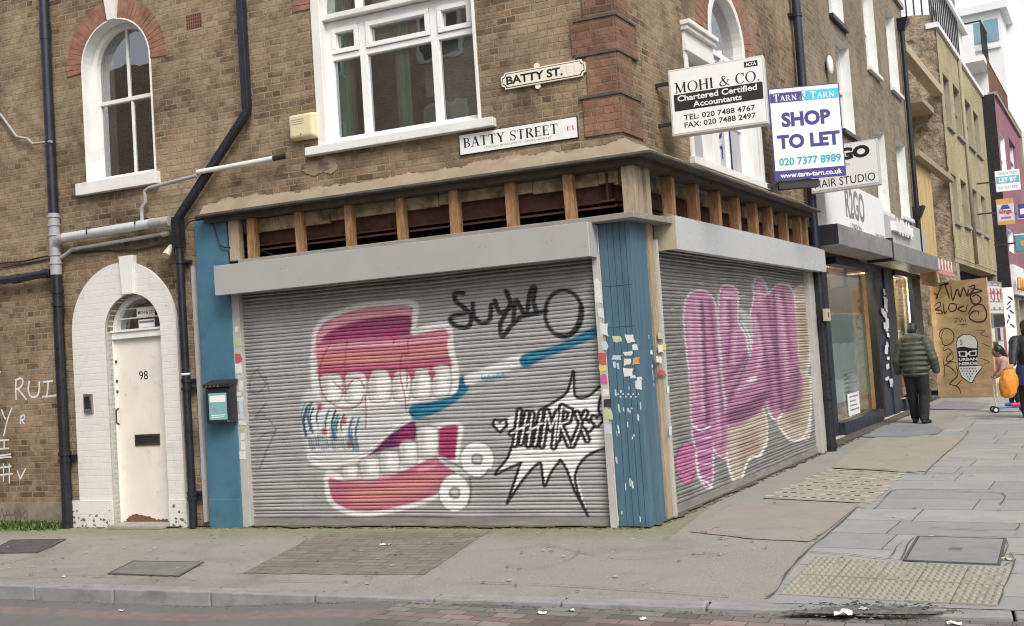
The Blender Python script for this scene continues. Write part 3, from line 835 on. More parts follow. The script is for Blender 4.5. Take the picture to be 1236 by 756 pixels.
tag(mb.build('pavement', origin=(0, -1, 0)), kind='structure')

# kerb stones, joints open
KERB = mat('granite_kerb', (0.25, 0.25, 0.245), 0.85, var=0.2, vs=4, bump=0.5, bs=40, coord='UV', grime=((0.09, 0.085, 0.075), 3, 0.52, 0.6))
mb = MB(F).m(KERB)
u = -14.0
while u < 6.0:
    L = random.uniform(0.82, 0.98)
    mb.box(u, u + L - 0.013, -2.745 + random.uniform(-0.006, 0.006), -KD - 0.003, -0.2, 0.006 + random.uniform(-0.003, 0.003))
    u += L
tag(mb.build('kerb', bev=0.012), kind='structure')
mb = MB(R).m(KERB)
mb.box(3.4, 160, -5.05, -4.905, -0.2, 0.006)
tag(mb.build('kerb', bev=0.012), kind='structure')

def crop(ox, oy, k):
    return lambda x, y: (ox + x / k, oy + y / k)
cB = crop(800, 480, 2.739)       # measured off the photo: pavement by the main road
def patch(name, pts, material, z, frame=R, cut=None):
    mb = MB(frame).m(material)
    P0 = [frame.g(x, y, 0) for x, y in pts]
    P = []
    for i in range(len(P0)):
        a, b = P0[i], P0[(i + 1) % len(P0)]
        n = max(2, int(math.hypot(b[0] - a[0], b[1] - a[1]) / 0.07))
        for k in range(n):
            t = k / n
            P.append((a[0] + (b[0] - a[0]) * t + random.uniform(-0.013, 0.013), a[1] + (b[1] - a[1]) * t + random.uniform(-0.013, 0.013)))
    mb.sheet(P, z)
    return tag(mb.build(name, origin=(P[0][0], P[0][1], 0)), kind='structure')

SLABM = slabs('paving_slabs', [(0.0, (0.27, 0.27, 0.272)), (0.35, (0.30, 0.30, 0.30)), (0.7, (0.325, 0.322, 0.315)), (1.0, (0.35, 0.34, 0.32))], (0.07, 0.068, 0.062), 1.05, 0.62)
mb = MB(R).m(SLABM)
pl = [R.g(930, 727), R.g(1000, 635), R.g(1060, 592), R.g(1110, 549), R.g(1140, 520), R.g(1168, 492), R.g(1185, 478)]
dl = [(p[0], p[1]) for p in pl]
edge_near = [RF_ for RF_ in ()]
def FR(u, d):
    p = R.loc(F.o + F.x * u + F.n * d); return (p.x, p.y)
outer = [FR(1.42, KD - 0.01), FR(6.1, KD - 0.01), (3.4, -4.85), (80, -4.85), (80, dl[-1][1] - 1.0), (26, dl[-1][1] - 0.6)]
mb.sheet(outer + dl[::-1][:-1], 0.004)
tag(mb.build('slab_paving', origin=(4, -3, 0)), kind='structure')

PINKAG = slabs('pink_aggregate', [(0.0, (0.30, 0.268, 0.238)), (0.5, (0.325, 0.288, 0.255)), (1.0, (0.312, 0.275, 0.242))], (0.16, 0.13, 0.11), 40, 40, grit=60)
patch('aggregate_paving', [cB(*p) for p in ((230, 352), (440, 345), (645, 352), (628, 372), (600, 402), (540, 440), (488, 478), (300, 470), (95, 446))], PINKAG, 0.007)
BEIGE = slabs('buff_paving', [(0.0, (0.315, 0.288, 0.238)), (0.5, (0.335, 0.306, 0.25)), (1.0, (0.32, 0.296, 0.245))], (0.16, 0.14, 0.11), 40, 40, grit=80)
patch('buff_paving', [cB(*p) for p in ((560, 236), (700, 242), (812, 250), (872, 246), (940, 185), (1012, 126), (850, 125), (700, 134), (610, 190))], BEIGE, 0.010)
DGREY = slabs('dark_paving_slabs', [(0.0, (0.20, 0.202, 0.21)), (0.5, (0.225, 0.225, 0.232)), (1.0, (0.245, 0.244, 0.245))], (0.08, 0.08, 0.08), 1.4, 0.9)
patch('dark_paving', [cB(*p) for p in ((655, 132), (800, 134), (905, 122), (930, 108), (845, 72), (760, 80))], DGREY, 0.013)
patch('dark_paving', [cB(*p) for p in ((870, 40), (1045, 43), (1085, 20), (930, 12))], DGREY, 0.0135)
BROWNP = slabs('brown_block_patch', [(0.0, (0.185, 0.165, 0.135)), (0.5, (0.215, 0.193, 0.158)), (1.0, (0.24, 0.215, 0.175))], (0.10, 0.09, 0.07), 0.21, 0.11, swap=False)
patch('block_paving_patch', [(388, 643.5), (590, 641.5), (560, 662), (512, 694), (292, 693)], BROWNP, 0.004, F)

# pale blister paving by the shutters and buff blister paving at the crossing
TACT = mat('buff_blister_slab', (0.28, 0.26, 0.215), 0.85, var=0.14, vs=2.5, bump=0.5, bs=60, coord='UV', grime=((0.17, 0.145, 0.10), 3, 0.5, 0.6))
TACTG = mat('pale_blister_slab', (0.40, 0.37, 0.30), 0.9, var=0.12, vs=3, bump=0.4, bs=50, coord='UV')
TACTB = mat('grey_brown_slab', (0.285, 0.265, 0.225), 0.9, var=0.15, vs=2, bump=0.5, bs=60, coord='UV')
def quad(P, s, t):
    a = [P[0][k] + (P[1][k] - P[0][k]) * s for k in (0, 1)]
    b = [P[3][k] + (P[2][k] - P[3][k]) * s for k in (0, 1)]
    return (a[0] + (b[0] - a[0]) * t, a[1] + (b[1] - a[1]) * t)
mb = MB(R)
P = [R.g(*cB(*p)) for p in ((330, 335), (690, 352), (795, 252), (560, 238))]
mb.m(TACTB).sheet(P, 0.0085)
mb.m(TACTG)
for i in range(11):
    for j in range(9):
        if random.random() < 0.06: continue
        cx, cy = quad(P, (i + 0.6) / 11.2, (j + 0.5) / 9)
        mb.box(cx - 0.035, cx + 0.035, cy - 0.075, cy + 0.075, 0.0085, 0.0145)
tag(mb.build('tactile_paving', origin=(P[0][0], P[0][1], 0)), kind='structure')

cC = crop(920, 560, 3.858)
mb = MB(R)
P = [R.g(*cC(*p)) for p in ((75, 615), (1095, 672), (1165, 500), (250, 440))]
for i in range(5):
    for j in range(2):
        a, b = i / 5 + 0.003, (i + 1) / 5 - 0.003
        c, d = j / 2 + 0.008, (j + 1) / 2 - 0.008
        dz = random.uniform(0, 0.006)
        q = [quad(P, a, c), quad(P, b, c), quad(P, b, d), quad(P, a, d)]
        mb.m(TACT).slab(q, 0.003, 0.010 + dz)
        for k in range(6):
            for l in range(6):
                if random.random() < 0.12: continue
                x, y = quad(q, (k + 0.5) / 6, (l + 0.5) / 6)
                n = 8
                r0, r1, h = 0.020, 0.012, 0.010
                zb = 0.010 + dz
                v = [(x + r0 * math.cos(2 * math.pi * t / n), y + r0 * math.sin(2 * math.pi * t / n), zb) for t in range(n)]
                v += [(x + r1 * math.cos(2 * math.pi * t / n), y + r1 * math.sin(2 * math.pi * t / n), zb + h) for t in range(n)]
                mb.add(v, [(t, (t + 1) % n, (t + 1) % n + n, t + n) for t in range(n)] + [tuple(range(n, 2 * n))])
tag(mb.build('tactile_paving', origin=(P[0][0], P[0][1], 0)), kind='structure')

# covers let into the pavement
COVER = mat('cover_infill', (0.17, 0.165, 0.155), 0.9, var=0.2, vs=4, bump=0.4, bs=60, grime=((0.09, 0.085, 0.08), 4, 0.5, 0.6))
COVERD = mat('iron_cover', (0.105, 0.103, 0.10), 0.6, metal=0.3, var=0.3, vs=8, bump=0.7, bs=50)
COVERG = mat('grey_cover_infill', (0.225, 0.222, 0.222), 0.85, var=0.12, vs=4, bump=0.4, bs=70, grime=((0.13, 0.125, 0.12), 3, 0.5, 0.5))
def cover(pts, m1, label, frame, z=0.012):
    P = [frame.g(x, y) for x, y in pts]
    cx = sum(p[0] for p in P) / 4; cy = sum(p[1] for p in P) / 4
    t = thing('inspection_cover', label, 'cover', frame, (cx, cy, 0))
    a = MB(frame).m(COVERD)
    inn = [(cx + (p[0] - cx) * 0.965, cy + (p[1] - cy) * 0.95) for p in P]
    for i in range(4):
        j = (i + 1) % 4
        q = [P[i], P[j], inn[j], inn[i]]
        a.slab(q, 0.001, z + 0.004)
    a.build('frame', t)
    b = MB(frame).m(m1)
    inn2 = [(cx + (p[0] - cx) * 0.955, cy + (p[1] - cy) * 0.935) for p in P]
    b.slab(inn2, 0.001, z + 0.002)
    if m1 is COVERG:
        b.m(STEELG).box(cx - 0.05, cx + 0.05, cy - 0.045, cy + 0.045, z + 0.001, z + 0.0045)
    b.build('lid', t)
    return t
cover([(130, 694), (215, 697), (246, 680), (161, 678.5)], COVER, 'sunken concrete filled cover between the white door and the kerb', F, 0.010)
cover([(-18, 669), (46, 668), (80, 652), (14, 653)], COVERD, 'dark iron cover in front of the weeds by the brick wall', F, 0.010)
cover([cC(*p) for p in ((655, 458), (1110, 478), (1138, 356), (722, 344))], COVERG, 'large grey recessed cover with a small plate among paving slabs', R)
# ------------------------------------------------------------------ the corner building
ZL = F.z(690, 194, 0.22)                   # ledge
ARR = F.u(746, 100, 0)                     # brick arris
bld = thing('corner_building', 'old brown brick corner building with graffiti covered roller shutters at street level', 'building', F, (-2, 1, 0))
ZT = 9.4
UL = -13.0
pL, pR_ = F.u(244, 450, 0.0), F.u(283, 450, 0.0)   # blue end panel
W1 = dict(x0=(F.u(101, 79) + F.u(105, 222)) / 2, x1=(F.u(183, 114) + F.u(188.4, 209)) / 2, zb=F.z(147, 216), top=F.z(142, 23))
W1['r'] = (W1['x1'] - W1['x0']) / 2; W1['zs'] = W1['top'] - W1['r']
D1 = dict(x0=(F.u(130, 407) + F.u(137, 560)) / 2, x1=(F.u(197, 388) + F.u(203, 560)) / 2, zb=0.0, top=F.z(161, 355))
D1['r'] = (D1['x1'] - D1['x0']) / 2; D1['zs'] = D1['top'] - D1['r']
B1 = dict(x0=(F.u(380, 20) + F.u(387, 176)) / 2, x1=(F.u(571, 10) + F.u(578, 138)) / 2, zb=F.z(480, 160.5), zs=F.z(388, 8))
w1 = arch(W1['x0'], W1['x1'], W1['zb'], W1['zs'])
d1 = arch(D1['x0'], D1['x1'], 0.0, D1['zs'])
b1 = arch(B1['x0'], B1['x1'], B1['zb'], B1['zs'])
ZB = ZL + 0.02
mb = MB(F).m(STOCK)
# the wall outline takes in the door from below and steps up over the shopfront
outline = [(UL, 0.0)] + [(x, z) for x, z in d1[::-1]] + [(pL, 0.0), (pL, ZB), (ARR, ZB), (ARR, ZT), (UL, ZT)]
mb.holed(outline, [w1, b1], 0.0)
mb.reveal(w1, 0.0, 0.16); mb.reveal(b1, 0.0, 0.14); mb.reveal(d1, 0.0, 0.20, False)
mb.poly([(pL, 0, 0), (pL, 0.5, 0), (pL, 0.5, ZB), (pL, 0, ZB)])
mb.poly([(pL, 0, ZB), (pL, 0.5, ZB), (ARR + 0.2, 0.5, ZB), (ARR, 0, ZB)])
mb.poly([(UL, 0, 0), (UL, 0, ZT), (UL, 9, ZT), (UL, 9, 0)])
wallF = mb.build('wall', bld)
# main-road side
V0 = R.loc(F.o + F.x * ARR).x
DB = -R.loc(F.o + F.x * ARR).y                 # how far that brick face stands from the shutter plane
VE = R.u(957, 40, DB)                          # next house begins
def Rz(x, y): return R.z(x, y, DB)
def Ru(x, y): return R.u(x, y, DB)
vL = (Ru(822, 19) + Ru(835, 193)) / 2; vR = Ru(922, 222)
zS = Rz(880, 207); zE = Rz(840, 40)
aL, aR = Ru(853, 29), Ru(897.6, 68)
aS = Rz(853, 29) + 0.0
mb = MB(R).m(STOCK)
hole = [(vR, zS), (vR, zE)] + arch(aL, aR, zE, zE + 0.12)[1:-1] + [(vL, zE), (vL, zS)]
mb.holed([(V0, ZB), (VE, ZB), (VE, ZT), (V0, ZT)], [hole], -DB)
mb.reveal(hole, -DB, -DB + 0.14)
mb.build('wall', bld)
# shell behind: roof, floor over the shop, back
mb = MB(F).m(ROOMW)
far = F.loc(R.o + R.x * VE + R.n * DB)
mb.slab([(UL, 0.3), (ARR - 0.25, 0.3), (far.x - 0.35, far.y), (UL, 9.0)], ZT - 0.25, ZT - 0.02)
mb.slab([(UL + 0.05, 0.55), (ARR - 0.5, 0.55), (far.x - 0.9, far.y), (UL + 0.05, 8.9)], ZB - 0.02, ZB + 0.12)
mb.poly([(UL, 9, 0), (UL, 9, ZT), (far.x, far.y, ZT), (far.x, far.y, 0)])
mb.build('roof', bld)
mb = MB(F).m(DARK)
mb.box(pL, -1.0, 0.75, 0.8, 0, ZB - 0.03)
mb.build('shop_backing', bld)
mb = MB(R).m(DARK)
mb.box(1.0, VE, 0.75, 0.8, 0, ZB - 0.03)
mb.build('shop_backing', bld)

# red brick quoins climbing the corner
c4r = crop(540, 0, 2.29)
rows = [(-260, -95), (-95, 40), (40, 140), (140, 258), (258, 372)]
prev = None
for k, (ya, yb) in enumerate(rows):
    mb = MB(F).m(REDBRICK)
    wide = k % 2 == 0
    xl = 342 if wide else 378
    if k == 4: xl = 362
    u0 = F.u(*c4r(xl, 110), 0.02)
    z1 = F.z(*c4r(400, ya + 8), 0.02); z0 = F.z(*c4r(400, yb + 8), 0.02)
    v1 = V0 + (0.46 if wide else 0.30)
    p = R.M @ Vector((v1, -DB - 0.018, 0)); q = F.loc(p)
    cnr = F.loc(R.M @ Vector((V0, -DB - 0.03, 0)))
    f0 = -0.018
    apex = (F.loc(R.o + R.x * V0 + R.n * DB).x + 0.020, f0)
    inn = F.loc(R.M @ Vector((v1, -DB + 0.02, 0)))
    mb.slab([(u0, f0), apex, (q.x, q.y), (inn.x, inn.y), (ARR - 0.03, 0.02), (u0, 0.02)], z0 + 0.012, z1)
    mb.build('quoin', bld)
for k, (ya, yb) in enumerate(rows[:-1]):
    mb = MB(F).m(LEAD)
    u0 = F.u(*c4r(345, 110), 0.03)
    z0 = F.z(*c4r(400, yb + 8), 0.03)
    v1 = V0 + 0.44
    q = F.loc(R.M @ Vector((v1, -DB - 0.030, 0))); inn = F.loc(R.M @ Vector((v1, -DB + 0.01, 0)))
    mb.slab([(u0 + 0.02, -0.030), (ARR + 0.032, -0.030), (q.x, q.y), (inn.x, inn.y), (ARR - 0.03, 0.01), (u0 + 0.02, 0.01)], z0 - 0.012, z0 + 0.010)
    mb.build('drip_course', bld)

# red rubbed-brick voussoirs and white keystones
def voussoirs(frame, cx, zs, r0, r1, y0, y1, n, name='arch_bricks', a0=0, a1=180, m1=None, parent=bld):
    mb = MB(frame)
    for i in range(n):
        t0 = math.radians(a0 + (a1 - a0) * (i + 0.06) / n); t1 = math.radians(a0 + (a1 - a0) * (i + 0.94) / n)
        mb.m(m1 or REDRUB).prism([(cx + r0 * math.cos(t0), zs + r0 * math.sin(t0)), (cx + r1 * math.cos(t0), zs + r1 * math.sin(t0)), (cx + r1 * math.cos(t1), zs + r1 * math.sin(t1)), (cx + r0 * math.cos(t1), zs + r0 * math.sin(t1))], y0 - random.uniform(0, 0.003), y1)
    t = [math.radians(a0 + (a1 - a0) * i / 40) for i in range(41)]
    mb.m(JOINT).band([(cx + (r1 - 0.003) * math.cos(a), zs + (r1 - 0.003) * math.sin(a)) for a in t], [(cx + r0 * math.cos(a), zs + r0 * math.sin(a)) for a in t], y0 + 0.004, y1 + 0.002)
    return mb.build(name, parent)
wc = (W1['x0'] + W1['x1']) / 2
voussoirs(F, wc, W1['zs'], W1['r'] + 0.004, W1['r'] + 0.235, -0.010, 0.02, 34, a0=-4, a1=184)
bc = (B1['x0'] + B1['x1']) / 2; br = (B1['x1'] - B1['x0']) / 2
voussoirs(F, bc, B1['zs'], br + 0.004, br + 0.25, -0.010, 0.02, 56)
voussoirs(R, (aL + aR) / 2, zE + 0.12, (aR - aL) / 2 + 0.004, (aR - aL) / 2 + 0.36, -DB - 0.010, -DB + 0.02, 30)
mb = MB(F).m(WHITE)
kz0, kz1 = W1['top'] - 0.01, W1['top'] + 0.34
mb.prism([(wc - 0.055, kz0), (wc + 0.055, kz0), (wc + 0.105, kz1), (wc - 0.105, kz1)], -0.05, 0.02)
mb.build('keystone', bld, bev=0.004)

# ---- small arched sash window
def sub(lst, dx): return lst
win = MB(F).m(WHITE)
yw = 0.13
rim = arch(W1['x0'] - 0.012, W1['x1'] + 0.012, W1['zb'], W1['zs'])
rin = arch(W1['x0'] + 0.006, W1['x1'] - 0.006, W1['zb'], W1['zs'])
win.band(rim, rin, -0.016, 0.14)
o1 = arch(W1['x0'] + 0.006, W1['x1'] - 0.006, W1['zb'], W1['zs'])
i1 = arch(W1['x0'] + 0.075, W1['x1'] - 0.05, W1['zb'] + 0.06, W1['zs'])
win.band(o1, i1, yw, yw + 0.10)
win.box(W1['x0'] + 0.006, W1['x1'] - 0.006, yw + 0.001, yw + 0.09, W1['zb'], W1['zb'] + 0.085)
zm = F.z(150, 121, -0.16)
win.box(W1['x0'] + 0.05, W1['x1'] - 0.04, yw + 0.012, yw + 0.085, zm - 0.025, zm + 0.02)
xm = F.u(152, 80, -0.15)
win.box(xm - 0.013, xm + 0.013, yw + 0.045, yw + 0.085, zm, W1['top'] - 0.04)
xm2 = F.u(161, 165, -0.15)
win.box(xm2 - 0.013, xm2 + 0.013, yw + 0.022, yw + 0.06, W1['zb'] + 0.07, zm - 0.02)
win.box(W1['x0'] + 0.06, W1['x0'] + 0.10, yw + 0.018, yw + 0.07, W1['zb'] + 0.07, zm)
w_ob = win.build('sash_window', bld, bev=0.004, label='narrow white arched sash window')
g = MB(F).m(GLASS)
g.flat(arch(W1['x0'] + 0.05, W1['x1'] - 0.04, zm, W1['zs'])[::1], yw + 0.066)
g.flat(_rect(W1['x0'] + 0.05, W1['x1'] - 0.04, W1['zb'] + 0.05, zm), yw + 0.042)
g.build('pane', w_ob)
c = MB(F).m(NET)
for k in range(5):
    x = W1['x0'] + 0.09 + 0.022 * k
    c.tube([(x, yw + 0.16 + 0.012 * (k % 2), W1['zb'] + 0.05), (x, yw + 0.16 + 0.012 * (k % 2), W1['zs'] + 0.22)], 0.016, 8)
c.build('curtain', w_ob, True)
s = MB(F).m(WHITE)
s.box(F.u(97, 234), F.u(194, 219), -0.075, 0.13, F.z(145, 228, 0.07), W1['zb'] + 0.012)
s.build('sill', w_ob, bev=0.006)
r = MB(F).m(ROOMW)
r.box(W1['x0'] - 0.5, W1['x1'] + 0.6, 1.9, 1.95, W1['zb'] - 0.4, W1['top'] + 0.5)
r.build('room_wall', bld)

# ---- big white venetian window
yb = 0.10
T = 0.055
win = MB(F).m(UPVC)
def bu(x, y): return F.u(x, y, -0.1)
def bz(x, y): return F.z(x, y, -0.1)
c6 = crop(380, 0, 4.445)
X0, X1 = B1['x0'], B1['x1']
m1, m2 = bu(*c6(268, 400)), bu(*c6(655, 400))          # mullions
zt1 = bz(*c6(450, 242)); zt2 = bz(*c6(450, 62))        # transoms
zb_ = B1['zb']
outer = arch(X0 - 0.03, X1 + 0.02, zb_, B1['zs']); inner = arch(X0 + 0.075, X1 - 0.012, zb_, B1['zs'])
m_w = MB(F).m(WHITE); m_w.band(outer, inner, -0.02, 0.145)
m_w.box(X0 + 0.0, X1, 0.02, 0.13, zt2 + 0.045, zt2 + 0.10)
win.box(X0 + 0.02, X1 - 0.004, yb, yb + 0.07, zb_ + 0.012, zb_ + 0.075)
win.box(X0 + 0.02, X1 - 0.004, yb, yb + 0.07, zt1 - 0.03, zt1 + 0.03)
win.box(X0 + 0.02, X1 - 0.004, yb, yb + 0.07, zt2 - 0.035, zt2 + 0.04)
for x in (X0 + 0.105, m1, m2, X1 - 0.025):
    hw = 0.042 if x in (m1, m2) else 0.032
    win.box(x - hw, x + hw, yb - 0.001, yb + 0.071, zb_ + 0.012, zt2 - 0.034)
# opening top lights stand a little proud
for a, b in ((X0 + 0.137, m1 - 0.042), (m1 + 0.042, m2 - 0.042), (m2 + 0.042, X1 - 0.057)):
    t = 0.052
    z0, z1 = zt1 + 0.03, zt2 - 0.035
    win.box(a + 0.004, b - 0.004, yb - 0.018, yb + 0.05, z0 + 0.004, z0 + t)
    win.box(a + 0.004, b - 0.004, yb - 0.018, yb + 0.05, z1 - t, z1 - 0.004)
    win.box(a + 0.004, a + t, yb - 0.0182, yb + 0.0502, z0 + t, z1 - t)
    win.box(b - t, b - 0.004, yb - 0.0182, yb + 0.0502, z0 + t, z1 - t)
# fanlight bars
for x in (m1 - 0.03, m2 - 0.03):
    win.box(x - 0.04, x + 0.04, yb + 0.001, yb + 0.069, zt2 + 0.04, B1['zs'] + 0.8)
win.box(X0 + 0.02, X1 - 0.004, yb + 0.003, yb + 0.066, B1['zs'] + 0.42, B1['zs'] + 0.50)
win.mats, win.cur = win.mats, 0
bw_ob = m_w.build('arched_window', bld, bev=0.006, label='wide white three light window with an arched head')
win.build('frame', bw_ob, bev=0.004)
g = MB(F).m(GLASS)
g.flat([(p[0], p[1]) for p in arch(X0 + 0.03, X1 - 0.01, zb_ + 0.03, B1['zs'])], yb + 0.036)
g.build('pane', bw_ob)
s = MB(F).m(WHITE)
sz0, sz1 = F.z(480, 170.5, 0.07), F.z(480, 160, 0.07)
s.box(F.u(369.5, 186, 0.06), F.u(596, 148, 0.06), -0.085, 0.15, sz0, sz1)
s.box(X0 + 0.01, X1, 0.02, 0.15, sz1, zb_ + 0.02)
s.build('sill', bw_ob, bev=0.006)
c = MB(F)
def curtain(a, b, mt, y, n):
    c.m(mt)
    pts = []
    for i in range(n + 1):
        x = a + (b - a) * i / n
        pts.append((x, y + 0.025 * math.sin(i * 1.9)))
    back = [(p[0], p[1] + 0.012) for p in pts[::-1]]
    c.slab(pts + back, zb_ - 0.2, B1['zs'] + 0.5)
cu = lambda x: F.u(*c6(x, 500), -0.3)
curtain(cu(130), cu(222), CURT, 0.20, 10); curtain(cu(92), cu(128), NET, 0.21, 6); curtain(cu(224), cu(238), NET, 0.21, 4)
curtain(cu(480), cu(548), CURT, 0.20, 9); curtain(cu(462), cu(478), NET, 0.22, 4)
c.m(mat('grey_green_panel', (0.42, 0.43, 0.34), 0.9, bump=0)).box(m2 + 0.02, X1 - 0.03, 0.21, 0.22, zb_ + 0.02, zt1)  # added panel that gives the right pane its flat grey-green tone
c.m(NET).box(m1 + 0.06, m2 - 0.06, 0.24, 0.25, zt1 + 0.02, zt2 + 0.3)
c.m(NET).box(cu(548), cu(610), 0.5, 0.52, bz(*c6(500, 480)), bz(*c6(500, 300)))
c.build('curtain', bw_ob, True, auto=30)
r = MB(F).m(ROOMW)
r.box(X0 - 0.6, X1 + 0.1, 1.3, 1.35, zb_ - 0.4, B1['zs'] + 1.6)
r.build('room_wall', bld)

# ---- venetian window on the main road
y0 = -DB
win = MB(R).m(WHITE)
pw = 0.15
win.box(vL - 0.02, vL + 0.07, y0 - 0.02, y0 + 0.12, zS, zE)
win.box(vR - 0.10, vR + 0.02, y0 - 0.02, y0 + 0.12, zS, zE)
win.box(aL - 0.16, aL + 0.04, y0 - 0.03, y0 + 0.13, zS, zE - 0.30)
win.box(aR - 0.04, aR + 0.20, y0 - 0.03, y0 + 0.13, zS, zE - 0.30)
for z0, z1, pr in ((zE - 0.30, zE - 0.22, 0.05), (zE - 0.22, zE - 0.08, 0.035), (zE - 0.08, zE - 0.03, 0.08), (zE - 0.03, zE + 0.02, 0.11)):
    win.box(vL - pr * 0.5, aL + 0.05, y0 - pr, y0 + 0.12, z0, z1)
    win.box(aR - 0.05, vR + pr * 0.5, y0 - pr, y0 + 0.12, z0, z1)
o = arch(aL, aR, zE, zE + 0.12); i = arch(aL + 0.09, aR - 0.09, zE, zE + 0.12)
win.band(o, i, y0 - 0.022, y0 + 0.14)
fr = MB(R).m(UPVC)
for x in (aL + 0.07, (aL + aR) / 2, aR - 0.07):
    fr.box(x - 0.03, x + 0.03, y0 + 0.07, y0 + 0.12, zS + 0.05, zE + 0.05)
for z in (zS + 0.04, zS + 0.62, zE - 0.02):
    fr.box(vL + 0.07, vR - 0.1, y0 + 0.072, y0 + 0.118, z - 0.03, z + 0.03)
rw = win.build('arched_window', bld, bev=0.006, label='white window with side lights and arched head on the main road side')
fr.build('frame', rw)
g = MB(R).m(GLASS); g.flat(hole, y0 + 0.10); g.build('pane', rw)
s = MB(R).m(WHITE); s.box(vL - 0.06, vR + 0.08, y0 - 0.06, y0 + 0.13, zS - 0.075, zS + 0.004); s.build('sill', rw, bev=0.005)
r = MB(R).m(NET); r.box(vL, vR, y0 + 0.5, y0 + 0.52, zS - 0.2, zE + 0.9); r.build('blind', rw)
r = MB(R).m(ROOMW); r.box(vL - 0.4, vR + 0.4, y0 + 1.9, y0 + 1.95, zS - 0.3, zE + 1); r.build('room_wall', bld)

# ---- the white door with its arched surround
so_, si_ = D1['x0'] - 0.285, D1['x1'] + 0.265
xo0 = (F.u(94, 500) + F.u(91, 430)) / 2; xo1 = (F.u(215, 378) + F.u(227, 630)) / 2
zo = F.z(150, 317)
ro = (xo1 - xo0) / 2
outA = arch(xo0, xo1, 0.0, zo - ro, 28); inA = arch(D1['x0'], D1['x1'], 0.0, D1['zs'], 28)
mb = MB(F).m(WHITEM)
mb.band(outA, inA, -0.035, 0.02)
mb.box(xo0 - 0.16, D1['x0'] - 0.002, -0.055, 0.01, 0, 0.30)
mb.box(D1['x1'] + 0.002, xo1 + 0.02, -0.045, 0.01, 0, 0.30)
rv0, rv1 = inA, None
mb.reveal(inA, -0.035, 0.12, False)
dc = (D1['x0'] + D1['x1']) / 2
surr = mb.build('door_surround', bld, label='thick white painted arch round the door')
mb = MB(F).m(WHITE)
kz0 = F.z(155, 355, 0.06); kz1 = F.z(151, 309, 0.06)
kx = F.u(153, 332, 0.06)
mb.prism([(kx - 0.075, kz0), (kx + 0.075, kz0), (kx + 0.10, kz1), (kx - 0.10, kz1)], -0.07, 0.0)
mb.build('keystone', surr, bev=0.004)
yd = 0.07
zt = F.z(165, 405, -0.15)
lx0, lx1 = F.u(136.5, 520, -yd) - 0.035, F.u(200, 520, -yd)
dr = MB(F).m(DOORP)
dr.box(lx0 + 0.035, D1['x1'] - 0.006, yd + 0.035, yd + 0.075, 0.045, zt - 0.03)
dob = dr.build('door', bld, label='plain cream front door with a rotten bottom edge')
fr = MB(F).m(WHITE)
fr.box(D1['x0'] + 0.003, lx0 + 0.03, yd, yd + 0.11, 0.0, zt - 0.03)
fr.box(D1['x0'] + 0.002, D1['x1'] - 0.002, yd - 0.012, yd + 0.11, zt - 0.03, zt + 0.045)
fr.box(D1['x0'] + 0.001, D1['x1'] - 0.001, yd - 0.03, yd + 0.02, zt + 0.045, zt + 0.07)
o = arch(D1['x0'] + 0.002, D1['x1'] - 0.002, zt + 0.07, D1['zs']); i = arch(D1['x0'] + 0.05, D1['x1'] - 0.035, zt + 0.07, D1['zs'])
fr.band(o, i, yd + 0.01, yd + 0.09)
fr.box(D1['x0'] + 0.04, D1['x1'] - 0.03, yd + 0.06, yd + 0.08, zt + 0.19, zt + 0.205)
fr.box(D1['x0'] + 0.04, D1['x1'] - 0.03, yd + 0.06, yd + 0.08, zt + 0.30, zt + 0.312)
fr.build('frame', dob, bev=0.003)
g = MB(F).m(GLASS); g.flat(arch(D1['x0'] + 0.03, D1['x1'] - 0.02, zt + 0.05, D1['zs']), yd + 0.085); g.build('fanlight', dob)
pz = zt + 0.10
pc = F.u(171, 387, -yd)
pp = MB(F).m(SIGNW).box(pc - 0.12, pc + 0.14, yd + 0.058, yd + 0.0585, pz + 0.10, pz + 0.20)
pp.box(pc - 0.10, pc + 0.13, yd + 0.059, yd + 0.0595, pz - 0.02, pz + 0.07)
pp.m(INK).text('MOHI & CO', pc - 0.10, pc + 0.12, pz + 0.13, pz + 0.17, yd + 0.0572, 0.01)
pp.m(INKG).box(pc - 0.09, pc + 0.12, yd + 0.0583, yd + 0.0586, pz + 0.03, pz + 0.055)
pp.build('paper_notice', dob)
yf = yd + 0.0335
n98 = (F.u(165.5, 455, -yd), F.u(176, 455, -yd), F.z(171, 458.5, -yd), F.z(171, 448, -yd))
MB(F).m(INK).text('98', n98[0], n98[1], n98[2], n98[3], yf, 0.0).build('number', dob)
lb = MB(F).m(BLACKPL)
lxa, lxb, lza, lzb = F.u(161, 530, -yd), F.u(190.5, 530, -yd), F.z(176, 538, -yd), F.z(176, 524.5, -yd)
BRASS = mat('dull_brass', (0.10, 0.075, 0.04), 0.45, metal=0.6, var=0.3)
lb.m(BRASS).box(lxa, lxb, yf - 0.012, yf + 0.002, lza, lza + 0.022); lb.box(lxa, lxb, yf - 0.012, yf + 0.002, lzb - 0.022, lzb)
lb.box(lxa, lxa + 0.02, yf - 0.0121, yf + 0.002, lza + 0.022, lzb - 0.022); lb.box(lxb - 0.02, lxb, yf - 0.0121, yf + 0.002, lza + 0.022, lzb - 0.022)
lb.m(BLACKPL).box(lxa + 0.02, lxb - 0.02, yf - 0.004, yf + 0.002, lza + 0.022, lzb - 0.022)
lb.build('letterbox', dob)
hd = MB(F).m(BRASS)
hx = F.u(140.5, 500, -yd)
hz = F.z(140, 503, -yd)
hd.tube([(hx, yf, hz + 0.09), (hx, yf - 0.035, hz + 0.07), (hx, yf - 0.035, hz - 0.07), (hx, yf, hz - 0.09)], 0.009, 8)
for dz in (0.28, 0.40, 0.62): hd.tube([(hx, yf + 0.002, hz + dz), (hx, yf - 0.012, hz + dz)], 0.017, 10)
hd.build('handle', dob, True, auto=40)
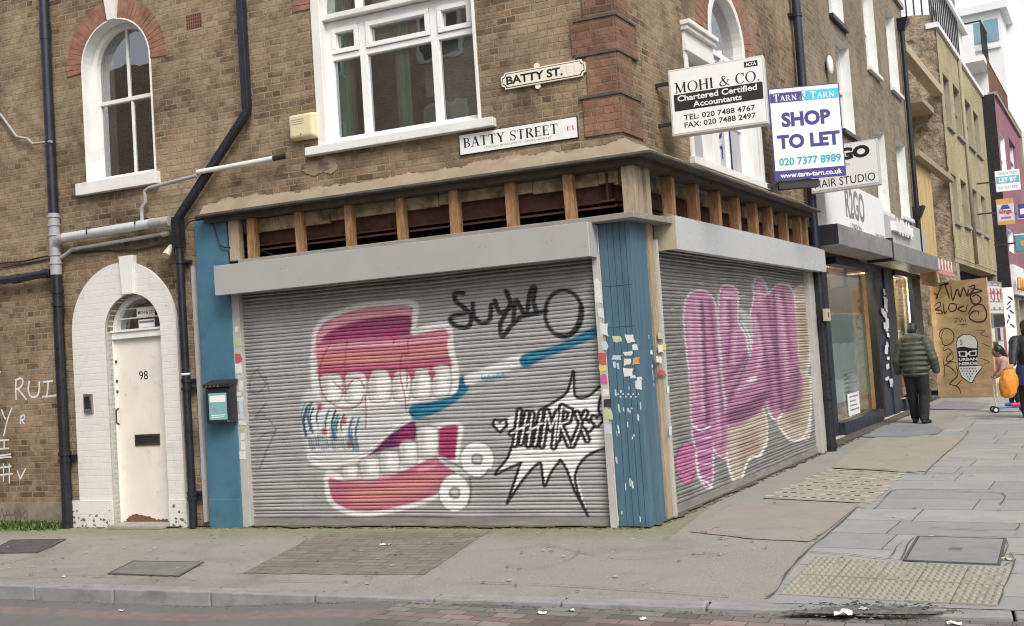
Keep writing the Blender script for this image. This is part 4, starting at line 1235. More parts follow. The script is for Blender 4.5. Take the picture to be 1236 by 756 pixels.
rp = MB(F).m(RUST)
x0, x1 = F.u(150, 630, -yd), F.u(200, 630, -yd)
pts = [(x0, 0.046)]
N = 26
for k in range(N + 1):
    t = k / N
    h = 0.010 + 0.055 * max(0, math.sin(math.pi * min(1, t * 1.55))) ** 0.7 * (1 if t < 0.62 else 0.1) + random.uniform(0, 0.022)
    pts.append((x0 + (x1 - x0) * t, 0.046 + h))
pts.append((x1, 0.046))
rp.prism(pts, yf - 0.0005, yf + 0.004)
rp.build('rotten_patch', dob)
st = MB(F).m(STONE)
st.box(D1['x0'] + 0.01, D1['x1'] - 0.01, -0.16, yd + 0.2, 0.0, 0.04)
st.build('step', dob, bev=0.008)
MB(F).m(DARK).box(D1['x0'] - 0.1, D1['x1'] + 0.1, 0.8, 0.85, 0, D1['top'] + 0.2).build('hall_wall', bld)

# paint flaking off near the ground
mb = MB(F).m(mat('bare_stucco', (0.20, 0.14, 0.10), 0.95, var=0.4, vs=20, bump=0.4))
def flake(x, z, r, y):
    n = 9
    pts = [(x + r * random.uniform(0.5, 1.2) * math.cos(2 * math.pi * k / n), max(0.004, z + r * random.uniform(0.4, 1.0) * math.sin(2 * math.pi * k / n))) for k in range(n)]
    mb.flat(pts, y - random.uniform(0.0008, 0.002))
for k in range(46):
    side = random.random() < 0.6
    xa, xb = (xo0 - 0.14, D1['x0'] - 0.03) if side else (D1['x1'] + 0.02, xo1)
    flake(random.uniform(xa, xb), abs(random.gauss(0, 0.10)) + 0.01, random.uniform(0.006, 0.026), -0.055 if side else -0.045)
for k in range(9): flake(random.uniform(lx0 + 0.05, D1['x1'] - 0.03), random.uniform(0.1, 1.9), random.uniform(0.004, 0.009), yf)
for k in range(7): flake(lx0 + 0.045 + random.uniform(0, 0.012), 0.25 + 0.25 * k, random.uniform(0.006, 0.012), yf)
mb.build('paint_loss', surr)
# rendered plinth on the far left
pz = F.z(40, 607, 0.03)
mb = MB(F).m(PLINTH)
mb.box(UL, xo0 - 0.17, -0.035, 0.01, 0, pz)
mb.build('plinth', bld)
# air brick
mb = MB(F).m(TERRA)
ax0, ax1, az0, az1 = F.u(225, 25), F.u(243.5, 25), F.z(234, 34), F.z(234, 17)
mb.box(ax0, ax1, -0.006, 0.01, az0, az1)
mb.m(DARK)
for i in range(7):
    for j in range(4):
        x = ax0 + (ax1 - ax0) * (i + 0.5) / 7; z = az0 + (az1 - az0) * (j + 0.5) / 4
        mb.box(x - 0.006, x + 0.006, -0.0075, -0.005, z - 0.011, z + 0.011)
mb.build('air_brick', bld)
# cement patch and hole patches on the brick
mb = MB(F).m(MORTAR)
def blob2(cx, cz, rx, rz, n=22, j=0.25):
    return [(cx + rx * math.cos(2 * math.pi * k / n) * (1 + random.uniform(-j, j)), cz + rz * math.sin(2 * math.pi * k / n) * (1 + random.uniform(-j, j))) for k in range(n)]
for px, py, a, b in ((397, 199, 0.12, 0.09), (382, 203, 0.16, 0.07)):
    u_, z_ = F(px, py)
    mb.prism(blob2(u_, z_, a, b), -0.008 - 0.001 * (px % 3), 0.005)
mb.build('cement_patch', bld)

# ---- ledge over the shopfront, cement fillet above it
LD = 0.22
apF = F.u(785, 179, LD)
RD = -R.loc(F.o + F.x * apF + F.n * LD).y
apR = R.loc(F.o + F.x * apF + F.n * LD).x
vEnd = R.u(991.6, 255, RD)
uEnd = F.u(235, 262, LD)
endR = lambda v, d: tuple(F.loc(R.o + R.x * v + R.n * d))[:2]
mb = MB(F).m(LEAD)
ang = [(uEnd, -LD), (apF, -LD), endR(vEnd, RD), endR(vEnd, -0.1), (0.05, 0.25), (uEnd, 0.1)]
mb.slab(ang, ZL - 0.028, ZL)
mb.build('ledge', bld, bev=0.006)
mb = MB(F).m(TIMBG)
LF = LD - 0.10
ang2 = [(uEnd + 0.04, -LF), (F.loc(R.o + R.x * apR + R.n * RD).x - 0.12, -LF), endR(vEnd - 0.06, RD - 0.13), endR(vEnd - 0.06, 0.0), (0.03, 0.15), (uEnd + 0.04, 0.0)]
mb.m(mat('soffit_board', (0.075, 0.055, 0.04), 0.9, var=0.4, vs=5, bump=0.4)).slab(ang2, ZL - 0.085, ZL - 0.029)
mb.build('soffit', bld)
def fillet(frame, x0, x1, yw_, yfront, hfun, step=0.022):
    mb = MB(frame).m(MORTAR)
    n = int((x1 - x0) / step)
    v, f = [], []
    for k in range(n + 1):
        x = x0 + (x1 - x0) * k / n
        h = hfun(x)
        v += [(x, yfront + 0.03, ZL + 0.001), (x, yfront + 0.05, ZL + 0.022), (x, (yfront + yw_) / 2, ZL + 0.055 + 0.25 * h + random.uniform(-.006, .006)), (x, yw_ - 0.022, ZL + h * 0.8), (x, yw_ + 0.012, ZL + h)]
    for k in range(n):
        for q in range(4):
            f.append((k * 5 + q, (k + 1) * 5 + q, (k + 1) * 5 + q + 1, k * 5 + q + 1))
    mb.add(v, f)
    mb.build('cement_fillet', bld, True)
    toF = lambda p: tuple(F.I @ (frame.M @ Vector(p)))
    return [toF(p) for p in v[:5]], [toF(p) for p in v[-5:]]
def hF(x):
    t = (x - uEnd) / (apF - uEnd)
    base = 0.165 if t < 0.33 else (0.125 if t < 0.45 else 0.165)
    return base + 0.018 * math.sin(4.1 * x) + 0.012 * math.sin(17 * x + 1) + random.uniform(-0.012, 0.012) + 0.025 * max(0, 1 - abs(x - ARR) / 0.3)
_, fl_end = fillet(F, uEnd + 0.03, ARR - 0.01, 0.0, -LD, hF)
fr_start, _ = fillet(R, V0 + 0.01, vEnd - 0.4, -DB, -RD, lambda x: 0.12 + 0.015 * math.sin(11 * x) + random.uniform(-0.01, 0.01) + 0.025 * max(0, 1 - abs(x - V0) / 0.3))

mb = MB(F).m(MORTAR)
pf = [tuple(F.I @ (R.M @ Vector(p))) for p in ()]
ax_, ay_ = F.loc(R.o + R.x * apR + R.n * RD).x - 0.02, -LD + 0.03
arq = F.loc(F.o + F.x * ARR)
mid = []
for k, (t, h) in enumerate(((0.0, 0.001), (0.08, 0.022), (0.5, 0.10), (0.9, 0.18), (1.06, 0.22))):
    mid.append((ax_ + (ARR - ax_) * t, ay_ + (0 - ay_) * t, ZL + h))
ring = [fl_end, mid, fr_start]
vv = [p for r_ in ring for p in r_]
mb.add(vv, [(i * 5 + q, (i + 1) * 5 + q, (i + 1) * 5 + q + 1, i * 5 + q + 1) for i in range(2) for q in range(4)])
mb.build('cement_fillet', bld, True)

# ---- exposed timber framing between ledge and shutter boxes
ZH = F.z(500, 292.5, 0.25)                       # top of shutter boxes, seen front edge
ZHR = R.z(900, 279.5, 0.2)
zs0, zs1 = ZH + 0.0, ZH + 0.055
posts = [282, 302, 360, 420, 482.5, 547, 615.5, 686]
for k, px in enumerate(posts):
    py = 292 - (px - 282) * 0.13
    u_ = F.u(px, py - 18, 0.06)
    hw = 0.062 if k == 0 else random.uniform(0.040, 0.052)
    mb = MB(F).m(TIMBG if k in (0,) else TIMB)
    lean = random.uniform(-0.008, 0.008)
    mb.hexa([(u_ - hw, -0.07, zs1), (u_ + hw, -0.07, zs1), (u_ + hw + lean, -0.07, ZL - 0.086), (u_ - hw + lean, -0.07, ZL - 0.086)],
            [(u_ - hw, 0.02, zs1), (u_ + hw, 0.02, zs1), (u_ + hw + lean, 0.02, ZL - 0.086), (u_ - hw + lean, 0.02, ZL - 0.086)])
    mb.build('timber_post', bld, bev=0.004)
uc0, uc1 = F.u(751, 230, 0.08), F.u(768, 230, 0.08)
mb = MB(F).m(TIMBG)
cap = F.loc(R.o + R.x * R.u(773, 240, 0.08) + R.n * 0.08)
mb.slab([(uc0, -0.085), (uc1 - 0.005, -0.085), (cap.x + 0.03, cap.y), (cap.x - 0.02, cap.y + 0.06), (uc0, 0.06)], zs1, ZL - 0.086)
mb.build('corner_post', bld, bev=0.005)
rp_ = [777.5, 808, 838, 864.5, 888, 909.6, 928, 946.5, 963.5, 970.5]
for k, px in enumerate(rp_):
    v_ = R.u(px, 205 + (px - 777) * 0.32, 0.10)
    hw = random.uniform(0.042, 0.05)
    mb = MB(R).m(TIMBG if k == 0 else TIMB)
    mb.box(v_ - hw, v_ + hw, -0.13, -0.02, ZHR + 0.0 if k > 1 else zs1 - 0.02, ZL - 0.086)
    mb.build('timber_post', bld, bev=0.004)
# sill the posts stand on, its nosing wraps the corner pillar
mb = MB(F).m(SILLT)
uS = F.u(288, 309, 0.1)
capx = F.u(765, 256, 0.17)
rs = endR(R.u(812, 262, 0.17), 0.17); rs2 = endR(R.u(812, 262, 0.17), 0.0)
mb.slab([(uS, -0.12), (capx - 0.42, -0.14), (capx, -0.18), rs, rs2, (0.0, 0.06), (uS, 0.05)], zs0, zs1)
mb.build('timber_sill', bld, bev=0.006)
mb = MB(R).m(SILLT)
mb.box(R.u(812, 262, 0.17) + 0.01, VE - 0.05, -0.15, 0.0, ZHR - 0.06, ZHR + 0.02)
mb.build('timber_sill', bld, bev=0.004)
# rough boards and rusty beam behind
for fr_, a, b in ((F, pR_ - 0.02, 0.03), (R, 0.05, VE - 0.1)):
    mb = MB(fr_).m(LATH)
    x = a
    while x < b:
        L = min(b - x, random.uniform(0.5, 1.1))
        h = random.uniform(0.095, 0.13)
        mb.box(x, x + L - 0.006, 0.09 + random.uniform(0, 0.02), 0.14, ZL - 0.09 - h, ZL - 0.08)
        x += L
    mb.build('plaster_board', bld)
    mb = MB(fr_).m(STEEL)
    mb.box(a, b, 0.20, 0.22, zs1 + 0.17, ZL - 0.1)
    mb.box(a, b, 0.14, 0.30, zs1 + 0.152, zs1 + 0.17)
    mb.box(a, b, 0.12, 0.14, zs1 + 0.10, zs1 + 0.12)
    x = a + 0.4
    while x < b:
        mb.tube([(x, 0.20, ZL - 0.32), (x, 0.185, ZL - 0.32)], 0.022, 8)
        x += 1.15
    mb.build('rusty_beam', bld)

# ---- blue end panel and corner pillar
mb = MB(F).m(BLUEF)
mb.box(F.u(244, 455, 0.05), F.u(283, 455, 0.05), -0.05, 0.2, 0, ZL - 0.036)
mb.box(F.u(244, 455, 0.05) + 0.01, F.u(283, 455, 0.05) - 0.005, -0.062, -0.05, 0, 0.30)
mb.build('blue_panel', bld, bev=0.004, label='blue painted panel beside the door pipe')
mb = MB(F).m(BLUE)
PD = 0.0
pu0 = (F.u(725, 268, PD) + F.u(748, 632, PD)) / 2
pv1 = (R.u(779, 268, PD) + R.u(800, 626, PD)) / 2
arx = F.loc(R.o).x
pr1 = F.loc(R.o + R.x * (pv1 + 0.03)); pr2 = F.loc(R.o + R.x * (pv1 + 0.03) - R.n * 0.3)
mb.slab([(pu0 - 0.02, 0), (0.012, 0), (pr1.x, pr1.y), (pr2.x, pr2.y), (pu0 - 0.02, 0.35)], 0, zs0 + 0.001)
pil_grooves = [pu0 + (0.0 - pu0) * t for t in (0.22, 0.44, 0.66, 0.86)]
pil = mb.build('corner_pillar', bld, bev=0.008, label='blue weathered timber pillar covered with stickers')

mb = MB(F).m(mat('board_joint', (0.02, 0.05, 0.075), 0.8, bump=0))
for x in pil_grooves: mb.box(x - 0.0025, x + 0.0025, -0.0012, 0.0, 0.02, zs0 - 0.01)
for zq in (F.z(745, 345, 0), F.z(745, 395, 0)): mb.box(pu0 + 0.01, -0.01, -0.0015, 0.0, zq - 0.003, zq + 0.003)
mb.build('board_joints', pil)
# ------------------------------------------------------------------ roller shutters and their sprayed murals
def sd_poly(X, Y, pts):
    """signed distance to a closed polygon, negative inside"""
    d = np.full(X.shape, 1e9); ins = np.zeros(X.shape, bool)
    n = len(pts)
    for i in range(n):
        x0, y0 = pts[i]; x1, y1 = pts[(i + 1) % n]
        dx, dy = x1 - x0, y1 - y0
        L = dx * dx + dy * dy + 1e-9
        t = np.clip(((X - x0) * dx + (Y - y0) * dy) / L, 0, 1)
        d = np.minimum(d, (X - x0 - t * dx) ** 2 + (Y - y0 - t * dy) ** 2)
        c = ((y0 > Y) != (y1 > Y))
        ins ^= c & (X < (x1 - x0) * (Y - y0) / (y1 - y0 + 1e-12) + x0)
    d = np.sqrt(d)
    return np.where(ins, -d, d)

def sd_line(X, Y, pts):
    d = np.full(X.shape, 1e9)
    for i in range(len(pts) - 1):
        x0, y0 = pts[i]; x1, y1 = pts[i + 1]
        dx, dy = x1 - x0, y1 - y0
        L = dx * dx + dy * dy + 1e-9
        t = np.clip(((X - x0) * dx + (Y - y0) * dy) / L, 0, 1)
        d = np.minimum(d, (X - x0 - t * dx) ** 2 + (Y - y0 - t * dy) ** 2)
    return np.sqrt(d)

class Canvas:
    """paint laid on a shutter: colour and cover for each vertex, placed by where the vertex sits on its wall plane"""
    def __init__(s, X, Y):
        s.X, s.Y = X, Y
        s.C = np.zeros((len(X), 3)); s.A = np.zeros(len(X))
        s.j = rng.normal(0, 0.35, len(X))
    def _sel(s, pts, pad):
        xs = [p[0] for p in pts]; ys = [p[1] for p in pts]
        return np.where((s.X > min(xs) - pad) & (s.X < max(xs) + pad) & (s.Y > min(ys) - pad) & (s.Y < max(ys) + pad))[0]
    def _lay(s, idx, a, col):
        a = np.clip(a, 0, 1)
        na = a + s.A[idx] * (1 - a)
        col = np.broadcast_to(np.array(col, float), (len(idx), 3))
        s.C[idx] = np.where(na[:, None] > 1e-6, (col * a[:, None] + s.C[idx] * (s.A[idx] * (1 - a))[:, None]) / np.maximum(na, 1e-6)[:, None], col)
        s.A[idx] = na
    def fill(s, pts, col, alpha=1.0, soft=1.2, grow=0.0, sm=True):
        if sm: pts = smoothline(pts, 5, True)
        idx = s._sel(pts, grow + soft * 2 + 2)
        if not len(idx): return
        d = sd_poly(s.X[idx], s.Y[idx], pts) - grow + s.j[idx] * soft * 0.4
        s._lay(idx, alpha * np.clip(0.5 - d / (2 * soft), 0, 1), col)
    def line(s, pts, wd, col, alpha=1.0, soft=0.8, sm=True, closed=False):
        if closed: pts = list(pts) + [pts[0]]
        if sm and len(pts) > 2: pts = smoothline(pts, 6)
        idx = s._sel(pts, wd + soft * 2 + 2)
        if not len(idx): return
        d = sd_line(s.X[idx], s.Y[idx], pts) - wd / 2 + s.j[idx] * soft * 0.4
        s._lay(idx, alpha * np.clip(0.5 - d / (2 * soft), 0, 1), col)
    def blob(s, c, rx, ry, col, alpha=1.0, soft=1.5, rot=0):
        pts = [(c[0] + rx * math.cos(t) * math.cos(rot) - ry * math.sin(t) * math.sin(rot), c[1] + rx * math.cos(t) * math.sin(rot) + ry * math.sin(t) * math.cos(rot)) for t in [2 * math.pi * k / 18 for k in range(18)]]
        s.fill(pts, col, alpha, soft, 0, False)

def circ(c, rx, ry, n=16):
    return [(c[0] + rx * math.cos(2 * math.pi * k / n), c[1] + ry * math.sin(2 * math.pi * k / n)) for k in range(n)]

PK_D, PK, PK_L = (0.25, 0.05, 0.12), (0.43, 0.135, 0.20), (0.62, 0.31, 0.36)
ORG = (0.55, 0.26, 0.20); WHT = (0.68, 0.67, 0.65); GRY = (0.34, 0.34, 0.34); TEAL = (0.014, 0.13, 0.22); TEALL2 = (0.03, 0.24, 0.36)
KBL = (0.016, 0.016, 0.018); REDL = (0.33, 0.045, 0.04); SILV = (0.47, 0.47, 0.48); PURP = (0.13, 0.02, 0.10)

def mural_teeth(c):
    q = crop(280, 320, 2.2235); q2 = crop(520, 320, 2.225); q6 = crop(370, 340, 5.04); q7 = crop(380, 480, 5.04)
    P = lambda f, pts: [f(*p) for p in pts]
    # silver ground sprayed over most of the shutter
    c.fill([(300, 375), (715, 330), (728, 470), (735, 625), (310, 630)], SILV, 0.55, 14, 0, False)
    # upper jaw
    up = P(q, [(222, 215), (228, 175), (255, 145), (330, 116), (420, 104), (484, 104), (491, 125), (486, 178), (520, 170), (560, 162), (583, 172), (586, 225), (597, 265), (600, 318), (588, 344), (540, 352), (480, 362), (430, 372), (360, 378), (300, 385), (250, 372), (226, 340), (220, 270)])
    c.fill(up, WHT, 1, 1.5, 4.0)
    gum = P(q, [(226, 220), (232, 178), (258, 150), (330, 122), (420, 110), (478, 110), (482, 130), (478, 184), (525, 180), (575, 174), (577, 220), (588, 262), (585, 285), (560, 278), (535, 288), (505, 282), (480, 296), (450, 290), (425, 300), (390, 290), (365, 308), (330, 298), (295, 308), (262, 298), (236, 312), (230, 270)])
    c.fill(gum, PK, 1, 1.2)
    c.fill(P(q, [(228, 205), (250, 160), (330, 126), (420, 113), (476, 113), (478, 136), (420, 136), (330, 152), (266, 178), (244, 206)]), PK_L, 1, 2.0)
    c.fill(P(q, [(242, 203), (262, 180), (330, 153), (420, 138), (478, 138), (478, 176), (455, 190), (380, 194), (300, 200), (245, 205)]), PK_D, 1, 1.6)
    c.fill(P(q, [(245, 200), (300, 178), (400, 165), (470, 168), (455, 188), (380, 192), (300, 198)]), (0.34, 0.06, 0.16), 0.8, 4)
    c.fill(P(q, [(226, 222), (300, 208), (400, 204), (480, 198), (575, 182), (576, 200), (480, 214), (400, 222), (300, 226), (228, 236)]), PK_L, 0.85, 2.5)
    c.fill(P(q, [(232, 240), (300, 234), (400, 232), (500, 224), (570, 212), (572, 238), (500, 250), (400, 262), (300, 264), (236, 268)]), ORG, 0.6, 5)
    c.fill(P(q, [(236, 276), (330, 276), (430, 270), (520, 262), (582, 258), (584, 270), (520, 276), (430, 284), (330, 290), (238, 292)]), (0.38, 0.05, 0.14), 0.8, 3)
    def tooth(x, y, rx, ry, up_):
        cx, cy = q(x, y); a_, b_ = rx / 2.22, ry / 2.22
        box_ = [(cx - a_, cy - b_ * 0.55), (cx - a_ * 0.6, cy - b_), (cx + a_ * 0.6, cy - b_), (cx + a_, cy - b_ * 0.55), (cx + a_ * 0.92, cy + b_ * 0.6), (cx + a_ * 0.55, cy + b_), (cx - a_ * 0.55, cy + b_), (cx - a_ * 0.92, cy + b_ * 0.6)]
        c.fill(box_, (0.26, 0.23, 0.24), 0.9, 1.3, 0.7)
        c.fill(box_, WHT, 1, 1.6, -0.9)
        c.fill([(cx - a_ * 0.85, cy - b_ * 0.7), (cx - a_ * 0.35, cy - b_ * 0.8), (cx - a_ * 0.45, cy + b_ * 0.7), (cx - a_ * 0.8, cy + b_ * 0.5)], (0.42, 0.41, 0.42), 0.6, 2.0)
        c.fill([(cx - a_ * 0.1, cy - b_ * 0.6), (cx + a_ * 0.6, cy - b_ * 0.6), (cx + a_ * 0.5, cy + b_ * 0.6), (cx, cy + b_ * 0.7)], (0.78, 0.77, 0.76), 0.9, 2.0)
        c.blob((cx, cy + (-b_ if up_ else b_) * 0.78), a_ * 0.7, 2.2, (0.40, 0.34, 0.36), 0.6, 2.2)
    for (x, y, rx, ry) in ((268, 330, 30, 36), (332, 330, 31, 40), (398, 326, 32, 42), (456, 326, 25, 40), (510, 320, 28, 40), (562, 312, 26, 42)): tooth(x, y, rx, ry, True)
    for x in (300, 366, 429, 483, 537):
        c.fill(P(q, [(x - 10, 286), (x + 10, 284), (x + 3, 306), (x, 314), (x - 3, 306)]), (0.40, 0.10, 0.17), 1, 1.2)
    # brush head, toothbrush and bristles
    c.fill(P(q, [(195, 345), (215, 335), (255, 372), (345, 395), (370, 390), (470, 385), (485, 412), (430, 448), (385, 498), (330, 530), (265, 545), (215, 530), (195, 480), (186, 410)]), (0.56, 0.56, 0.57), 0.9, 3)
    c.fill(P(q, [(205, 505), (260, 520), (330, 508), (385, 480), (470, 405), (484, 412), (470, 432), (392, 500), (330, 530), (262, 546), (212, 532)]), WHT, 1, 1.5)
    c.line(P(q, [(210, 515), (262, 528), (330, 515), (386, 488), (472, 412)]), 1.3, GRY, 0.9)
    c.line(P(q, [(206, 540), (262, 551), (332, 536), (392, 506), (480, 430)]), 1.6, (0.2, 0.2, 0.2), 0.9)
    for k in range(26):
        x = 196 + k * 5.8
        y0 = 372 + 8 * math.sin(k * 1.7) + k * 1.9; L = 62 + 20 * math.sin(k * 2.3)
        col = random.choice([TEAL, TEAL, TEALL2, (0.06, 0.08, 0.09), WHT, WHT, (0.02, 0.06, 0.10)])
        c.line(P(q, [(x, y0), (x - 9, y0 + L * 0.5), (x - 2, y0 + L)]), random.uniform(1.6, 3.2), col, 0.95, 0.7)
    for k in range(22):
        x = 206 + k * 6.2
        c.line(P(q, [(x, 462 + 6 * math.sin(k)), (x + 4, 492 + 5 * math.sin(k * 1.3))]), 1.6, random.choice([KBL, TEAL, (0.2, 0.2, 0.2)]), 0.8)
    for x, y in ((247, 447), (316, 482), (300, 418), (236, 380)):
        c.blob(q(x, y), 3.5, 4.5, REDL, 0.8, 1.6)
    # handle: blue grip, white neck, light blue end
    c.fill(P(q, [(478, 404), (482, 378), (540, 366), (600, 345), (612, 300), (634, 303), (640, 318), (622, 350), (560, 392), (500, 412)]), TEAL, 1, 1.2)
    c.fill(P(q, [(490, 396), (545, 378), (606, 352), (620, 330), (626, 335), (606, 360), (545, 390), (495, 405)]), TEALL2, 0.6, 2)
    c.fill(P(q2, [(92, 300), (130, 282), (240, 240), (246, 268), (150, 304), (98, 322)]), (0.63, 0.63, 0.63), 0.95, 1.5)
    c.line(P(q2, [(96, 330), (150, 312), (250, 276)]), 1.2, (0.25, 0.25, 0.25), 0.8)
    c.line(P(q2, [(110, 345), (180, 318), (260, 288)]), 1.0, (0.6, 0.6, 0.6), 0.8)
    c.fill(P(q2, [(238, 262), (246, 243), (275, 232), (340, 214), (400, 186), (455, 158), (466, 165), (458, 186), (380, 222), (300, 254), (258, 276)]), TEAL, 1, 1.2)
    c.fill(P(q2, [(250, 258), (275, 242), (340, 224), (400, 198), (450, 172), (455, 178), (380, 212), (300, 244)]), TEALL2, 0.8, 2)
    # small signature on the handle
    for st in ([(137, 296), (140, 310), (146, 300), (150, 311)], [(152, 306), (156, 295), (158, 309)], [(163, 300), (172, 297), (166, 307)], [(175, 304), (180, 292), (184, 305)], [(188, 300), (196, 290)], [(190, 288), (198, 302)]):
        c.line(P(q2, st), 1.3, TEALL2, 0.95, 0.6)
    # lower jaw
    low = P(q, [(258, 560), (300, 570), (350, 556), (420, 530), (470, 505), (500, 480), (520, 444), (555, 432), (604, 428), (614, 442), (607, 490), (608, 540), (598, 575), (560, 612), (500, 640), (430, 658), (370, 668), (310, 663), (270, 640), (256, 606)])
    c.fill(low, WHT, 1, 1.4, 3.2)
    c.fill(P(q, [(490, 420), (488, 480), (440, 490), (400, 498), (352, 522), (385, 494), (432, 450)]), PURP, 1, 1.2)
    c.fill(P(q, [(482, 430), (484, 476), (450, 484), (440, 460)]), (0.30, 0.03, 0.12), 0.8, 3)
    c.fill(P(q, [(556, 440), (600, 431), (607, 445), (601, 500), (598, 520), (560, 520), (552, 480)]), (0.33, 0.04, 0.12), 1, 1.2)
    c.fill(P(q, [(262, 572), (300, 580), (350, 572), (400, 566), (450, 555), (500, 535), (545, 515), (590, 540), (600, 565), (560, 608), (500, 634), (430, 652), (370, 661), (312, 656), (274, 634), (262, 606)]), PK, 1, 1.2)
    c.fill(P(q, [(330, 600), (400, 590), (470, 572), (540, 560), (560, 575), (520, 605), (440, 632), (350, 642), (310, 628)]), ORG, 0.65, 7)
    c.fill(P(q, [(320, 580), (360, 572), (420, 565), (420, 572), (360, 584)]), PK_L, 0.8, 2); c.fill(P(q, [(500, 545), (545, 530), (548, 540), (505, 556)]), PK_L, 0.8, 2)
    for (x, y, rx, ry) in ((318, 556, 22, 20), (372, 546, 28, 30), (424, 530, 27, 32), (475, 506, 25, 33), (526, 476, 29, 42)): tooth(x, y, rx, ry, False)
    # wind-up wheels and links
    c.fill(P(q, [(558, 512), (600, 530), (642, 552), (636, 566), (596, 552), (562, 530)]), (0.5, 0.5, 0.51), 1, 1.2)
    c.line(P(q, [(565, 520), (604, 538), (640, 557), (645, 572)]), 1.8, (0.14, 0.14, 0.15), 0.9)
    for (x, y, rx, ry) in ((658, 521, 44, 46), (598, 612, 41, 50)):
        cx, cy = q(x, y)
        c.blob((cx, cy), rx / 2.22 + 1.6, ry / 2.22 + 1.6, (0.16, 0.16, 0.17), 0.85, 1.2)
        c.blob((cx, cy), rx / 2.22, ry / 2.22, (0.74, 0.74, 0.73), 1, 1.2)
        c.blob((cx, cy), 7.2, 7.4, (0.2, 0.2, 0.21), 0.9, 1.0); c.blob((cx, cy), 4.6, 4.6, (0.46, 0.46, 0.46), 1, 1.0)
        c.line([(cx - 5, cy + 3), (cx + 4, cy + 6)], 2, (0.15, 0.15, 0.16), 0.8)
    c.line(P(q, [(690, 548), (668, 572), (640, 570), (642, 600), (636, 640)]), 2.4, (0.12, 0.12, 0.13), 0.9)
    # red doodle over the gums
    for st in ([(310, 202), (304, 250), (304, 310), (306, 345)], [(268, 202), (240, 262), (236, 310), (252, 358), (300, 386), (340, 376), (358, 350), (360, 440)], [(306, 345), (290, 330), (272, 312)], [(306, 340), (318, 318), (330, 306), (346, 310), (356, 330)], [(470, 196), (472, 240), (455, 242), (452, 300), (462, 340), (468, 390)], [(400, 180), (430, 196), (432, 212)], [(470, 270), (470, 330)]):
        c.line(P(q, st), 1.5, REDL, 0.85, 0.7)
    # faint purple tag on the left
    for st in ([(75, 275), (52, 300), (50, 335), (68, 345), (90, 320), (70, 285)], [(90, 300), (102, 340)], [(92, 372), (62, 410), (84, 405), (118, 440), (90, 452), (70, 470)], [(120, 440), (92, 500), (74, 548)]):
        c.line(P(q, st), 1.6, (0.06, 0.05, 0.11), 0.7, 0.8)
    # black tag at the top
    for st in ([(88, 76), (66, 76), (66, 96), (90, 116), (108, 138), (100, 166), (70, 164), (52, 150), (62, 136), (92, 132)],
               [(112, 104), (116, 138), (136, 156), (158, 146), (162, 106)],
               [(172, 96), (186, 128), (214, 112), (208, 84), (202, 70)], [(212, 110), (196, 140), (186, 160), (192, 192), (214, 166), (238, 142)],
               [(222, 148), (228, 96), (244, 120), (256, 132), (268, 70), (280, 62), (276, 100), (286, 130)],
               [(240, 140), (280, 130), (310, 122)]):
        c.line(P(q2, st), 6.0, KBL, 0.97, 1.0)
    c.line(P(q2, circ((357, 130), 50, 62)), 5.0, KBL, 0.97, 1.0, True, True)
    c.line(P(q2, [(404, 110), (396, 160), (366, 192), (336, 186)]), 6.5, KBL, 0.95, 1.0)
    # white burst with the lettered piece
    burst = [(383, 284), (372, 340), (330, 368), (296, 388), (230, 396), (196, 420), (214, 450), (228, 478), (212, 500), (172, 562), (240, 532), (205, 640), (258, 562), (292, 532), (306, 592), (346, 526), (368, 560), (396, 636), (426, 680), (398, 590), (392, 560), (412, 518), (450, 496), (490, 490), (484, 320), (462, 318), (430, 344), (404, 358), (388, 348)]
    c.fill(P(q2, burst), (0.72, 0.72, 0.71), 1, 1.0, 0, False)
    for st in ([(296, 388), (340, 362), (368, 336), (383, 284), (386, 346), (404, 358), (432, 346), (466, 316), (490, 312)], [(216, 490), (204, 520), (172, 562), (205, 548), (242, 532)], [(240, 534), (222, 590), (205, 640)], [(205, 640), (252, 572), (292, 532), (300, 566), (306, 594), (324, 556), (348, 524)], [(348, 524), (366, 552), (386, 606), (426, 680)], [(424, 678), (398, 618), (388, 566), (410, 522), (450, 498), (494, 490)], [(478, 332), (456, 356), (452, 396), (474, 416)]):
        c.line(P(q2, st), 3.6, KBL, 1, 0.7)
    letters = ([(238, 392), (226, 482)], [(258, 398), (242, 478)], [(216, 452), (262, 428)], [(272, 400), (262, 484)], [(296, 396), (280, 484)], [(258, 450), (300, 424)],
               [(312, 394), (298, 486)], [(312, 396), (322, 440), (340, 396), (330, 488)], [(352, 380), (340, 470)], [(352, 382), (376, 392), (370, 418), (348, 428), (372, 484)], [(392, 398), (420, 470)], [(416, 396), (380, 484)])
    for st in letters: c.line(P(q2, st), 9.6, KBL, 1, 0.7, False)
    for st in letters: c.line(P(q2, st), 2.1, (0.72, 0.72, 0.71), 1, 0.6, False)
    for hx, hy, k in ((186, 432, 1.0), (424, 432, 1.0), (446, 420, 0.9)):
        hp = [(0, 14), (-16, -2), (-13, -14), (-4, -12), (0, -5), (5, -12), (14, -14), (15, -2)]
        pts = P(q2, [(hx + a * k, hy + b * k) for a, b in hp])
        c.fill(pts, KBL, 1, 0.7, 3.2, False); c.fill(pts, (0.74, 0.74, 0.73), 1, 0.7, -0.6, False)

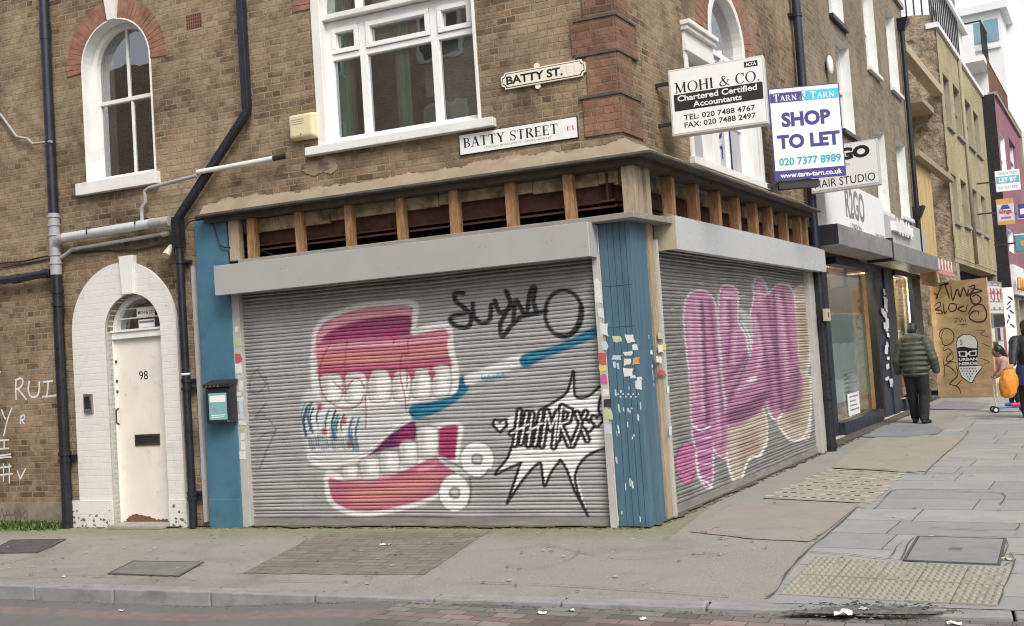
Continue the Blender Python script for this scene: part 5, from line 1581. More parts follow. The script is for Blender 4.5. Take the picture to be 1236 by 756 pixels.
def mural_pink(c):
    q = crop(800, 330, 2.605)
    P = lambda pts: [q(*p) for p in pts]
    MA, MD, ML, BE = (0.43, 0.17, 0.30), (0.17, 0.055, 0.13), (0.62, 0.42, 0.50), (0.42, 0.34, 0.26)
    O1 = [(66, 140), (74, 85), (95, 60), (130, 56), (158, 82), (170, 140), (178, 250), (192, 330), (202, 400), (200, 560), (182, 576), (160, 548), (148, 488), (118, 486), (92, 468), (86, 350), (70, 200)]
    O2 = [(180, 66), (192, 40), (222, 44), (236, 70), (236, 150), (258, 190), (268, 250), (236, 330), (206, 400), (190, 360), (184, 260), (178, 150)]
    O3 = [(278, 130), (288, 80), (286, 36), (302, 14), (322, 40), (330, 66), (352, 44), (376, 34), (404, 52), (414, 110), (422, 180), (426, 280), (440, 340), (430, 420), (374, 440), (356, 460), (336, 436), (322, 400), (300, 440), (208, 482), (202, 400), (262, 300), (284, 210)]
    B1_ = [(205, 484), (310, 428), (326, 520), (304, 572), (270, 580), (240, 654), (214, 630)]
    B2_ = [(376, 250), (420, 236), (440, 350), (452, 500), (410, 524), (372, 490), (366, 440)]
    B3_ = [(416, 72), (430, 44), (448, 62), (460, 250), (442, 330), (428, 250)]
    B4_ = [(436, 350), (462, 330), (462, 490), (446, 512)]
    H = [(95, 490), (150, 486), (156, 560), (152, 670), (120, 646), (106, 560)]
    for o in (B3_, B2_, B1_, B4_, O1, O2, O3, H): c.fill(P(o), (0.66, 0.66, 0.66), 1, 0.9, 1.5)
    for o, col in ((B3_, BE), (B4_, BE), (B2_, BE), (B1_, BE), (H, (0.34, 0.08, 0.26)), (O1, MA), (O2, MA), (O3, MA)): c.fill(P(o), col, 0.9, 0.9)
    for o in (B1_, B2_, B3_):
        n = len(o); cx = sum(p[0] for p in o) / n; cy = sum(p[1] for p in o) / n
        c.fill(P([(cx + (p[0] - cx) * 0.55 + 6, cy + (p[1] - cy) * 0.6 + 8) for p in o]), (0.25, 0.17, 0.14), 0.6, 4)
    for o in (O1, O2, O3):
        ys = sorted(p[1] for p in o); lo = ys[0] + (ys[-1] - ys[0]) * 0.5
        c.fill(P([(p[0], max(p[1], lo)) for p in o]), (0.25, 0.08, 0.20), 0.45, 9, -3, False)
    c.fill(P([(117, 108), (128, 108), (136, 300), (146, 474), (134, 476), (124, 300)]), MD, 0.95, 1.2)
    c.fill(P([(172, 120), (178, 120), (186, 300), (200, 420), (192, 420), (178, 300)]), (0.45, 0.45, 0.46), 0.95, 1.0)
    c.fill(P([(240, 110), (276, 140), (282, 200), (270, 240), (262, 190)]), (0.42, 0.42, 0.43), 0.95, 1.0)
    c.fill(P([(262, 336), (296, 318), (286, 344)]), (0.55, 0.54, 0.55), 0.9, 1.0)
    c.fill(P([(206, 440), (262, 418), (326, 376), (330, 396), (262, 446), (208, 462)]), MD, 0.9, 1.6)
    c.fill(P([(204, 386), (232, 336), (262, 270), (270, 280), (244, 340), (210, 410)]), MD, 0.85, 1.6)
    c.fill(P([(344, 70), (352, 62), (366, 250), (380, 420), (370, 424), (354, 250)]), MD, 0.85, 1.4)
    for st, w_ in (([(122, 110), (126, 200), (134, 330), (140, 470)], 3.6), ([(150, 90), (164, 250), (182, 400), (186, 540)], 3.0), ([(204, 330), (236, 300), (264, 256)], 4.0), ([(208, 440), (256, 420), (322, 380)], 6.0), ([(206, 466), (260, 452), (318, 410)], 5.0), ([(330, 80), (340, 160), (362, 300), (372, 420)], 3.2), ([(300, 130), (316, 220), (330, 300), (344, 420)], 3.6), ([(376, 60), (390, 150), (400, 260)], 2.6), ([(210, 90), (214, 170), (204, 280)], 3.0), ([(424, 300), (420, 380), (392, 430)], 4.0)):
        c.line(P(st), w_ * 1.25, MD, 0.85, 2.4)
    for st in ([(84, 130), (90, 220), (100, 400)], [(108, 76), (116, 180), (122, 330), (126, 440)], [(196, 66), (196, 160)], [(226, 190), (222, 280)], [(290, 140), (308, 230), (300, 300)], [(230, 370), (290, 330)], [(300, 40), (306, 90)], [(360, 70), (378, 180), (392, 330)], [(164, 300), (172, 430), (180, 520)]):
        c.line(P(st), 4.2, ML, 0.65, 2.6)
    for k in range(8):
        c.line(P([(100 + k * 2, 500 + k * 20), (150, 494 + k * 21)]), 1.5, (0.66, 0.62, 0.66) if k % 2 else MD, 0.9, 0.6)
    c.blob(q(75, 597), 14.0, 26, MD, 1, 1.0); c.blob(q(75, 597), 12.0, 24, (0.47, 0.15, 0.29), 1, 1.0)
    for k in range(4):
        c.line(P([(54, 562 + k * 22), (64, 568 + k * 22), (76, 560 + k * 22), (96, 562 + k * 22)]), 1.6, MD, 0.9, 0.7)
    for st in ([(300, 30), (322, 40)], [(290, 60), (324, 70)], [(190, 60), (232, 66)], [(192, 76), (234, 82)], [(240, 160), (262, 200), (270, 250)], [(246, 150), (270, 190), (280, 240)], [(272, 340), (292, 326)], [(276, 326), (292, 332)], [(416, 70), (446, 66)], [(420, 90), (450, 84)]):
        c.line(P(st), 1.6, (0.66, 0.64, 0.66), 0.9, 0.6)
    for st in ([(200, 580), (214, 632), (240, 656), (272, 582), (304, 574), (328, 520)], [(334, 440), (356, 462), (376, 442)], [(372, 492), (410, 526), (452, 502), (464, 440)], [(104, 560), (116, 640), (138, 656), (154, 672)], [(150, 480), (120, 494), (96, 480)]):
        c.line(P(st), 2.2, (0.70, 0.70, 0.70), 0.95, 0.7)
    for x, y in ((36, 110), (48, 60), (252, 70), (120, 30), (30, 480), (20, 240), (44, 380), (260, 130), (190, 20)):
        c.line(P([(x - 7, y + 2), (x + 7, y - 2)]), 1.4, (0.6, 0.6, 0.6), 0.7, 0.6)

def shutter(frame, x0, x1, z0, z1, nx, paint, attr, label, y0=0.03):
    """curtain of curved interlocking slats, one mesh, with the sprayed paint as a colour attribute"""
    pitch = 0.0735
    prof = [(0.0, 0.004), (0.03, 0.016), (0.07, 0.016), (0.10, 0.002), (0.20, -0.005), (0.34, -0.008), (0.48, -0.005), (0.58, 0.002), (0.61, 0.013), (0.65, 0.013), (0.68, 0.002), (0.82, -0.003), (0.94, 0.000)]
    rows = []
    z = z0 + 0.085
    while z < z1:
        for t, y in prof:
            if z + t * pitch <= z1: rows.append((z + t * pitch, y0 + y))
        z += pitch
    xs = np.linspace(x0, x1, nx)
    nr = len(rows)
    rz = np.array([r[0] for r in rows]); ry = np.array([r[1] for r in rows])
    XX = np.tile(xs, nr); ZZ = np.repeat(rz, nx); YY = np.repeat(ry, nx)
    # slats are never quite true
    sag = 0.0035 * np.sin(XX * 1.7 + ZZ * 0.9) + 0.002 * np.sin(XX * 4.3 - ZZ * 2.2)
    dent = sum(0.012 * np.exp(-(((XX - a_) / 0.16) ** 2 + ((ZZ - b_) / 0.09) ** 2)) for a_, b_ in ((x0 + 0.7, 0.35), (x0 + 2.9, 0.6), (x0 + 1.9, 1.9), (x1 - 0.5, 1.2), (x0 + 1.2, 1.1), (x1 - 1.3, 0.25)))
    YY = YY + dent; ZZ = ZZ + sag
    YY = YY + 0.0035 * np.sin(XX * 1.3 + ZZ * 2.1) + 0.002 * np.sin(XX * 5.1 + ZZ * 31.0)
    V = np.stack([XX, YY, ZZ], 1)
    fr = np.array(frame.M)
    flat = np.stack([XX, np.full_like(XX, y0), ZZ], 1)
    Wd = flat @ fr[:3, :3].T + fr[:3, 3]
    px, py = project(Wd)
    c = Canvas(px, py)
    paint(c)
    P = WORLD[bld.name].inverted() @ frame.M
    Pm = np.array(P)
    Vl = V @ Pm[:3, :3].T + Pm[:3, 3]
    i = np.arange(nr - 1)[:, None] * nx + np.arange(nx - 1)[None, :]
    fc = np.stack([i, i + 1, i + nx + 1, i + nx], -1).reshape(-1, 4)
    me = bpy.data.meshes.new('slat_curtain')
    me.vertices.add(len(Vl)); me.vertices.foreach_set('co', Vl.astype(np.float32).ravel())
    me.loops.add(fc.size); me.loops.foreach_set('vertex_index', fc.ravel().astype(np.int32))
    me.polygons.add(len(fc))
    me.polygons.foreach_set('loop_start', np.arange(0, fc.size, 4, dtype=np.int32))
    me.update(calc_edges=True); me.validate()
    me.polygons.foreach_set('use_smooth', np.ones(len(me.polygons), dtype=bool))
    a = me.color_attributes.new(attr, 'FLOAT_COLOR', 'POINT')
    a.data.foreach_set('color', np.concatenate([c.C, c.A[:, None]], 1).astype(np.float32).ravel())
    me.materials.append(painted_metal('painted_' + attr, (0.36, 0.355, 0.345), attr))
    # shutter root: bottom bar carries the curtain
    b = MB(frame).m(mat('shutter_bottom_bar', (0.30, 0.285, 0.26), 0.5, metal=0.3, var=0.2, vs=5, bump=0.1, stretch=(0.5, 1, 3), grime=((0.12, 0.09, 0.07), 4, 0.5, 0.6)))
    b.box(x0, x1, y0 - 0.012, y0 + 0.012, z0 + 0.012, z0 + 0.09)
    b.box(x0, x1, y0 - 0.020, y0 - 0.0121, z0 + 0.012, z0 + 0.026)
    rt = b.build('roller_shutter', bld, label=label)
    o = bpy.data.objects.new('slat_curtain', me); COL.objects.link(o)
    o.parent = rt; WORLD[o.name] = WORLD[rt.name]
    return rt

def stickers(mb, frame, spots, y, parent=None):
    for (x, y0, wpx, hpx, col) in spots:
        u0, z0 = frame(x - wpx / 2, y0 + hpx / 2, -y); u1, z1 = frame(x + wpx / 2, y0 - hpx / 2, -y)
        t = random.uniform(-0.1, 0.1)
        w2, h2_ = abs(u1 - u0) * 0.16, abs(z1 - z0) * 0.12
        J = lambda: random.uniform(-1, 1)
        pts = [(u0 + J() * w2, z0 + J() * h2_), ((u0 + u1) / 2 + J() * w2, z0 + (u1 - u0) * t / 2 + J() * h2_), (u1 + J() * w2, z0 + (u1 - u0) * t + J() * h2_), (u1 + J() * w2, (z0 + z1) / 2 + J() * h2_), (u1 + J() * w2, z1 + (u1 - u0) * t + J() * h2_), ((u0 + u1) / 2, z1 + (u1 - u0) * t / 2 + J() * h2_), (u0 + J() * w2, z1 + J() * h2_)]
        if parent is not None: MB(frame).m(col).flat(pts, y - random.uniform(0.0012, 0.0026)).build('sticker', parent)
        else: mb.m(col).flat(pts, y - random.uniform(0.0012, 0.0026))

PAP = [mat('paper_white', (0.64, 0.64, 0.62), 0.6, var=0.12, vs=30, bump=0, grime=((0.4, 0.38, 0.35), 20, 0.52, 0.5)), mat('paper_pale_blue', (0.50, 0.56, 0.60), 0.6, bump=0), mat('paper_yellow', (0.58, 0.50, 0.16), 0.6, bump=0), mat('paper_red', (0.44, 0.09, 0.10), 0.6, bump=0), mat('paper_green', (0.42, 0.50, 0.30), 0.6, bump=0), mat('paper_pink', (0.50, 0.10, 0.25), 0.6, bump=0), mat('paper_orange', (0.58, 0.30, 0.08), 0.6, bump=0), mat('paper_black', (0.03, 0.03, 0.03), 0.6, bump=0)]
PW, PB, PY, PR, PG, PP, PO, PKK = PAP

# shutter on the side street
gl0 = (F.u(279, 361, 0.02) + F.u(291.8, 640, 0.02)) / 2; gl1 = (F.u(290, 362, 0.02) + F.u(303, 640, 0.02)) / 2
gr0 = (F.u(716.5, 318, 0.02) + F.u(736.5, 636, 0.02)) / 2; gr1 = (F.u(725, 317, 0.0) + F.u(748, 636, 0.0)) / 2
Zb = F.z(485, 308 + 333 * 0 + 24.5, 0.25)
hb = F.z(485, 333.3, 0.25); ht = F.z(483, 294.5, 0.25)
sh1 = shutter(F, gl1 - 0.02, gr0 + 0.02, 0.0, hb + 0.12, 620, mural_teeth, 'mural', 'grey roller shutter sprayed with giant pink teeth and a toothbrush')
g = MB(F).m(GUIDE)
g.box(gl0, gl1, -0.035, 0.06, 0, ht)
g.build('guide_rail', sh1, bev=0.003)
g = MB(F).m(GUIDE)
g.box(gr0, gr0 + 0.055, -0.04, 0.06, 0, ht - 0.01)
g.box(gr0 + 0.055, gr1 - 0.006, -0.012, 0.06, 0, ht - 0.01)
g.build('guide_rail', sh1, bev=0.003)
h = MB(F).m(HOUS)
hx0, hx1 = F.u(259, 340, 0.25), F.u(710, 287, 0.25)
h.prism([(hx0, hb), (hx1, hb), (hx1, ht), (hx0, ht)], -0.25, -0.22)
h.box(hx0, hx1, -0.22, 0.03, ht - 0.012, ht)
h.box(hx0, hx1, -0.22, -0.16, hb, hb + 0.012)
h.m(ENDCAP if False else HOUSR).box(hx1 - 0.002, hx1 + 0.004, -0.249, 0.03, hb + 0.001, ht - 0.001)
h.m(HOUS).box(hx0 - 0.004, hx0 + 0.002, -0.249, 0.03, hb + 0.001, ht - 0.001)
h.m(DARK).box(hx0 + 0.02, hx1 - 0.02, -0.15, 0.02, hb + 0.06, hb + 0.07)
h.build('shutter_box', sh1, bev=0.004)
st = MB(F)
spots = []
y = 394.0
while y < 556:
    h_ = random.uniform(5, 17)
    spots.append((286.5 + 0.046 * (y - 400) + random.uniform(-1.2, 1.2), y + h_ / 2, random.uniform(4, 8.5), h_ * 0.92, random.choice([PW, PW, PW, PB, PW, PW, PR, PG])))
    y += h_ * (1 if random.random() < 0.75 else 1.6)
stickers(st, F, spots, -0.0358, sh1)
sp2 = [(729, 398, 7, 16, PW), (730, 418, 6, 10, PB), (727, 433, 8, 13, PR), (728, 445, 8, 8, PY), (729, 458, 8, 12, PP), (731, 474, 7, 10, PW), (733, 487, 8, 10, PKK), (734, 500, 8, 12, PG), (734, 518, 7, 12, PB), (722, 352, 5, 30, PW), (725, 378, 6, 12, PW)]
stickers(st, F, [(x + (y - 440) * 0.0, y, w_, h_, m_) for x, y, w_, h_, m_ in sp2], -0.0408, sh1)

# stickers and scraps on the pillar
st = MB(F)
sp = [(745, 409, 9, 8, PG), (761, 409, 10, 10, PW), (766, 419, 7, 7, PW), (758, 427, 10, 6, PW), (744.5, 431, 10, 6, PB), (757, 437, 8, 8, PW), (768, 436, 7, 9, PO), (758, 450, 12, 11, PW), (771, 465, 6, 11, PW), (742, 441, 3, 8, PB), (746, 442, 2, 8, PB), (764, 455, 7, 4, PB), (772, 457, 5, 4, PW)]
stickers(st, F, sp, -0.001, pil)
scr = [(random.uniform(742, 774), random.uniform(466, 640), random.uniform(0.6, 1.8), random.uniform(1.5, 9), random.choice([PB, PB, PW])) for k in range(44)]
scr = [s_ for s_ in scr if random.random() < (0.9 if s_[1] < 520 else 0.35)]
stickers(st, F, scr, -0.0005)
for k in range(9):
    stickers(st, F, [(746 + k * 3.1, 476 + (k % 2) * 3, 1.8, 2.2, PB)], -0.0005)
st.build('paper_flakes', pil)
st = MB(R)
sp = [(777, 400, 4, 6, PW), (777, 408, 3.5, 8, PB), (781.5, 407, 4, 5, PW), (782, 417, 5, 6, PG), (776.5, 420, 2.5, 6, PW), (785, 425, 4, 6, PW), (779, 439, 3, 10, PB), (783, 436, 4, 5, PW), (785, 442, 4, 5, PW), (785.5, 453, 4, 12, PW), (787, 466, 4, 8, PW)]
stickers(st, R, sp, -0.001, pil)

# shutter on the main road
q0 = (R.u(783, 268, 0.02) + R.u(805, 630, 0.02)) / 2
q1 = (R.u(796, 318, 0.02) + R.u(813, 627, 0.02)) / 2
q2_ = (R.u(976, 330, 0.02) + R.u(988.5, 547, 0.02)) / 2; q3 = (R.u(981, 330, 0.02) + R.u(995, 545, 0.02)) / 2
hbR = R.z(908, 314.8, 0.2); htR = R.z(905.6, 281.2, 0.2)
sh2 = shutter(R, q1 - 0.02, q2_ + 0.02, 0.0, hbR + 0.1, 420, mural_pink, 'pink_piece', 'grey roller shutter sprayed with tall pink and beige graffiti letters')
g = MB(R).m(TIMBG)
g.box(q0, q1 - 0.05, -0.02, 0.06, 0, htR - 0.02)
g.build('timber_jamb', sh2, bev=0.003)
g = MB(R).m(GUIDE).box(q1 - 0.05, q1, -0.045, 0.06, 0, hbR + 0.1)
g.build('guide_rail', sh2, bev=0.003)
g = MB(R).m(GUIDE)
g.box(q2_, q3, -0.045, 0.06, 0, hbR + 0.1)
g.build('guide_rail', sh2, bev=0.003)
h = MB(R).m(HOUSR)
rx0, rx1 = R.u(817, 283, 0.2), R.u(996.4, 313, 0.2)
h.prism([(rx0, hbR), (rx1, hbR), (rx1, htR), (rx0, htR)], -0.2, -0.17)
h.box(rx0, rx1, -0.17, 0.03, htR - 0.012, htR)
h.box(rx0, rx1, -0.17, -0.11, hbR, hbR + 0.012)
h.m(ENDCAP).box(rx0 - 0.012, rx0 + 0.002, -0.199, 0.03, hbR + 0.001, htR - 0.001)
h.m(HOUSR).box(rx1 - 0.002, rx1 + 0.004, -0.199, 0.03, hbR + 0.001, htR - 0.001)
h.m(DARK).box(rx0 + 0.02, rx1 - 0.02, -0.1, 0.02, hbR + 0.05, hbR + 0.06)
h.build('shutter_box', sh2, bev=0.004)
st = MB(R)
sp = [(797, 421, 5, 9, PW), (795.5, 434, 5, 8, PW), (799, 449, 8, 8, PR), (801, 419, 4, 7, PY), (797, 405, 5, 8, PG), (806, 470, 3, 10, PW), (809, 520, 3, 12, PB)]
stickers(st, R, sp, -0.047, sh2)
# ------------------------------------------------------------------ pipes, cables and boxes on the side street wall
def pt(px, py, d): 
    u_, z_ = F(px, py, d)
    return (u_, -d, z_)
# tall drainpipe at the left
dp = thing('drainpipe', 'tall dark drainpipe left of the white door with a grey middle joint', 'drainpipe', F, (F.u(82, 640, 0.09), -0.09, 0))
ud = lambda y: F.u(53 + 29 * y / 640.0, y, 0.09)
u0 = (ud(0) + ud(640)) / 2
zz = lambda y: F.z(53 + 29 * y / 640.0, y, 0.09)
a = MB(F).m(NAVYP)
a.tube([(u0, -0.09, zz(262)), (u0, -0.09, 9.3)], 0.056, 16)
a.tube([(u0, -0.09, zz(48)), (u0, -0.09, zz(28))], 0.063, 16)
a.build('upper_pipe', dp, True, auto=40)
a = MB(F).m(BLACKP)
a.tube([(u0, -0.09, 0.0), (u0, -0.09, zz(330))], 0.058, 16)
for y in (352, 368, 548, 556, 640):
    a.tube([(u0, -0.09, zz(y) - 0.02), (u0, -0.09, zz(y) + 0.02)], 0.072, 16)
a.box(u0 - 0.11, u0 + 0.11, -0.05, 0.0, zz(553) - 0.03, zz(553) + 0.03)
a.build('lower_pipe', dp, True, auto=40)
a = MB(F).m(GREYP)
a.tube([(u0, -0.09, zz(332)), (u0, -0.09, zz(258))], 0.063, 16)
for y in (262, 272, 284, 308, 318): a.tube([(u0, -0.09, zz(y) - 0.012), (u0, -0.09, zz(y) + 0.012)], 0.073, 16)
a.build('joint', dp, True, auto=40)
# waste pipe running across
wp = thing('waste_pipe', 'silvery waste pipe running from the drainpipe to the downpipe above the door', 'pipe', F, pt(140, 276, 0.12))
a = MB(F).m(SILVERP)
p0, p1 = pt(78, 287, 0.12), pt(205, 267, 0.12)
pm = pt(182, 270, 0.12)
a.tube([p0, pm], 0.052, 16)
a.m(GREYP).tube([pm, p1], 0.056, 16)
a.tube([pt(66, 300, 0.09), pt(69, 291, 0.10), p0], [0.06, 0.06, 0.058], 14)
a.build('pipe', wp, True, auto=40)
a = MB(F).m(BLACKP)
for px, py in ((168, 268), (110, 280)):
    q = pt(px, py, 0.12); a.tube([(q[0], -0.19, q[2] - 0.035), (q[0], -0.19, q[2] + 0.04), (q[0], -0.0, q[2] + 0.05)], 0.008, 6)
a.build('clip', wp)
tp = MB(F).m(GREYP)
tp.tube([pt(68, 312, 0.07), pt(76, 310, 0.07), pt(88, 301, 0.07), pt(205, 281, 0.07)], 0.022, 12)
tp.tube([pt(196, 283, 0.07), pt(203, 281.5, 0.07)], 0.032, 12)
tag(tp.build('overflow_pipe', smooth=True, auto=50), 'thin grey pipe sloping under the silvery waste pipe', 'pipe')
op = thing('overflow_pipe', 'thin grey and white overflow pipe crossing the bent downpipe', 'pipe', F, pt(240, 208, 0.10))
a = MB(F).m(GREYP)
a.tube([pt(171.5, 268, 0.10), pt(171.5, 250, 0.08), pt(176, 244, 0.08), pt(174.5, 231, 0.08), pt(180, 227, 0.08), pt(238, 212, 0.17)], 0.021, 12)
a.build('grey_pipe', op, True, auto=50)
a = MB(F).m(WHITEPIPE)
a.tube([pt(238, 208, 0.17), pt(270, 202.5, 0.14), pt(332, 191, 0.10)], 0.027, 12)
a.m(BLACKP).tube([pt(330, 191.5, 0.10), pt(344, 188.5, 0.08)], 0.030, 12)
a.build('white_pipe', op, True, auto=50)
# bent downpipe between the door and the shopfront
bd = thing('downpipe', 'black square downpipe with a slanted bend between the door and the blue panel', 'drainpipe', F, pt(230, 640, 0.10))
a = MB(F).m(NAVYP)
a.tube([(F.u(294, 66, 0.1), -0.1, 9.3), pt(298, 132, 0.1)], 0.040, 4, sq=True)
a.tube([pt(298, 128, 0.1), pt(297.5, 137, 0.1), pt(216, 262, 0.1), pt(214.5, 272, 0.1)], 0.038, 4, sq=True)
a.build('upper_pipe', bd, bev=0.006)
a = MB(F).m(BLACKP)
uq = (F.u(214.5, 270, 0.1) + F.u(234, 640, 0.1)) / 2
q = pt(216, 270, 0.1)
a.tube([(uq, -0.1, q[2] + 0.05), (uq, -0.1, 0.01)], 0.043, 14)
a.tube([(uq, -0.1, q[2] - 0.26), (uq, -0.1, q[2] + 0.07)], 0.050, 4, sq=True)
for y in (316, 460, 470, 596, 602):
    z_ = F.z(220, y, 0.1)
    a.tube([(uq, -0.1, z_ - 0.018), (uq, -0.1, z_ + 0.018)], 0.056, 14)
    a.box(uq - 0.085, uq + 0.085, -0.06, 0.0, z_ - 0.015, z_ + 0.015)
a.build('lower_pipe', bd, True, auto=40)
a = MB(F).m(SIGNW); a.tube([(uq, -0.1, F.z(222, 452, 0.1) - 0.012), (uq, -0.1, F.z(222, 452, 0.1) + 0.012)], 0.047, 14); a.build('tape', bd, True)
t2 = MB(F).m(GREYP)
t2.box(F.u(231.5, 330, 0.03), F.u(235, 330, 0.03), -0.045, 0, 0.06, F.z(231, 322, 0.03))
tag(t2.build('cable_trunking'), 'narrow grey trunking strip between black downpipe and blue panel', 'trunking')
# black branch pipe leaving the frame
a = MB(F).m(NAVYP)
a.tube([pt(-90, 348, 0.10), pt(22, 336.5, 0.10), pt(62, 329, 0.10)], 0.046, 14)
a.tube([pt(16, 337.5, 0.10), pt(24, 336, 0.10)], 0.053, 14); a.tube([pt(52, 331, 0.10), pt(58, 330, 0.10)], 0.055, 14)
tag(a.build('branch_pipe', smooth=True, auto=40), 'black side pipe joining the drainpipe below its grey joint', 'pipe')
a = MB(F).m(GREYP)
a.tube([pt(-30, 112, 0.05), pt(2, 140, 0.05), pt(20, 165, 0.05), pt(33, 167.5, 0.05), pt(40, 174, 0.06), pt(62, 171, 0.14)], 0.016, 10)
tag(a.build('conduit', smooth=True, auto=50), 'grey conduit zigzagging down to the upper drainpipe', 'conduit')
# cables
CBL = mat('black_cable', (0.02, 0.018, 0.017), 0.6, bump=0)
def cable(pts, r, label, cat='cable'):
    a = MB(F).m(CBL)
    a.tube(smoothline(pts, 5), r, 6)
    return tag(a.build('cable', smooth=True, auto=60), label, cat)
cable([pt(-40, 322, 0.02), pt(0, 318, 0.02), pt(30, 315, 0.02), pt(60, 309, 0.03), pt(120, 303, 0.02), pt(160, 302, 0.02), pt(190, 296, 0.02), pt(210, 290, 0.05)], 0.010, 'thick black cable sagging across brick above the arched door surround')
cable([pt(-40, 330, 0.015), pt(10, 322, 0.015), pt(40, 317, 0.015), pt(64, 311, 0.02)], 0.006, 'thin lower black cable running left of the drainpipe')
cable([pt(222, 278, 0.12), pt(228, 269, 0.12), pt(240, 264.5, 0.10), pt(250, 265, 0.10), pt(258, 273, 0.085), pt(264, 292, 0.075), pt(269, 298, 0.075), pt(278, 299, 0.075)], 0.007, 'dark cable looping over the top of the blue panel')
cable([pt(284, 299, -0.06), pt(305, 299, -0.06), pt(312, 302, -0.06), pt(330, 308, -0.05)], 0.006, 'loose dark cable behind the first timber posts')
# security lamp
sl = thing('wall_lamp', 'small cream security lamp on brick beside the bent downpipe', 'lamp', F, pt(203, 305, 0.1))
a = MB(F).m(mat('aged_cream_plastic', (0.50, 0.44, 0.32), 0.5, bump=0))
q0, q1 = pt(200, 309, 0.16), pt(207, 298, 0.06)
a.tube([q0, q1], [0.045, 0.033], 12); a.build('lamp_housing', sl, True, auto=40)
a = MB(F).m(BLACKPL); a.tube([q1, pt(212, 303, 0.0)], 0.012, 8); a.build('bracket', sl, True)
# intercom
ic = thing('door_intercom', 'slim grey intercom panel on the white surround left of the door', 'intercom', F, pt(106.5, 487, 0.05))
a = MB(F).m(STEELG); x0, x1, z0, z1 = F.u(101.5, 487, 0.05), F.u(111.5, 487, 0.05), F.z(106, 499, 0.05), F.z(106, 475.5, 0.05)
a.box(x0, x1, -0.062, -0.03, z0, z1); a.build('case', ic, bev=0.006)
a = MB(F).m(BLACKPL); a.box(x0 + 0.018, x1 - 0.03, -0.0645, -0.06, z0 + 0.05, z1 - 0.03)
for k in range(3): a.box(x1 - 0.026, x1 - 0.014, -0.065, -0.06, z0 + 0.05 + 0.035 * k, z0 + 0.07 + 0.035 * k)
a.build('grille', ic)
# alarm box
ab = thing('alarm_box', 'yellowed plastic alarm box left of the wide white window', 'alarm box', F, pt(365, 170, 0.06))
a = MB(F).m(CREAM); x0, x1, z0, z1 = F.u(350, 152, 0.05), F.u(382, 152, 0.05), F.z(366, 169, 0.05), F.z(366, 136.5, 0.05)
a.hexa([(x0 + 0.02, -0.10, z0 + 0.02), (x1 - 0.02, -0.10, z0 + 0.02), (x1 - 0.02, -0.10, z1 - 0.02), (x0 + 0.02, -0.10, z1 - 0.02)], [(x0, 0.0, z0), (x1, 0.0, z0), (x1, 0.0, z1), (x0, 0.0, z1)])
a.build('cover', ab, bev=0.022)
a = MB(F).m(INKG)
for k in range(3): a.box(x0 + 0.05, x1 - 0.12, -0.102, -0.0995, z1 - 0.075 - 0.022 * k, z1 - 0.071 - 0.022 * k)
a.tube([(x0 + 0.16, -0.102, z0 + 0.05), (x0 + 0.16, -0.099, z0 + 0.05)], 0.010, 8)
a.build('label', ab)
# litter bin style box on the blue panel
cb = thing('ashtray_bin', 'black wall mounted ashtray bin with teal label on the blue panel', 'ashtray bin', F, pt(263, 510, 0.06))
x0, x1, z0, z1 = F.u(248, 487, 0.17), F.u(278, 487, 0.17), F.z(263, 511, 0.17), F.z(263, 466, 0.17)
a = MB(F).m(BLACKPL)
a.hexa([(x0, -0.17, z0), (x1, -0.17, z0), (x1, -0.17, z1 - 0.02), (x0, -0.17, z1 - 0.02)], [(x0, -0.05, z0), (x1, -0.05, z0), (x1, -0.05, z1 + 0.03), (x0, -0.05, z1 + 0.03)])
a.build('body', cb, bev=0.012)
a = MB(F).m(BLACKPL)
a.hexa([(x0 - 0.012, -0.19, z1 - 0.015), (x1 + 0.012, -0.19, z1 - 0.015), (x1 + 0.012, -0.19, z1 + 0.02), (x0 - 0.012, -0.19, z1 + 0.02)], [(x0 - 0.012, -0.045, z1 + 0.02), (x1 + 0.012, -0.045, z1 + 0.02), (x1 + 0.012, -0.045, z1 + 0.065), (x0 - 0.012, -0.045, z1 + 0.065)])
a.m(STEELG)
for k in range(4): a.box(x0 + 0.03 + 0.05 * k, x0 + 0.045 + 0.05 * k, -0.1915, -0.188, z1 - 0.008, z1 + 0.012)
a.build('lid', cb, bev=0.006)
a = MB(F).m(TEALL); a.box(x0 + 0.045, x1 - 0.045, -0.1725, -0.168, z0 + 0.035, z1 - 0.075)
a.m(PWHITE).box(x0 + 0.06, x1 - 0.06, -0.1735, -0.172, z1 - 0.17, z1 - 0.10); a.box(x0 + 0.07, x1 - 0.09, -0.1735, -0.172, z0 + 0.06, z0 + 0.068); a.box(x0 + 0.07, x1 - 0.07, -0.1735, -0.172, z0 + 0.08, z0 + 0.088)
a.m(STEELG).box(x1 - 0.05, x1 - 0.02, -0.1745, -0.17, z0 + 0.01, z0 + 0.03)
a.build('label', cb)

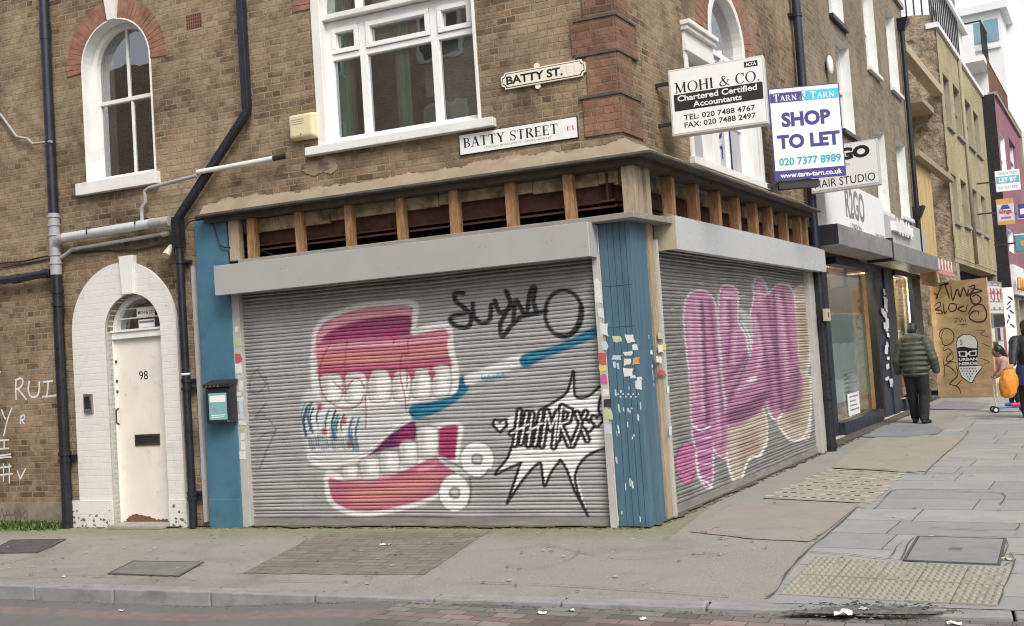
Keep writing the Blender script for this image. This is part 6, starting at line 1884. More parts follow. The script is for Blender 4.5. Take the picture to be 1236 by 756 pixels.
# ---------------------------------------------------------------- street name plates
nm = thing('street_sign', 'white street name plate reading BATTY STREET under the older plate', 'street sign', F, pt(626, 176, 0.02))
x0, x1 = (F.u(554, 175, 0.02) + F.u(555, 186, 0.02)) / 2, (F.u(695.8, 140, 0.02) + F.u(698.5, 167, 0.02)) / 2
z0, z1 = F.z(626, 177.3, 0.02), F.z(625, 151.5, 0.02)
a = MB(F).m(BLACKPL).box(x0, x1, -0.016, 0.0, z0, z1)
a.m(SIGNW).box(x0 + 0.007, x1 - 0.007, -0.0185, -0.015, z0 + 0.007, z1 - 0.007)
a.build('plate', nm)
H_ = z1 - z0; W_ = x1 - x0
a = MB(F).m(INK); serif(a, 'BATTY STREET', x0 + 0.035 * W_, x0 + 0.845 * W_, z0 + 0.34 * H_, z0 + 0.80 * H_, -0.0192)
a.m(INKR); serif(a, 'E1', x0 + 0.91 * W_, x0 + 0.975 * W_, z0 + 0.40 * H_, z0 + 0.60 * H_, -0.0192)
a.m(INKG).text('LONDON BOROUGH OF TOWER HAMLETS', x0 + 0.22 * W_, x0 + 0.78 * W_, z0 + 0.16 * H_, z0 + 0.25 * H_, -0.0192)
a.build('lettering', nm)
om = thing('street_sign', 'old cream enamel name plate with notched corners reading BATTY ST', 'street sign', F, pt(655, 92, 0.02))
x0, x1 = F.u(605, 97, 0.03), F.u(706.5, 80, 0.03)
z0, z1 = F.z(656, 100, 0.03), F.z(655, 80, 0.03)
def notched(g):
    r = 0.035
    a0, a1, b0, b1 = x0 + g, x1 - g, z0 + g, z1 - g
    pts = []
    for (cx, cz, s, e) in ((a0, b0, 90, 0), (a1, b0, 180, 90), (a1, b1, 270, 180), (a0, b1, 360, 270)):
        for k in range(6):
            t = math.radians(s + (e - s) * k / 5)
            pts.append((cx + r * math.cos(t), cz + r * math.sin(t)))
    return pts
a = MB(F).m(SIGNC).prism(notched(0.0), -0.028, 0.0)
a.m(BLACKPL).prism(notched(0.011), -0.0295, -0.0275)
a.m(SIGNC).prism(notched(0.018), -0.0310, -0.029)
xm = (x0 + x1) / 2 - 0.06
for z in (z0 - 0.018, z1 + 0.018): a.tube([(xm, -0.02, z), (xm, -0.0, z)], 0.028, 12)
a.build('plate', om)
H_ = z1 - z0; W_ = x1 - x0
a = MB(F).m(INK).text('BATTY ST.', x0 + 0.06 * W_, x0 + 0.735 * W_, z0 + 0.24 * H_, z0 + 0.76 * H_, -0.0316, 0.035)
a.m(INKP).text('E.1.', x0 + 0.77 * W_, x0 + 0.92 * W_, z0 + 0.26 * H_, z0 + 0.74 * H_, -0.0316, 0.02)
a.build('lettering', om)

# spray-paint lettering on the brick at the left
gb = MB(F).m(SPRAYW)
c3 = crop(0, 420, 3.15)
def spray(strokes, wpx, f=c3, fr_=F, y=-0.0022, d=0.0):
    for k, st in enumerate(strokes):
        pts = [fr_(*f(*p), d) for p in smoothline(st, 5)]
        gb.ribbon(pts, wpx, y - 0.0002 * (k % 6))
spray([[(62, 122), (60, 160), (62, 198)], [(58, 124), (80, 116), (88, 130), (78, 150), (62, 158)], [(70, 158), (88, 180), (102, 198)],
       [(112, 125), (108, 160), (118, 184), (136, 186), (148, 170), (150, 128)], [(164, 130), (184, 128), (202, 126)], [(184, 130), (182, 160), (178, 186)], [(160, 186), (190, 184), (218, 180)]], 0.024)
spray([[(6, 232), (14, 256), (22, 272)], [(46, 228), (30, 270), (14, 336)], [(80, 262), (78, 290)], [(78, 262), (92, 256), (94, 268), (82, 276)], [(84, 276), (94, 290)],
       [(0, 352), (34, 350)], [(16, 352), (16, 384)], [(0, 384), (36, 382)], [(0, 410), (42, 404)], [(0, 418), (44, 414)], [(-2, 456), (44, 450)], [(14, 440), (14, 508)], [(36, 440), (36, 516)], [(0, 484), (50, 478)], [(66, 466), (78, 500)], [(98, 458), (78, 500)], [(-6, 86), (4, 92)]], 0.020)
gb.m(mat('faded_brown_spray', (0.16, 0.10, 0.07), 0.9, bump=0))
spray([[(0, 650), (8, 610), (18, 650), (30, 612), (40, 640)], [(36, 620), (44, 668)], [(56, 618), (62, 656), (72, 610), (80, 650)], [(84, 640), (98, 616), (104, 640), (90, 648)], [(10, 636), (60, 634)]], 0.016, y=-0.0375, d=0.036)
gb.build('sprayed_letters', bld)

# ---------------------------------------------------------------- projecting signs on the main road
def board_plane(px, py, d, deg):
    v_, z_ = R(px, py, d)
    o = R.o + R.x * v_ + R.n * d
    return Plane((o.x, o.y, 0), deg)
S1 = board_plane(813, 163, 0.16, -21)
sg = thing('projecting_sign', 'white accountants sign board reading MOHI & CO. on brackets', 'sign', S1, (0.4, 0, S1.z(869, 156)))
x0, x1 = (S1.u(807, 87) + S1.u(813, 163)) / 2, (S1.u(920, 68.5) + S1.u(925.5, 147)) / 2
z0, z1 = S1.z(869, 155.5), S1.z(863, 77.5)
H_ = z1 - z0; W_ = x1 - x0
a = MB(S1).m(ALU).box(x0 - 0.012, x1 + 0.012, 0.0, 0.13, z0 - 0.012, z1 + 0.012); a.build('sign_box', sg, bev=0.006)
a = MB(S1).m(SIGNW).box(x0 + 0.006, x1 - 0.006, -0.003, 0.001, z0 + 0.008, z1 - 0.008); a.build('face', sg)
c1 = crop(800, 0, 3.433)
def sz(y, x=220): return S1.z(*c1(x, y))
a = MB(S1).m(INK)
a.box(x0 + 0.035 * W_, x0 + 0.985 * W_, -0.0042, -0.0025, z0 + 0.36 * H_, z0 + 0.62 * H_)
serif(a, 'MOHI & CO.', x0 + 0.05 * W_, x0 + 0.97 * W_, z0 + 0.64 * H_, z0 + 0.80 * H_, -0.0046)
a.box(x0 + 0.81 * W_, x0 + 0.95 * W_, -0.0042, -0.0025, z0 + 0.87 * H_, z0 + 0.955 * H_)
for k, (t, b) in enumerate((('TEL: 020 7488 4767', 0.205), ('FAX: 020 7488 2497', 0.085))):
    a.text(t, x0 + 0.13 * W_, x0 + 0.89 * W_, z0 + b * H_, z0 + (b + 0.085) * H_, -0.0046, 0.012)
a.m(PWHITE)
a.text('Chartered Certified', x0 + 0.075 * W_, x0 + 0.925 * W_, z0 + 0.505 * H_, z0 + 0.60 * H_, -0.0052, 0.022)
a.text('Accountants', x0 + 0.24 * W_, x0 + 0.76 * W_, z0 + 0.39 * H_, z0 + 0.48 * H_, -0.0052, 0.022)
a.text('ACCA', x0 + 0.825 * W_, x0 + 0.935 * W_, z0 + 0.885 * H_, z0 + 0.94 * H_, -0.0052, 0.03)
a.build('lettering', sg)
for zf in (0.2, 0.84):
    a = MB(S1).m(BLACKPL); a.box(x0 - 0.30, x0 + 0.01, 0.05, 0.09, z0 + zf * H_ - 0.015, z0 + zf * H_ + 0.015); a.build('bracket', sg)

S2 = board_plane(933, 219, 0.14, -6)
sg = thing('letting_board', 'estate agent board reading SHOP TO LET in navy on white', 'sign', S2, (0.4, 0, S2.z(976, 215)))
x0, x1 = (S2.u(929.5, 107) + S2.u(933, 219)) / 2, (S2.u(1014.5, 100) + S2.u(1019.5, 212)) / 2
z0, z1 = S2.z(976, 215.5), S2.z(972, 103.5)
H_ = z1 - z0; W_ = x1 - x0
a = MB(S2).m(INKN).box(x0, x1, 0.0, 0.025, z0, z1); a.build('board', sg)
a = MB(S2).m(SIGNW).box(x0 + 0.014, x1 - 0.014, -0.002, 0.001, z0 + 0.105 * H_, z1 - 0.014)
a.m(INKN).box(x0 + 0.016, x0 + 0.47 * W_, -0.0034, -0.001, z1 - 0.16 * H_, z1 - 0.055 * H_)
a.m(mat('cyan_print', (0.05, 0.46, 0.68), 0.5, bump=0)).box(x0 + 0.52 * W_, x1 - 0.016, -0.0034, -0.001, z1 - 0.16 * H_, z1 - 0.055 * H_)
a.build('face', sg)
a = MB(S2).m(PWHITE)
serif(a, 'TARN', x0 + 0.06 * W_, x0 + 0.40 * W_, z1 - 0.145 * H_, z1 - 0.07 * H_, -0.0042, 0.78)
serif(a, 'TARN', x0 + 0.58 * W_, x0 + 0.93 * W_, z1 - 0.145 * H_, z1 - 0.07 * H_, -0.0042, 0.78)
a.m(INKT); serif(a, '&', x0 + 0.42 * W_, x0 + 0.56 * W_, z1 - 0.165 * H_, z1 - 0.045 * H_, -0.0048)
a.m(INKN).text('SHOP', x0 + 0.155 * W_, x0 + 0.845 * W_, z0 + 0.57 * H_, z0 + 0.73 * H_, -0.0042, 0.045)
a.text('TO LET', x0 + 0.07 * W_, x0 + 0.955 * W_, z0 + 0.335 * H_, z0 + 0.49 * H_, -0.0042, 0.045)
a.m(INKT).text('020 7377 8989', x0 + 0.075 * W_, x0 + 0.945 * W_, z0 + 0.155 * H_, z0 + 0.24 * H_, -0.0042, 0.03)
a.m(PWHITE).text('www.tarn-tarn.co.uk', x0 + 0.08 * W_, x0 + 0.95 * W_, z0 + 0.025 * H_, z0 + 0.08 * H_, -0.0022, 0.03)
a.build('lettering', sg)
a = MB(S2).m(BLACKPL)
a.box(x0 + 0.05, x0 + 0.62 * W_, 0.03, 0.16, z0 - 0.10, z0 - 0.005)
a.box(x0 - 0.22, x0 + 0.1, 0.06, 0.12, z0 - 0.06, z0 - 0.02); a.box(x0 - 0.2, x0 + 0.1, 0.03, 0.07, z0 + 0.7 * H_, z0 + 0.74 * H_)
a.build('bracket', sg)

S3 = board_plane(980, 230, 0.14, -32)
sg = thing('projecting_sign', 'white box sign for a hair studio partly hidden by the letting board', 'sign', S3, (0.4, 0, S3.z(1021, 225)))
x0, x1 = S3.u(980, 228), (S3.u(1057, 168) + S3.u(1061.5, 221)) / 2
z0, z1 = S3.z(1020, 226), S3.z(1040, 171)
H_ = z1 - z0; W_ = x1 - x0
a = MB(S3).m(ALU).box(x0 - 0.01, x1 + 0.012, 0.0, 0.12, z0 - 0.03, z1 + 0.012); a.build('sign_box', sg, bev=0.005)
a = MB(S3).m(SIGNW).box(x0 + 0.006, x1 - 0.006, -0.003, 0.001, z0 + 0.006, z1 - 0.006); a.build('face', sg)
a = MB(S3).m(INK)
a.text('R2GO', x0 + 0.12 * W_, x0 + 0.90 * W_, z0 + 0.63 * H_, z0 + 0.92 * H_, -0.0042, 0.06)
a.m(INKG).text('LONDON', x0 + 0.36 * W_, x0 + 0.60 * W_, z0 + 0.49 * H_, z0 + 0.55 * H_, -0.0042)
a.m(INK).text('HAIR STUDIO', x0 + 0.05 * W_, x0 + 0.95 * W_, z0 + 0.06 * H_, z0 + 0.25 * H_, -0.0042, 0.0)
a.build('lettering', sg)
for zf in (0.3, 0.8):
    a = MB(S3).m(BLACKPL); a.box(x0 - 0.25, x0 + 0.01, 0.04, 0.08, z0 + zf * H_ - 0.015, z0 + zf * H_ + 0.015); a.build('bracket', sg)

# downpipe where the corner house meets the next one
dv = (R.u(961, 0, 0.08) + R.u(1000, 540, 0.08)) / 2
mp = thing('drainpipe', 'black cast drainpipe rising behind the letting board at the shutter end', 'drainpipe', R, (dv, -0.08, 0))
a = MB(R).m(NAVYP)
a.tube([(dv, -0.10, 2.6), (dv, -0.10, 9.3)], 0.062, 14)
a.build('upper_pipe', mp, True, auto=40)
a = MB(R).m(BLACKP)
a.tube([(dv, -0.10, 0.0), (dv, -0.10, 2.65)], 0.066, 14)
for z_ in (0.08, 0.75, 2.0, 2.55): a.tube([(dv, -0.10, z_ - 0.03), (dv, -0.10, z_ + 0.03)], 0.082, 14)
a.build('lower_pipe', mp, True, auto=40)
a = MB(R).m(BLACKP)
for y in (22, 190):
    z_ = R.z(962 + y * 0.07, y, 0.08)
    a.tube([(dv, -0.10, z_ - 0.025), (dv, -0.10, z_ + 0.025)], 0.074, 14)
    a.box(dv - 0.13, dv + 0.13, -0.05, DB * -1 + 0.02 if DB > 0 else 0.02, z_ - 0.02, z_ + 0.02)
a.build('clip', mp)
eb = thing('electric_box', 'small beige switch box fixed to the drainpipe beside the shutter', 'box', R, (dv, -0.2, R.z(988, 388, 0.15)))
a = MB(R).m(ENDCAP); zb0, zb1 = R.z(988, 388, 0.16), R.z(987, 373, 0.16); a.box(dv - 0.17, dv + 0.05, -0.22, -0.165, zb0, zb1); a.build('case', eb, bev=0.006)
a = MB(R).m(BLACKPL); a.box(dv - 0.10, dv - 0.05, -0.224, -0.219, zb0 + 0.05, zb1 - 0.05); a.build('keyhole', eb)
# ------------------------------------------------------------------ the next house on the main road, with two shops
def hole_rect(v0, v1, z0, z1): return [(v1, z0), (v1, z1), (v0, z1), (v0, z0)]
h2 = thing('terraced_house', 'pale brick house with tall white window reveals above two shopfronts', 'building', R, (VE + 4, 0, 0))
VE2 = R.u(1098, 140, DB)
ZT2 = R.z(1083, 6, DB)
ZF2 = 3.05
DS = -R.loc(ground(1009, 528)).y
mb = MB(R).m(STOCK_PALE)
Q = []
for (l, r, yt, ybm) in ((1043.5, 1057, -40, 90), (1069.5, 1083, 28, 113), (1008, 1018, -40, 34)):
    v1 = R.u(r, (max(yt, 0) + ybm) / 2, DB); v0 = v1 - 1.05
    Q.append((v0, v1, R.z(r, ybm, DB), min(R.z(r, ybm, DB) + 1.75, ZT2 - 0.25)))
for (l, r, yt, ybm) in ((1062, 1071, 160, 258), (1087, 1095.5, 176, 264), (1020, 1031, 117, 166)):
    v1 = R.u(r, (yt + ybm) / 2, DB); v0 = v1 - 1.05
    Q.append((v0, v1, R.z(r, ybm, DB), R.z(r, ybm, DB) + 1.6))
mb.holed([(VE, ZF2), (VE2, ZF2), (VE2, ZT2), (VE, ZT2)], [hole_rect(*q) for q in Q], -DB)
mb.box(VE2 - 0.02, VE2, -DB, 7, ZF2, ZT2); mb.box(VE2 - 0.02, VE2, -DS + 0.03, 7, 0, ZF2)
mb.build('wall', h2)
mb = MB(R).m(STONE); mb.box(VE - 0.0, VE2 + 0.05, -DB - 0.06, -DB + 0.3, ZT2, ZT2 + 0.09)
mb.m(ROOMW).box(VE, VE2 - 0.03, -DB + 0.3, 7, ZT2 - 0.2, ZT2 - 0.05)
mb.box(VE, VE2 - 0.03, -DB + 0.4, 7, ZF2 - 0.15, ZF2)
mb.box(VE, VE2 - 0.03, 6.9, 7, 0, ZT2 - 0.2)
mb.build('parapet', h2)
for k, (v0, v1, z0, z1) in enumerate(Q):
    w_ = MB(R).m(WHITE)
    w_.reveal([(v0, z0), (v1, z0), (v1, z1), (v0, z1)], -DB, -DB + 0.2)
    for a, b, c, d in ((v0 + 0.003, v0 + 0.06, z0, z1), (v1 - 0.06, v1 - 0.003, z0, z1), (v0 + 0.06, v1 - 0.06, z1 - 0.06, z1 - 0.003), (v0 + 0.06, v1 - 0.06, z0 + 0.003, z0 + 0.07), (v0 + 0.06, v1 - 0.06, (z0 + z1) / 2 - 0.025, (z0 + z1) / 2 + 0.025)):
        w_.box(a, b, -DB + 0.15, -DB + 0.2, c, d)
    dark = k in (2, 5)
    ww = w_.build('sash_window', h2)
    g = MB(R).m(GLASS); g.flat(hole_rect(v0 + 0.05, v1 - 0.05, z0 + 0.05, z1 - 0.05), -DB + 0.18); g.build('pane', ww)
    c = MB(R).m(ROOMW if dark else NET); c.box(v0, v1, -DB + 0.5, -DB + 0.52, z0 - 0.1, z1 + 0.1); c.build('blind', ww)
    s = MB(R).m(BLACKP if dark else WHITE); s.box(v0 - 0.05, v1 + 0.05, -DB - 0.07, -DB + 0.15, z0 - 0.07, z0 - 0.003); s.build('sill', ww)
lm = thing('wall_lamp', 'small oval white lamp on the pale brick above the letting board', 'lamp', R, (R.u(1001, 80, DB), -DB - 0.1, R.z(1001, 80, DB)))
a = MB(R).m(RENDW); cx, cz = R(1001, 79, DB + 0.06); a.ball((cx, -DB - 0.07, cz), (0.10, 0.05, 0.16)); a.build('lamp_shade', lm, True)
a = MB(R).m(BLACKPL); a.box(cx - 0.05, cx + 0.05, -DB - 0.04, -DB, cz - 0.06, cz + 0.06); a.build('bracket', lm)
dv2 = (R.u(1087, 40, DB + 0.08) + R.u(1112, 290, DB + 0.08)) / 2
dp2 = thing('drainpipe', 'thin black drainpipe with hoppers at the far end of the pale brick house', 'drainpipe', R, (dv2, -DB - 0.08, 0))
a = MB(R).m(BLACKP); a.tube([(dv2, -DB - 0.08, 3.3), (dv2, -DB - 0.08, R.z(1087, 30, DB))], 0.05, 10); a.build('pipe', dp2, True, auto=40)
a = MB(R).m(BLACKP)
for px, py in ((1087, 28), (1110, 258)):
    z_ = R.z(px, py, DB + 0.1)
    a.hexa([(dv2 - 0.15, -DB - 0.24, z_ + 0.14), (dv2 + 0.15, -DB - 0.24, z_ + 0.14), (dv2 + 0.06, -DB - 0.14, z_ - 0.12), (dv2 - 0.06, -DB - 0.14, z_ - 0.12)],
           [(dv2 - 0.15, -DB - 0.0, z_ + 0.14), (dv2 + 0.15, -DB - 0.0, z_ + 0.14), (dv2 + 0.06, -DB - 0.02, z_ - 0.12), (dv2 - 0.06, -DB - 0.02, z_ - 0.12)])
a.build('hopper', dp2)

# --- shop one
DS2 = DS - 0.02
vA, vB = R.u(1000, 420, DS), R.u(1051, 420, DS)
vC = R.u(1077, 420, DS); vD = R.u(1113, 430, DS); vE_ = VE2
zH1a, zH1b = R.z(1040, 301.5, 0.42), R.z(1040, 279, 0.42)
s1 = MB(R).m(NAVYT)
s1.box(VE + 0.05, vA + 0.1, -DS - 0.0, 0.3, 0, zH1a)
s1.box(vA + 0.1, vB, -DS + 0.02, 0.2, 0, 0.22)
s1.box(vA + 0.1, vB, -DS + 0.02, 0.14, zH1a - 0.12, zH1a)
shop1 = s1.build('shopfront', h2, label='navy framed salon shopfront with frosted glass')
g = MB(R).m(GLASSD); g.box(vA + 0.1, vB, -DS + 0.06, -DS + 0.068, 0.22, zH1a - 0.12); g.build('pane', shop1)
a = MB(R).m(FROST); zf0, zf1 = R.z(1030, 483, DS), R.z(1030, 378, DS)
a.box(vA + 0.15, vB - 0.02, -DS + 0.075, -DS + 0.077, zf0, zf1); a.build('frosted_film', shop1)
a = MB(R).m(PWHITE)
px0, px1 = R.u(1027, 490, DS), R.u(1040, 490, DS)
a.box(px0, px1, -DS + 0.03, -DS + 0.045, 0.24, R.z(1033, 474, DS)); a.m(INKG)
for k in range(9): a.box(px0 + 0.08, px1 - 0.08 - 0.1 * (k % 3), -DS + 0.028, -DS + 0.0295, 0.32 + 0.075 * k, 0.345 + 0.075 * k)
a.build('price_board', shop1)
a = MB(R).m(mat('dark_red_seat', (0.16, 0.03, 0.025), 0.6)); 
a.box(vA + 0.6, vB - 0.3, 0.8, 1.3, 0.3, 0.8); a.box(vA + 0.6, vB - 0.3, 1.3, 1.42, 0.3, 1.05); a.build('bench_seat', shop1, bev=0.03)
a = MB(R).m(mat('brown_speaker', (0.09, 0.055, 0.035), 0.5))
sv, sz_ = R(1017, 334, DS - 0.3); a.box(sv - 0.14, sv + 0.14, -DS + 0.25, -DS + 0.5, sz_ - 0.2, sz_ + 0.2); a.build('speaker', shop1)
a = MB(R).m(SHOPIN); a.box(VE + 0.1, vC, 3.0, 3.05, 0, ZF2 - 0.2); a.box(VE + 0.1, vC, 0.2, 3.0, 0.0, 0.02); a.box(vC - 0.1, vC - 0.05, 0.3, 3.0, 0, ZF2 - 0.2); a.build('room_wall', shop1)
LAMP = emit('shop_lamp_tube', (1.0, 0.80, 0.55), 90.0)
a = MB(R).m(LAMP); a.box(vA + 0.6, vB - 0.4, 1.4, 1.46, ZF2 - 0.32, ZF2 - 0.28); a.build('ceiling_lamp', shop1)
a = MB(R).m(HOUSR if False else mat('dull_metal_shutter_box', (0.36, 0.345, 0.33), 0.35, metal=0.6, var=0.15, vs=2, bump=0.03, grime=((0.20, 0.17, 0.14), 2.5, 0.5, 0.6)))
DULL = a.mats[0]
hv0, hv1 = R.u(1012, 278, 0.42), R.u(1077, 301, 0.42)
a.box(hv0, hv1, -0.42, 0.05, zH1a, zH1b); a.m(BLACKPL).box(hv0 - 0.012, hv0, -0.418, 0.05, zH1a + 0.002, zH1b - 0.002); a.build('shutter_box', shop1, bev=0.006)
a = MB(R).m(SIGNW)
fv0, fv1 = R.u(994, 240, 0.2), R.u(1066, 272, 0.2)
fz0, fz1 = zH1b + 0.0, R.z(1026, 224, 0.2)
a.box(fv0, fv1, -0.22, 0.0, fz0, fz1)
Lf = fv1 - fv0
a.m(INKG).text('R2GO', fv0 + 0.30 * Lf, fv0 + 0.62 * Lf, fz0 + 0.30 * (fz1 - fz0), fz0 + 0.92 * (fz1 - fz0), -0.2225, 0.03)
a.text('LONDON', fv0 + 0.36 * Lf, fv0 + 0.54 * Lf, fz0 + 0.07 * (fz1 - fz0), fz0 + 0.22 * (fz1 - fz0), -0.2225, 0.01)
a.text('BOOK ONLINE', fv0 + 0.80 * Lf, fv0 + 0.98 * Lf, fz0 + 0.05 * (fz1 - fz0), fz0 + 0.18 * (fz1 - fz0), -0.2225, 0.01)
a.build('fascia_sign', shop1)
# --- dark pilasters between the shops
s2 = MB(R).m(NAVYT)
pv = [R.u(x, 420, DS) for x in (1057, 1064.5, 1066.5, 1072.5, 1074, 1079.5)]
s2.box(pv[0], pv[1], -DS - 0.05, 0.25, 0, zH1a); s2.box(pv[2], pv[3], -DS - 0.12, 0.25, 0, zH1a); s2.box(pv[4], pv[5], -DS - 0.04, 0.25, 0, zH1a)
s2.box(pv[1], pv[2], -DS + 0.2, 0.25, 0, zH1a); s2.box(pv[3], pv[4], -DS + 0.2, 0.25, 0, zH1a)
v20 = pv[5]; v21 = R.u(1112, 420, DS)
s2.box(v20, v21, -DS + 0.02, 0.2, 0, 0.28); s2.box(v21, VE2 - 0.02, -DS, 0.25, 0, zH1a)
s2.box(v20, v21, -DS + 0.02, 0.2, zH1a - 0.1, zH1a)
shop2 = s2.build('shopfront', h2, label='second shopfront with warm lit window display')
st = MB(R)
for k in range(24):
    y = random.uniform(345, 470); x = 1068 + random.uniform(-1, 4) + (y - 400) * 0.06
    stickers(st, R, [(x, y, random.uniform(1.5, 4), random.uniform(3, 10), random.choice([PW, PW, PB]))], -DS - 0.1205, shop2)
g = MB(R).m(GLASSD); g.box(v20, v21, -DS + 0.06, -DS + 0.068, 0.28, zH1a - 0.1); g.build('pane', shop2)
a = MB(R).m(SHOPIN); a.box(vC, VE2 - 0.1, 2.2, 2.25, 0, ZF2 - 0.2); a.box(v21 + 0.05, v21 + 0.1, -DS + 0.1, 2.2, 0, ZF2 - 0.2); a.box(vC, VE2, 0.2, 2.2, 0.26, 0.28); a.build('room_wall', shop2)
a = MB(R).m(LAMP); a.box(v21 - 0.35, v21 - 0.28, 0.4, 0.46, 0.9, ZF2 - 0.4); a.box(v20 + 0.5, v21 - 0.5, 0.9, 0.96, ZF2 - 0.34, ZF2 - 0.30); a.build('lamp_tube', shop2)
DISP = [mat('green_garment', (0.16, 0.42, 0.10), 0.8), mat('pink_garment', (0.55, 0.12, 0.16), 0.8), mat('pale_garment', (0.55, 0.50, 0.42), 0.8), mat('brown_box', (0.26, 0.14, 0.08), 0.8), mat('grey_garment', (0.16, 0.16, 0.17), 0.8)]
def garment(v, y, z, h, w_, m_):
    a = MB(R).m(m_)
    pts = [(v - w_ * 0.5, z), (v - w_ * 0.42, z + h * 0.6), (v - w_ * 0.62, z + h * 0.55), (v - w_ * 0.7, z + h * 0.72), (v - w_ * 0.25, z + h), (v + w_ * 0.25, z + h), (v + w_ * 0.7, z + h * 0.72), (v + w_ * 0.62, z + h * 0.55), (v + w_ * 0.42, z + h * 0.6), (v + w_ * 0.5, z)]
    a.prism(pts, y - 0.09, y + 0.09)
    a.m(ALU).tube([(v, y, z + h), (v, y, z + h + 0.2)], 0.012, 6)
    a.build('garment', shop2, bev=0.04)
for k in range(6): garment(v20 + 0.3 + k * 0.5, 0.5 + 0.2 * (k % 2), 1.25 if k % 2 else 0.75, 0.9, 0.42, DISP[k % 5])
a = MB(R).m(DISP[3])
for k in range(4): a.box(v20 + 0.2 + k * 0.7, v20 + 0.65 + k * 0.7, 0.3, 0.7, 0.29, 0.45 + 0.12 * (k % 3))
a.build('display_plinth', shop2)
a = MB(R).m(DULL)
kv0, kv1 = R.u(1078, 300, 0.42), R.u(1133, 320, 0.42)
kv1 = min(kv1, VE2 + 0.3)
a.box(kv0 + 0.02, kv1, -0.42, 0.05, zH1a - 0.03, zH1b - 0.01); a.m(BLACKPL).box(kv0 - 0.06, kv0 + 0.019, -0.43, 0.02, zH1a - 0.05, zH1b + 0.06); a.build('shutter_box', shop2, bev=0.006)
a = MB(R).m(mat('grey_fascia', (0.40, 0.40, 0.40), 0.6, var=0.1, bump=0.02)); fz1b = R.z(1090, 268, 0.1)
a.box(kv0, VE2 + 0.02, -0.10, 0.0, zH1b, fz1b)
a.m(PWHITE); x0, x1 = R.u(1079, 272, 0.16), R.u(1102, 283, 0.16); zc = (zH1b + fz1b) / 2 + 0.12
a.box(x0, x1, -0.17, -0.10, zc - 0.08, zc + 0.10); a.text('VIVA', x0 + 0.2, x1 - 0.2, zc - 0.14, zc + 0.18, -0.176, 0.05)
a.build('fascia_sign', shop2)

# ------------------------------------------------------------------ the gap, the crumbling wall and the tan building
V3 = R.u(1141, 165, DB)
ZT3 = R.z(1134, 40, DB)
ZB3 = R.z(1163, 314, DB)
V4 = (R.u(1182, 120, DB) + R.u(1207, 330, DB)) / 2
tb = thing('tan_brick_building', 'tan brick building with a crumbling end wall and two rows of narrow windows', 'building', R, (V3, 1, 0))
a = MB(R).m(RUBBLE)
n = 14
pts = [(-DB - 0.0, 0.0)]
top = ZT3 + 0.35
vv = []
# end wall, roughened
gx, gz = 26, 40
for j in range(gz + 1):
    for i in range(gx + 1):
        y = -DB + 6.0 * i / gx; z = top * j / gz
        e = 0.03 * (math.sin(z * 5.1 + y * 3) * math.sin(y * 7.7) + random.uniform(-0.5, 0.5))
        if i == 0: e = random.uniform(-0.03, 0.03)
        vv.append((V3 + e, y + (random.uniform(-0.03, 0.03) if i == 0 else 0), z + (0.12 * math.sin(y * 2) if j == gz else 0)))
a.add(vv, [(j * (gx + 1) + i, j * (gx + 1) + i + 1, (j + 1) * (gx + 1) + i + 1, (j + 1) * (gx + 1) + i) for j in range(gz) for i in range(gx)])
a.build('end_wall', tb, True, label='crumbling plastered end wall of the tan building')
a = MB(R).m(TANBRICK)
rowsW = []
for l, r, t, b_ in ((1139, 1149, 94, 154), (1151, 1162, 107, 166), (1165, 1175, 124, 178), (1175.5, 1184, 138, 188), (1148.5, 1158, 211, 270), (1160, 1170, 219, 274), (1174, 1182.5, 229, 280), (1184.5, 1192, 237, 286)):
    vc = R.u((l + r) / 2, (t + b_) / 2, DB); z1 = R.z((l + r) / 2, t + 2, DB); z0 = R.z((l + r) / 2, b_ - 3, DB)
    wv = min(1.0, abs(R.u(r, (t + b_) / 2, DB) - R.u(l, (t + b_) / 2, DB)) * 0.33)
    rowsW.append((max(vc - wv, V3 + 0.4), vc + wv, z0, z1))
rowsW = [w_ for w_ in rowsW if w_[1] < V4 - 0.05]
try:
    a.holed([(V3 - 0.05, ZB3), (V4, ZB3), (V4, ZT3), (V3 - 0.05, ZT3)], [hole_rect(*q) for q in rowsW], -DB)
except Exception:
    a.flat([(V3, ZB3), (V4, ZB3), (V4, ZT3), (V3, ZT3)], -DB)
a.box(V3, V4 - 0.02, -DB + 0.01, 6, ZB3 - 0.12, ZB3 - 0.002)
a.build('wall', tb)
for (v0, v1, z0, z1) in rowsW:
    w_ = MB(R).m(TANREN); w_.reveal([(v0, z0), (v1, z0), (v1, z1), (v0, z1)], -DB, -DB + 0.18)
    w_.m(STONE).box(v0 - 0.06, v1 + 0.06, -DB - 0.07, -DB + 0.16, z0 - 0.1, z0 - 0.003)
    w_.m(BLACKP).box(v0 + 0.003, v1 - 0.003, -DB + 0.13, -DB + 0.16, (z0 + z1) / 2 - 0.03, (z0 + z1) / 2 + 0.03)
    ww = w_.build('sash_window', tb)
    g = MB(R).m(GLASS); g.flat(hole_rect(v0, v1, z0, z1), -DB + 0.15); g.m(DARK).flat(hole_rect(v0, v1, z0, z1), -DB + 0.5); g.build('pane', ww)
a = MB(R).m(RENDW); a.box(V3 - 0.05, V4, -DB - 0.07, -DB + 0.25, ZT3, ZT3 + 0.14); a.box(V3 + 0.2, V4, -DB + 0.26, 6, ZT3 - 0.3, ZT3 - 0.05); a.build('parapet', tb)
a = MB(R).m(TANREN); a.box(V3 + 0.1, V3 + 0.7, -DB + 0.02, 0.6, 0, ZB3 - 0.12); a.box(V4 - 0.5, V4 - 0.02, -DB + 0.02, 0.6, 0, ZB3 - 0.12)
a.m(BLACKW).box(V3 + 0.7, V4 - 0.5, 0.5, 0.55, 0, ZB3 - 0.12); a.build('ground_floor', tb)
dvt = R.u(1163.5, 140, DB + 0.05)
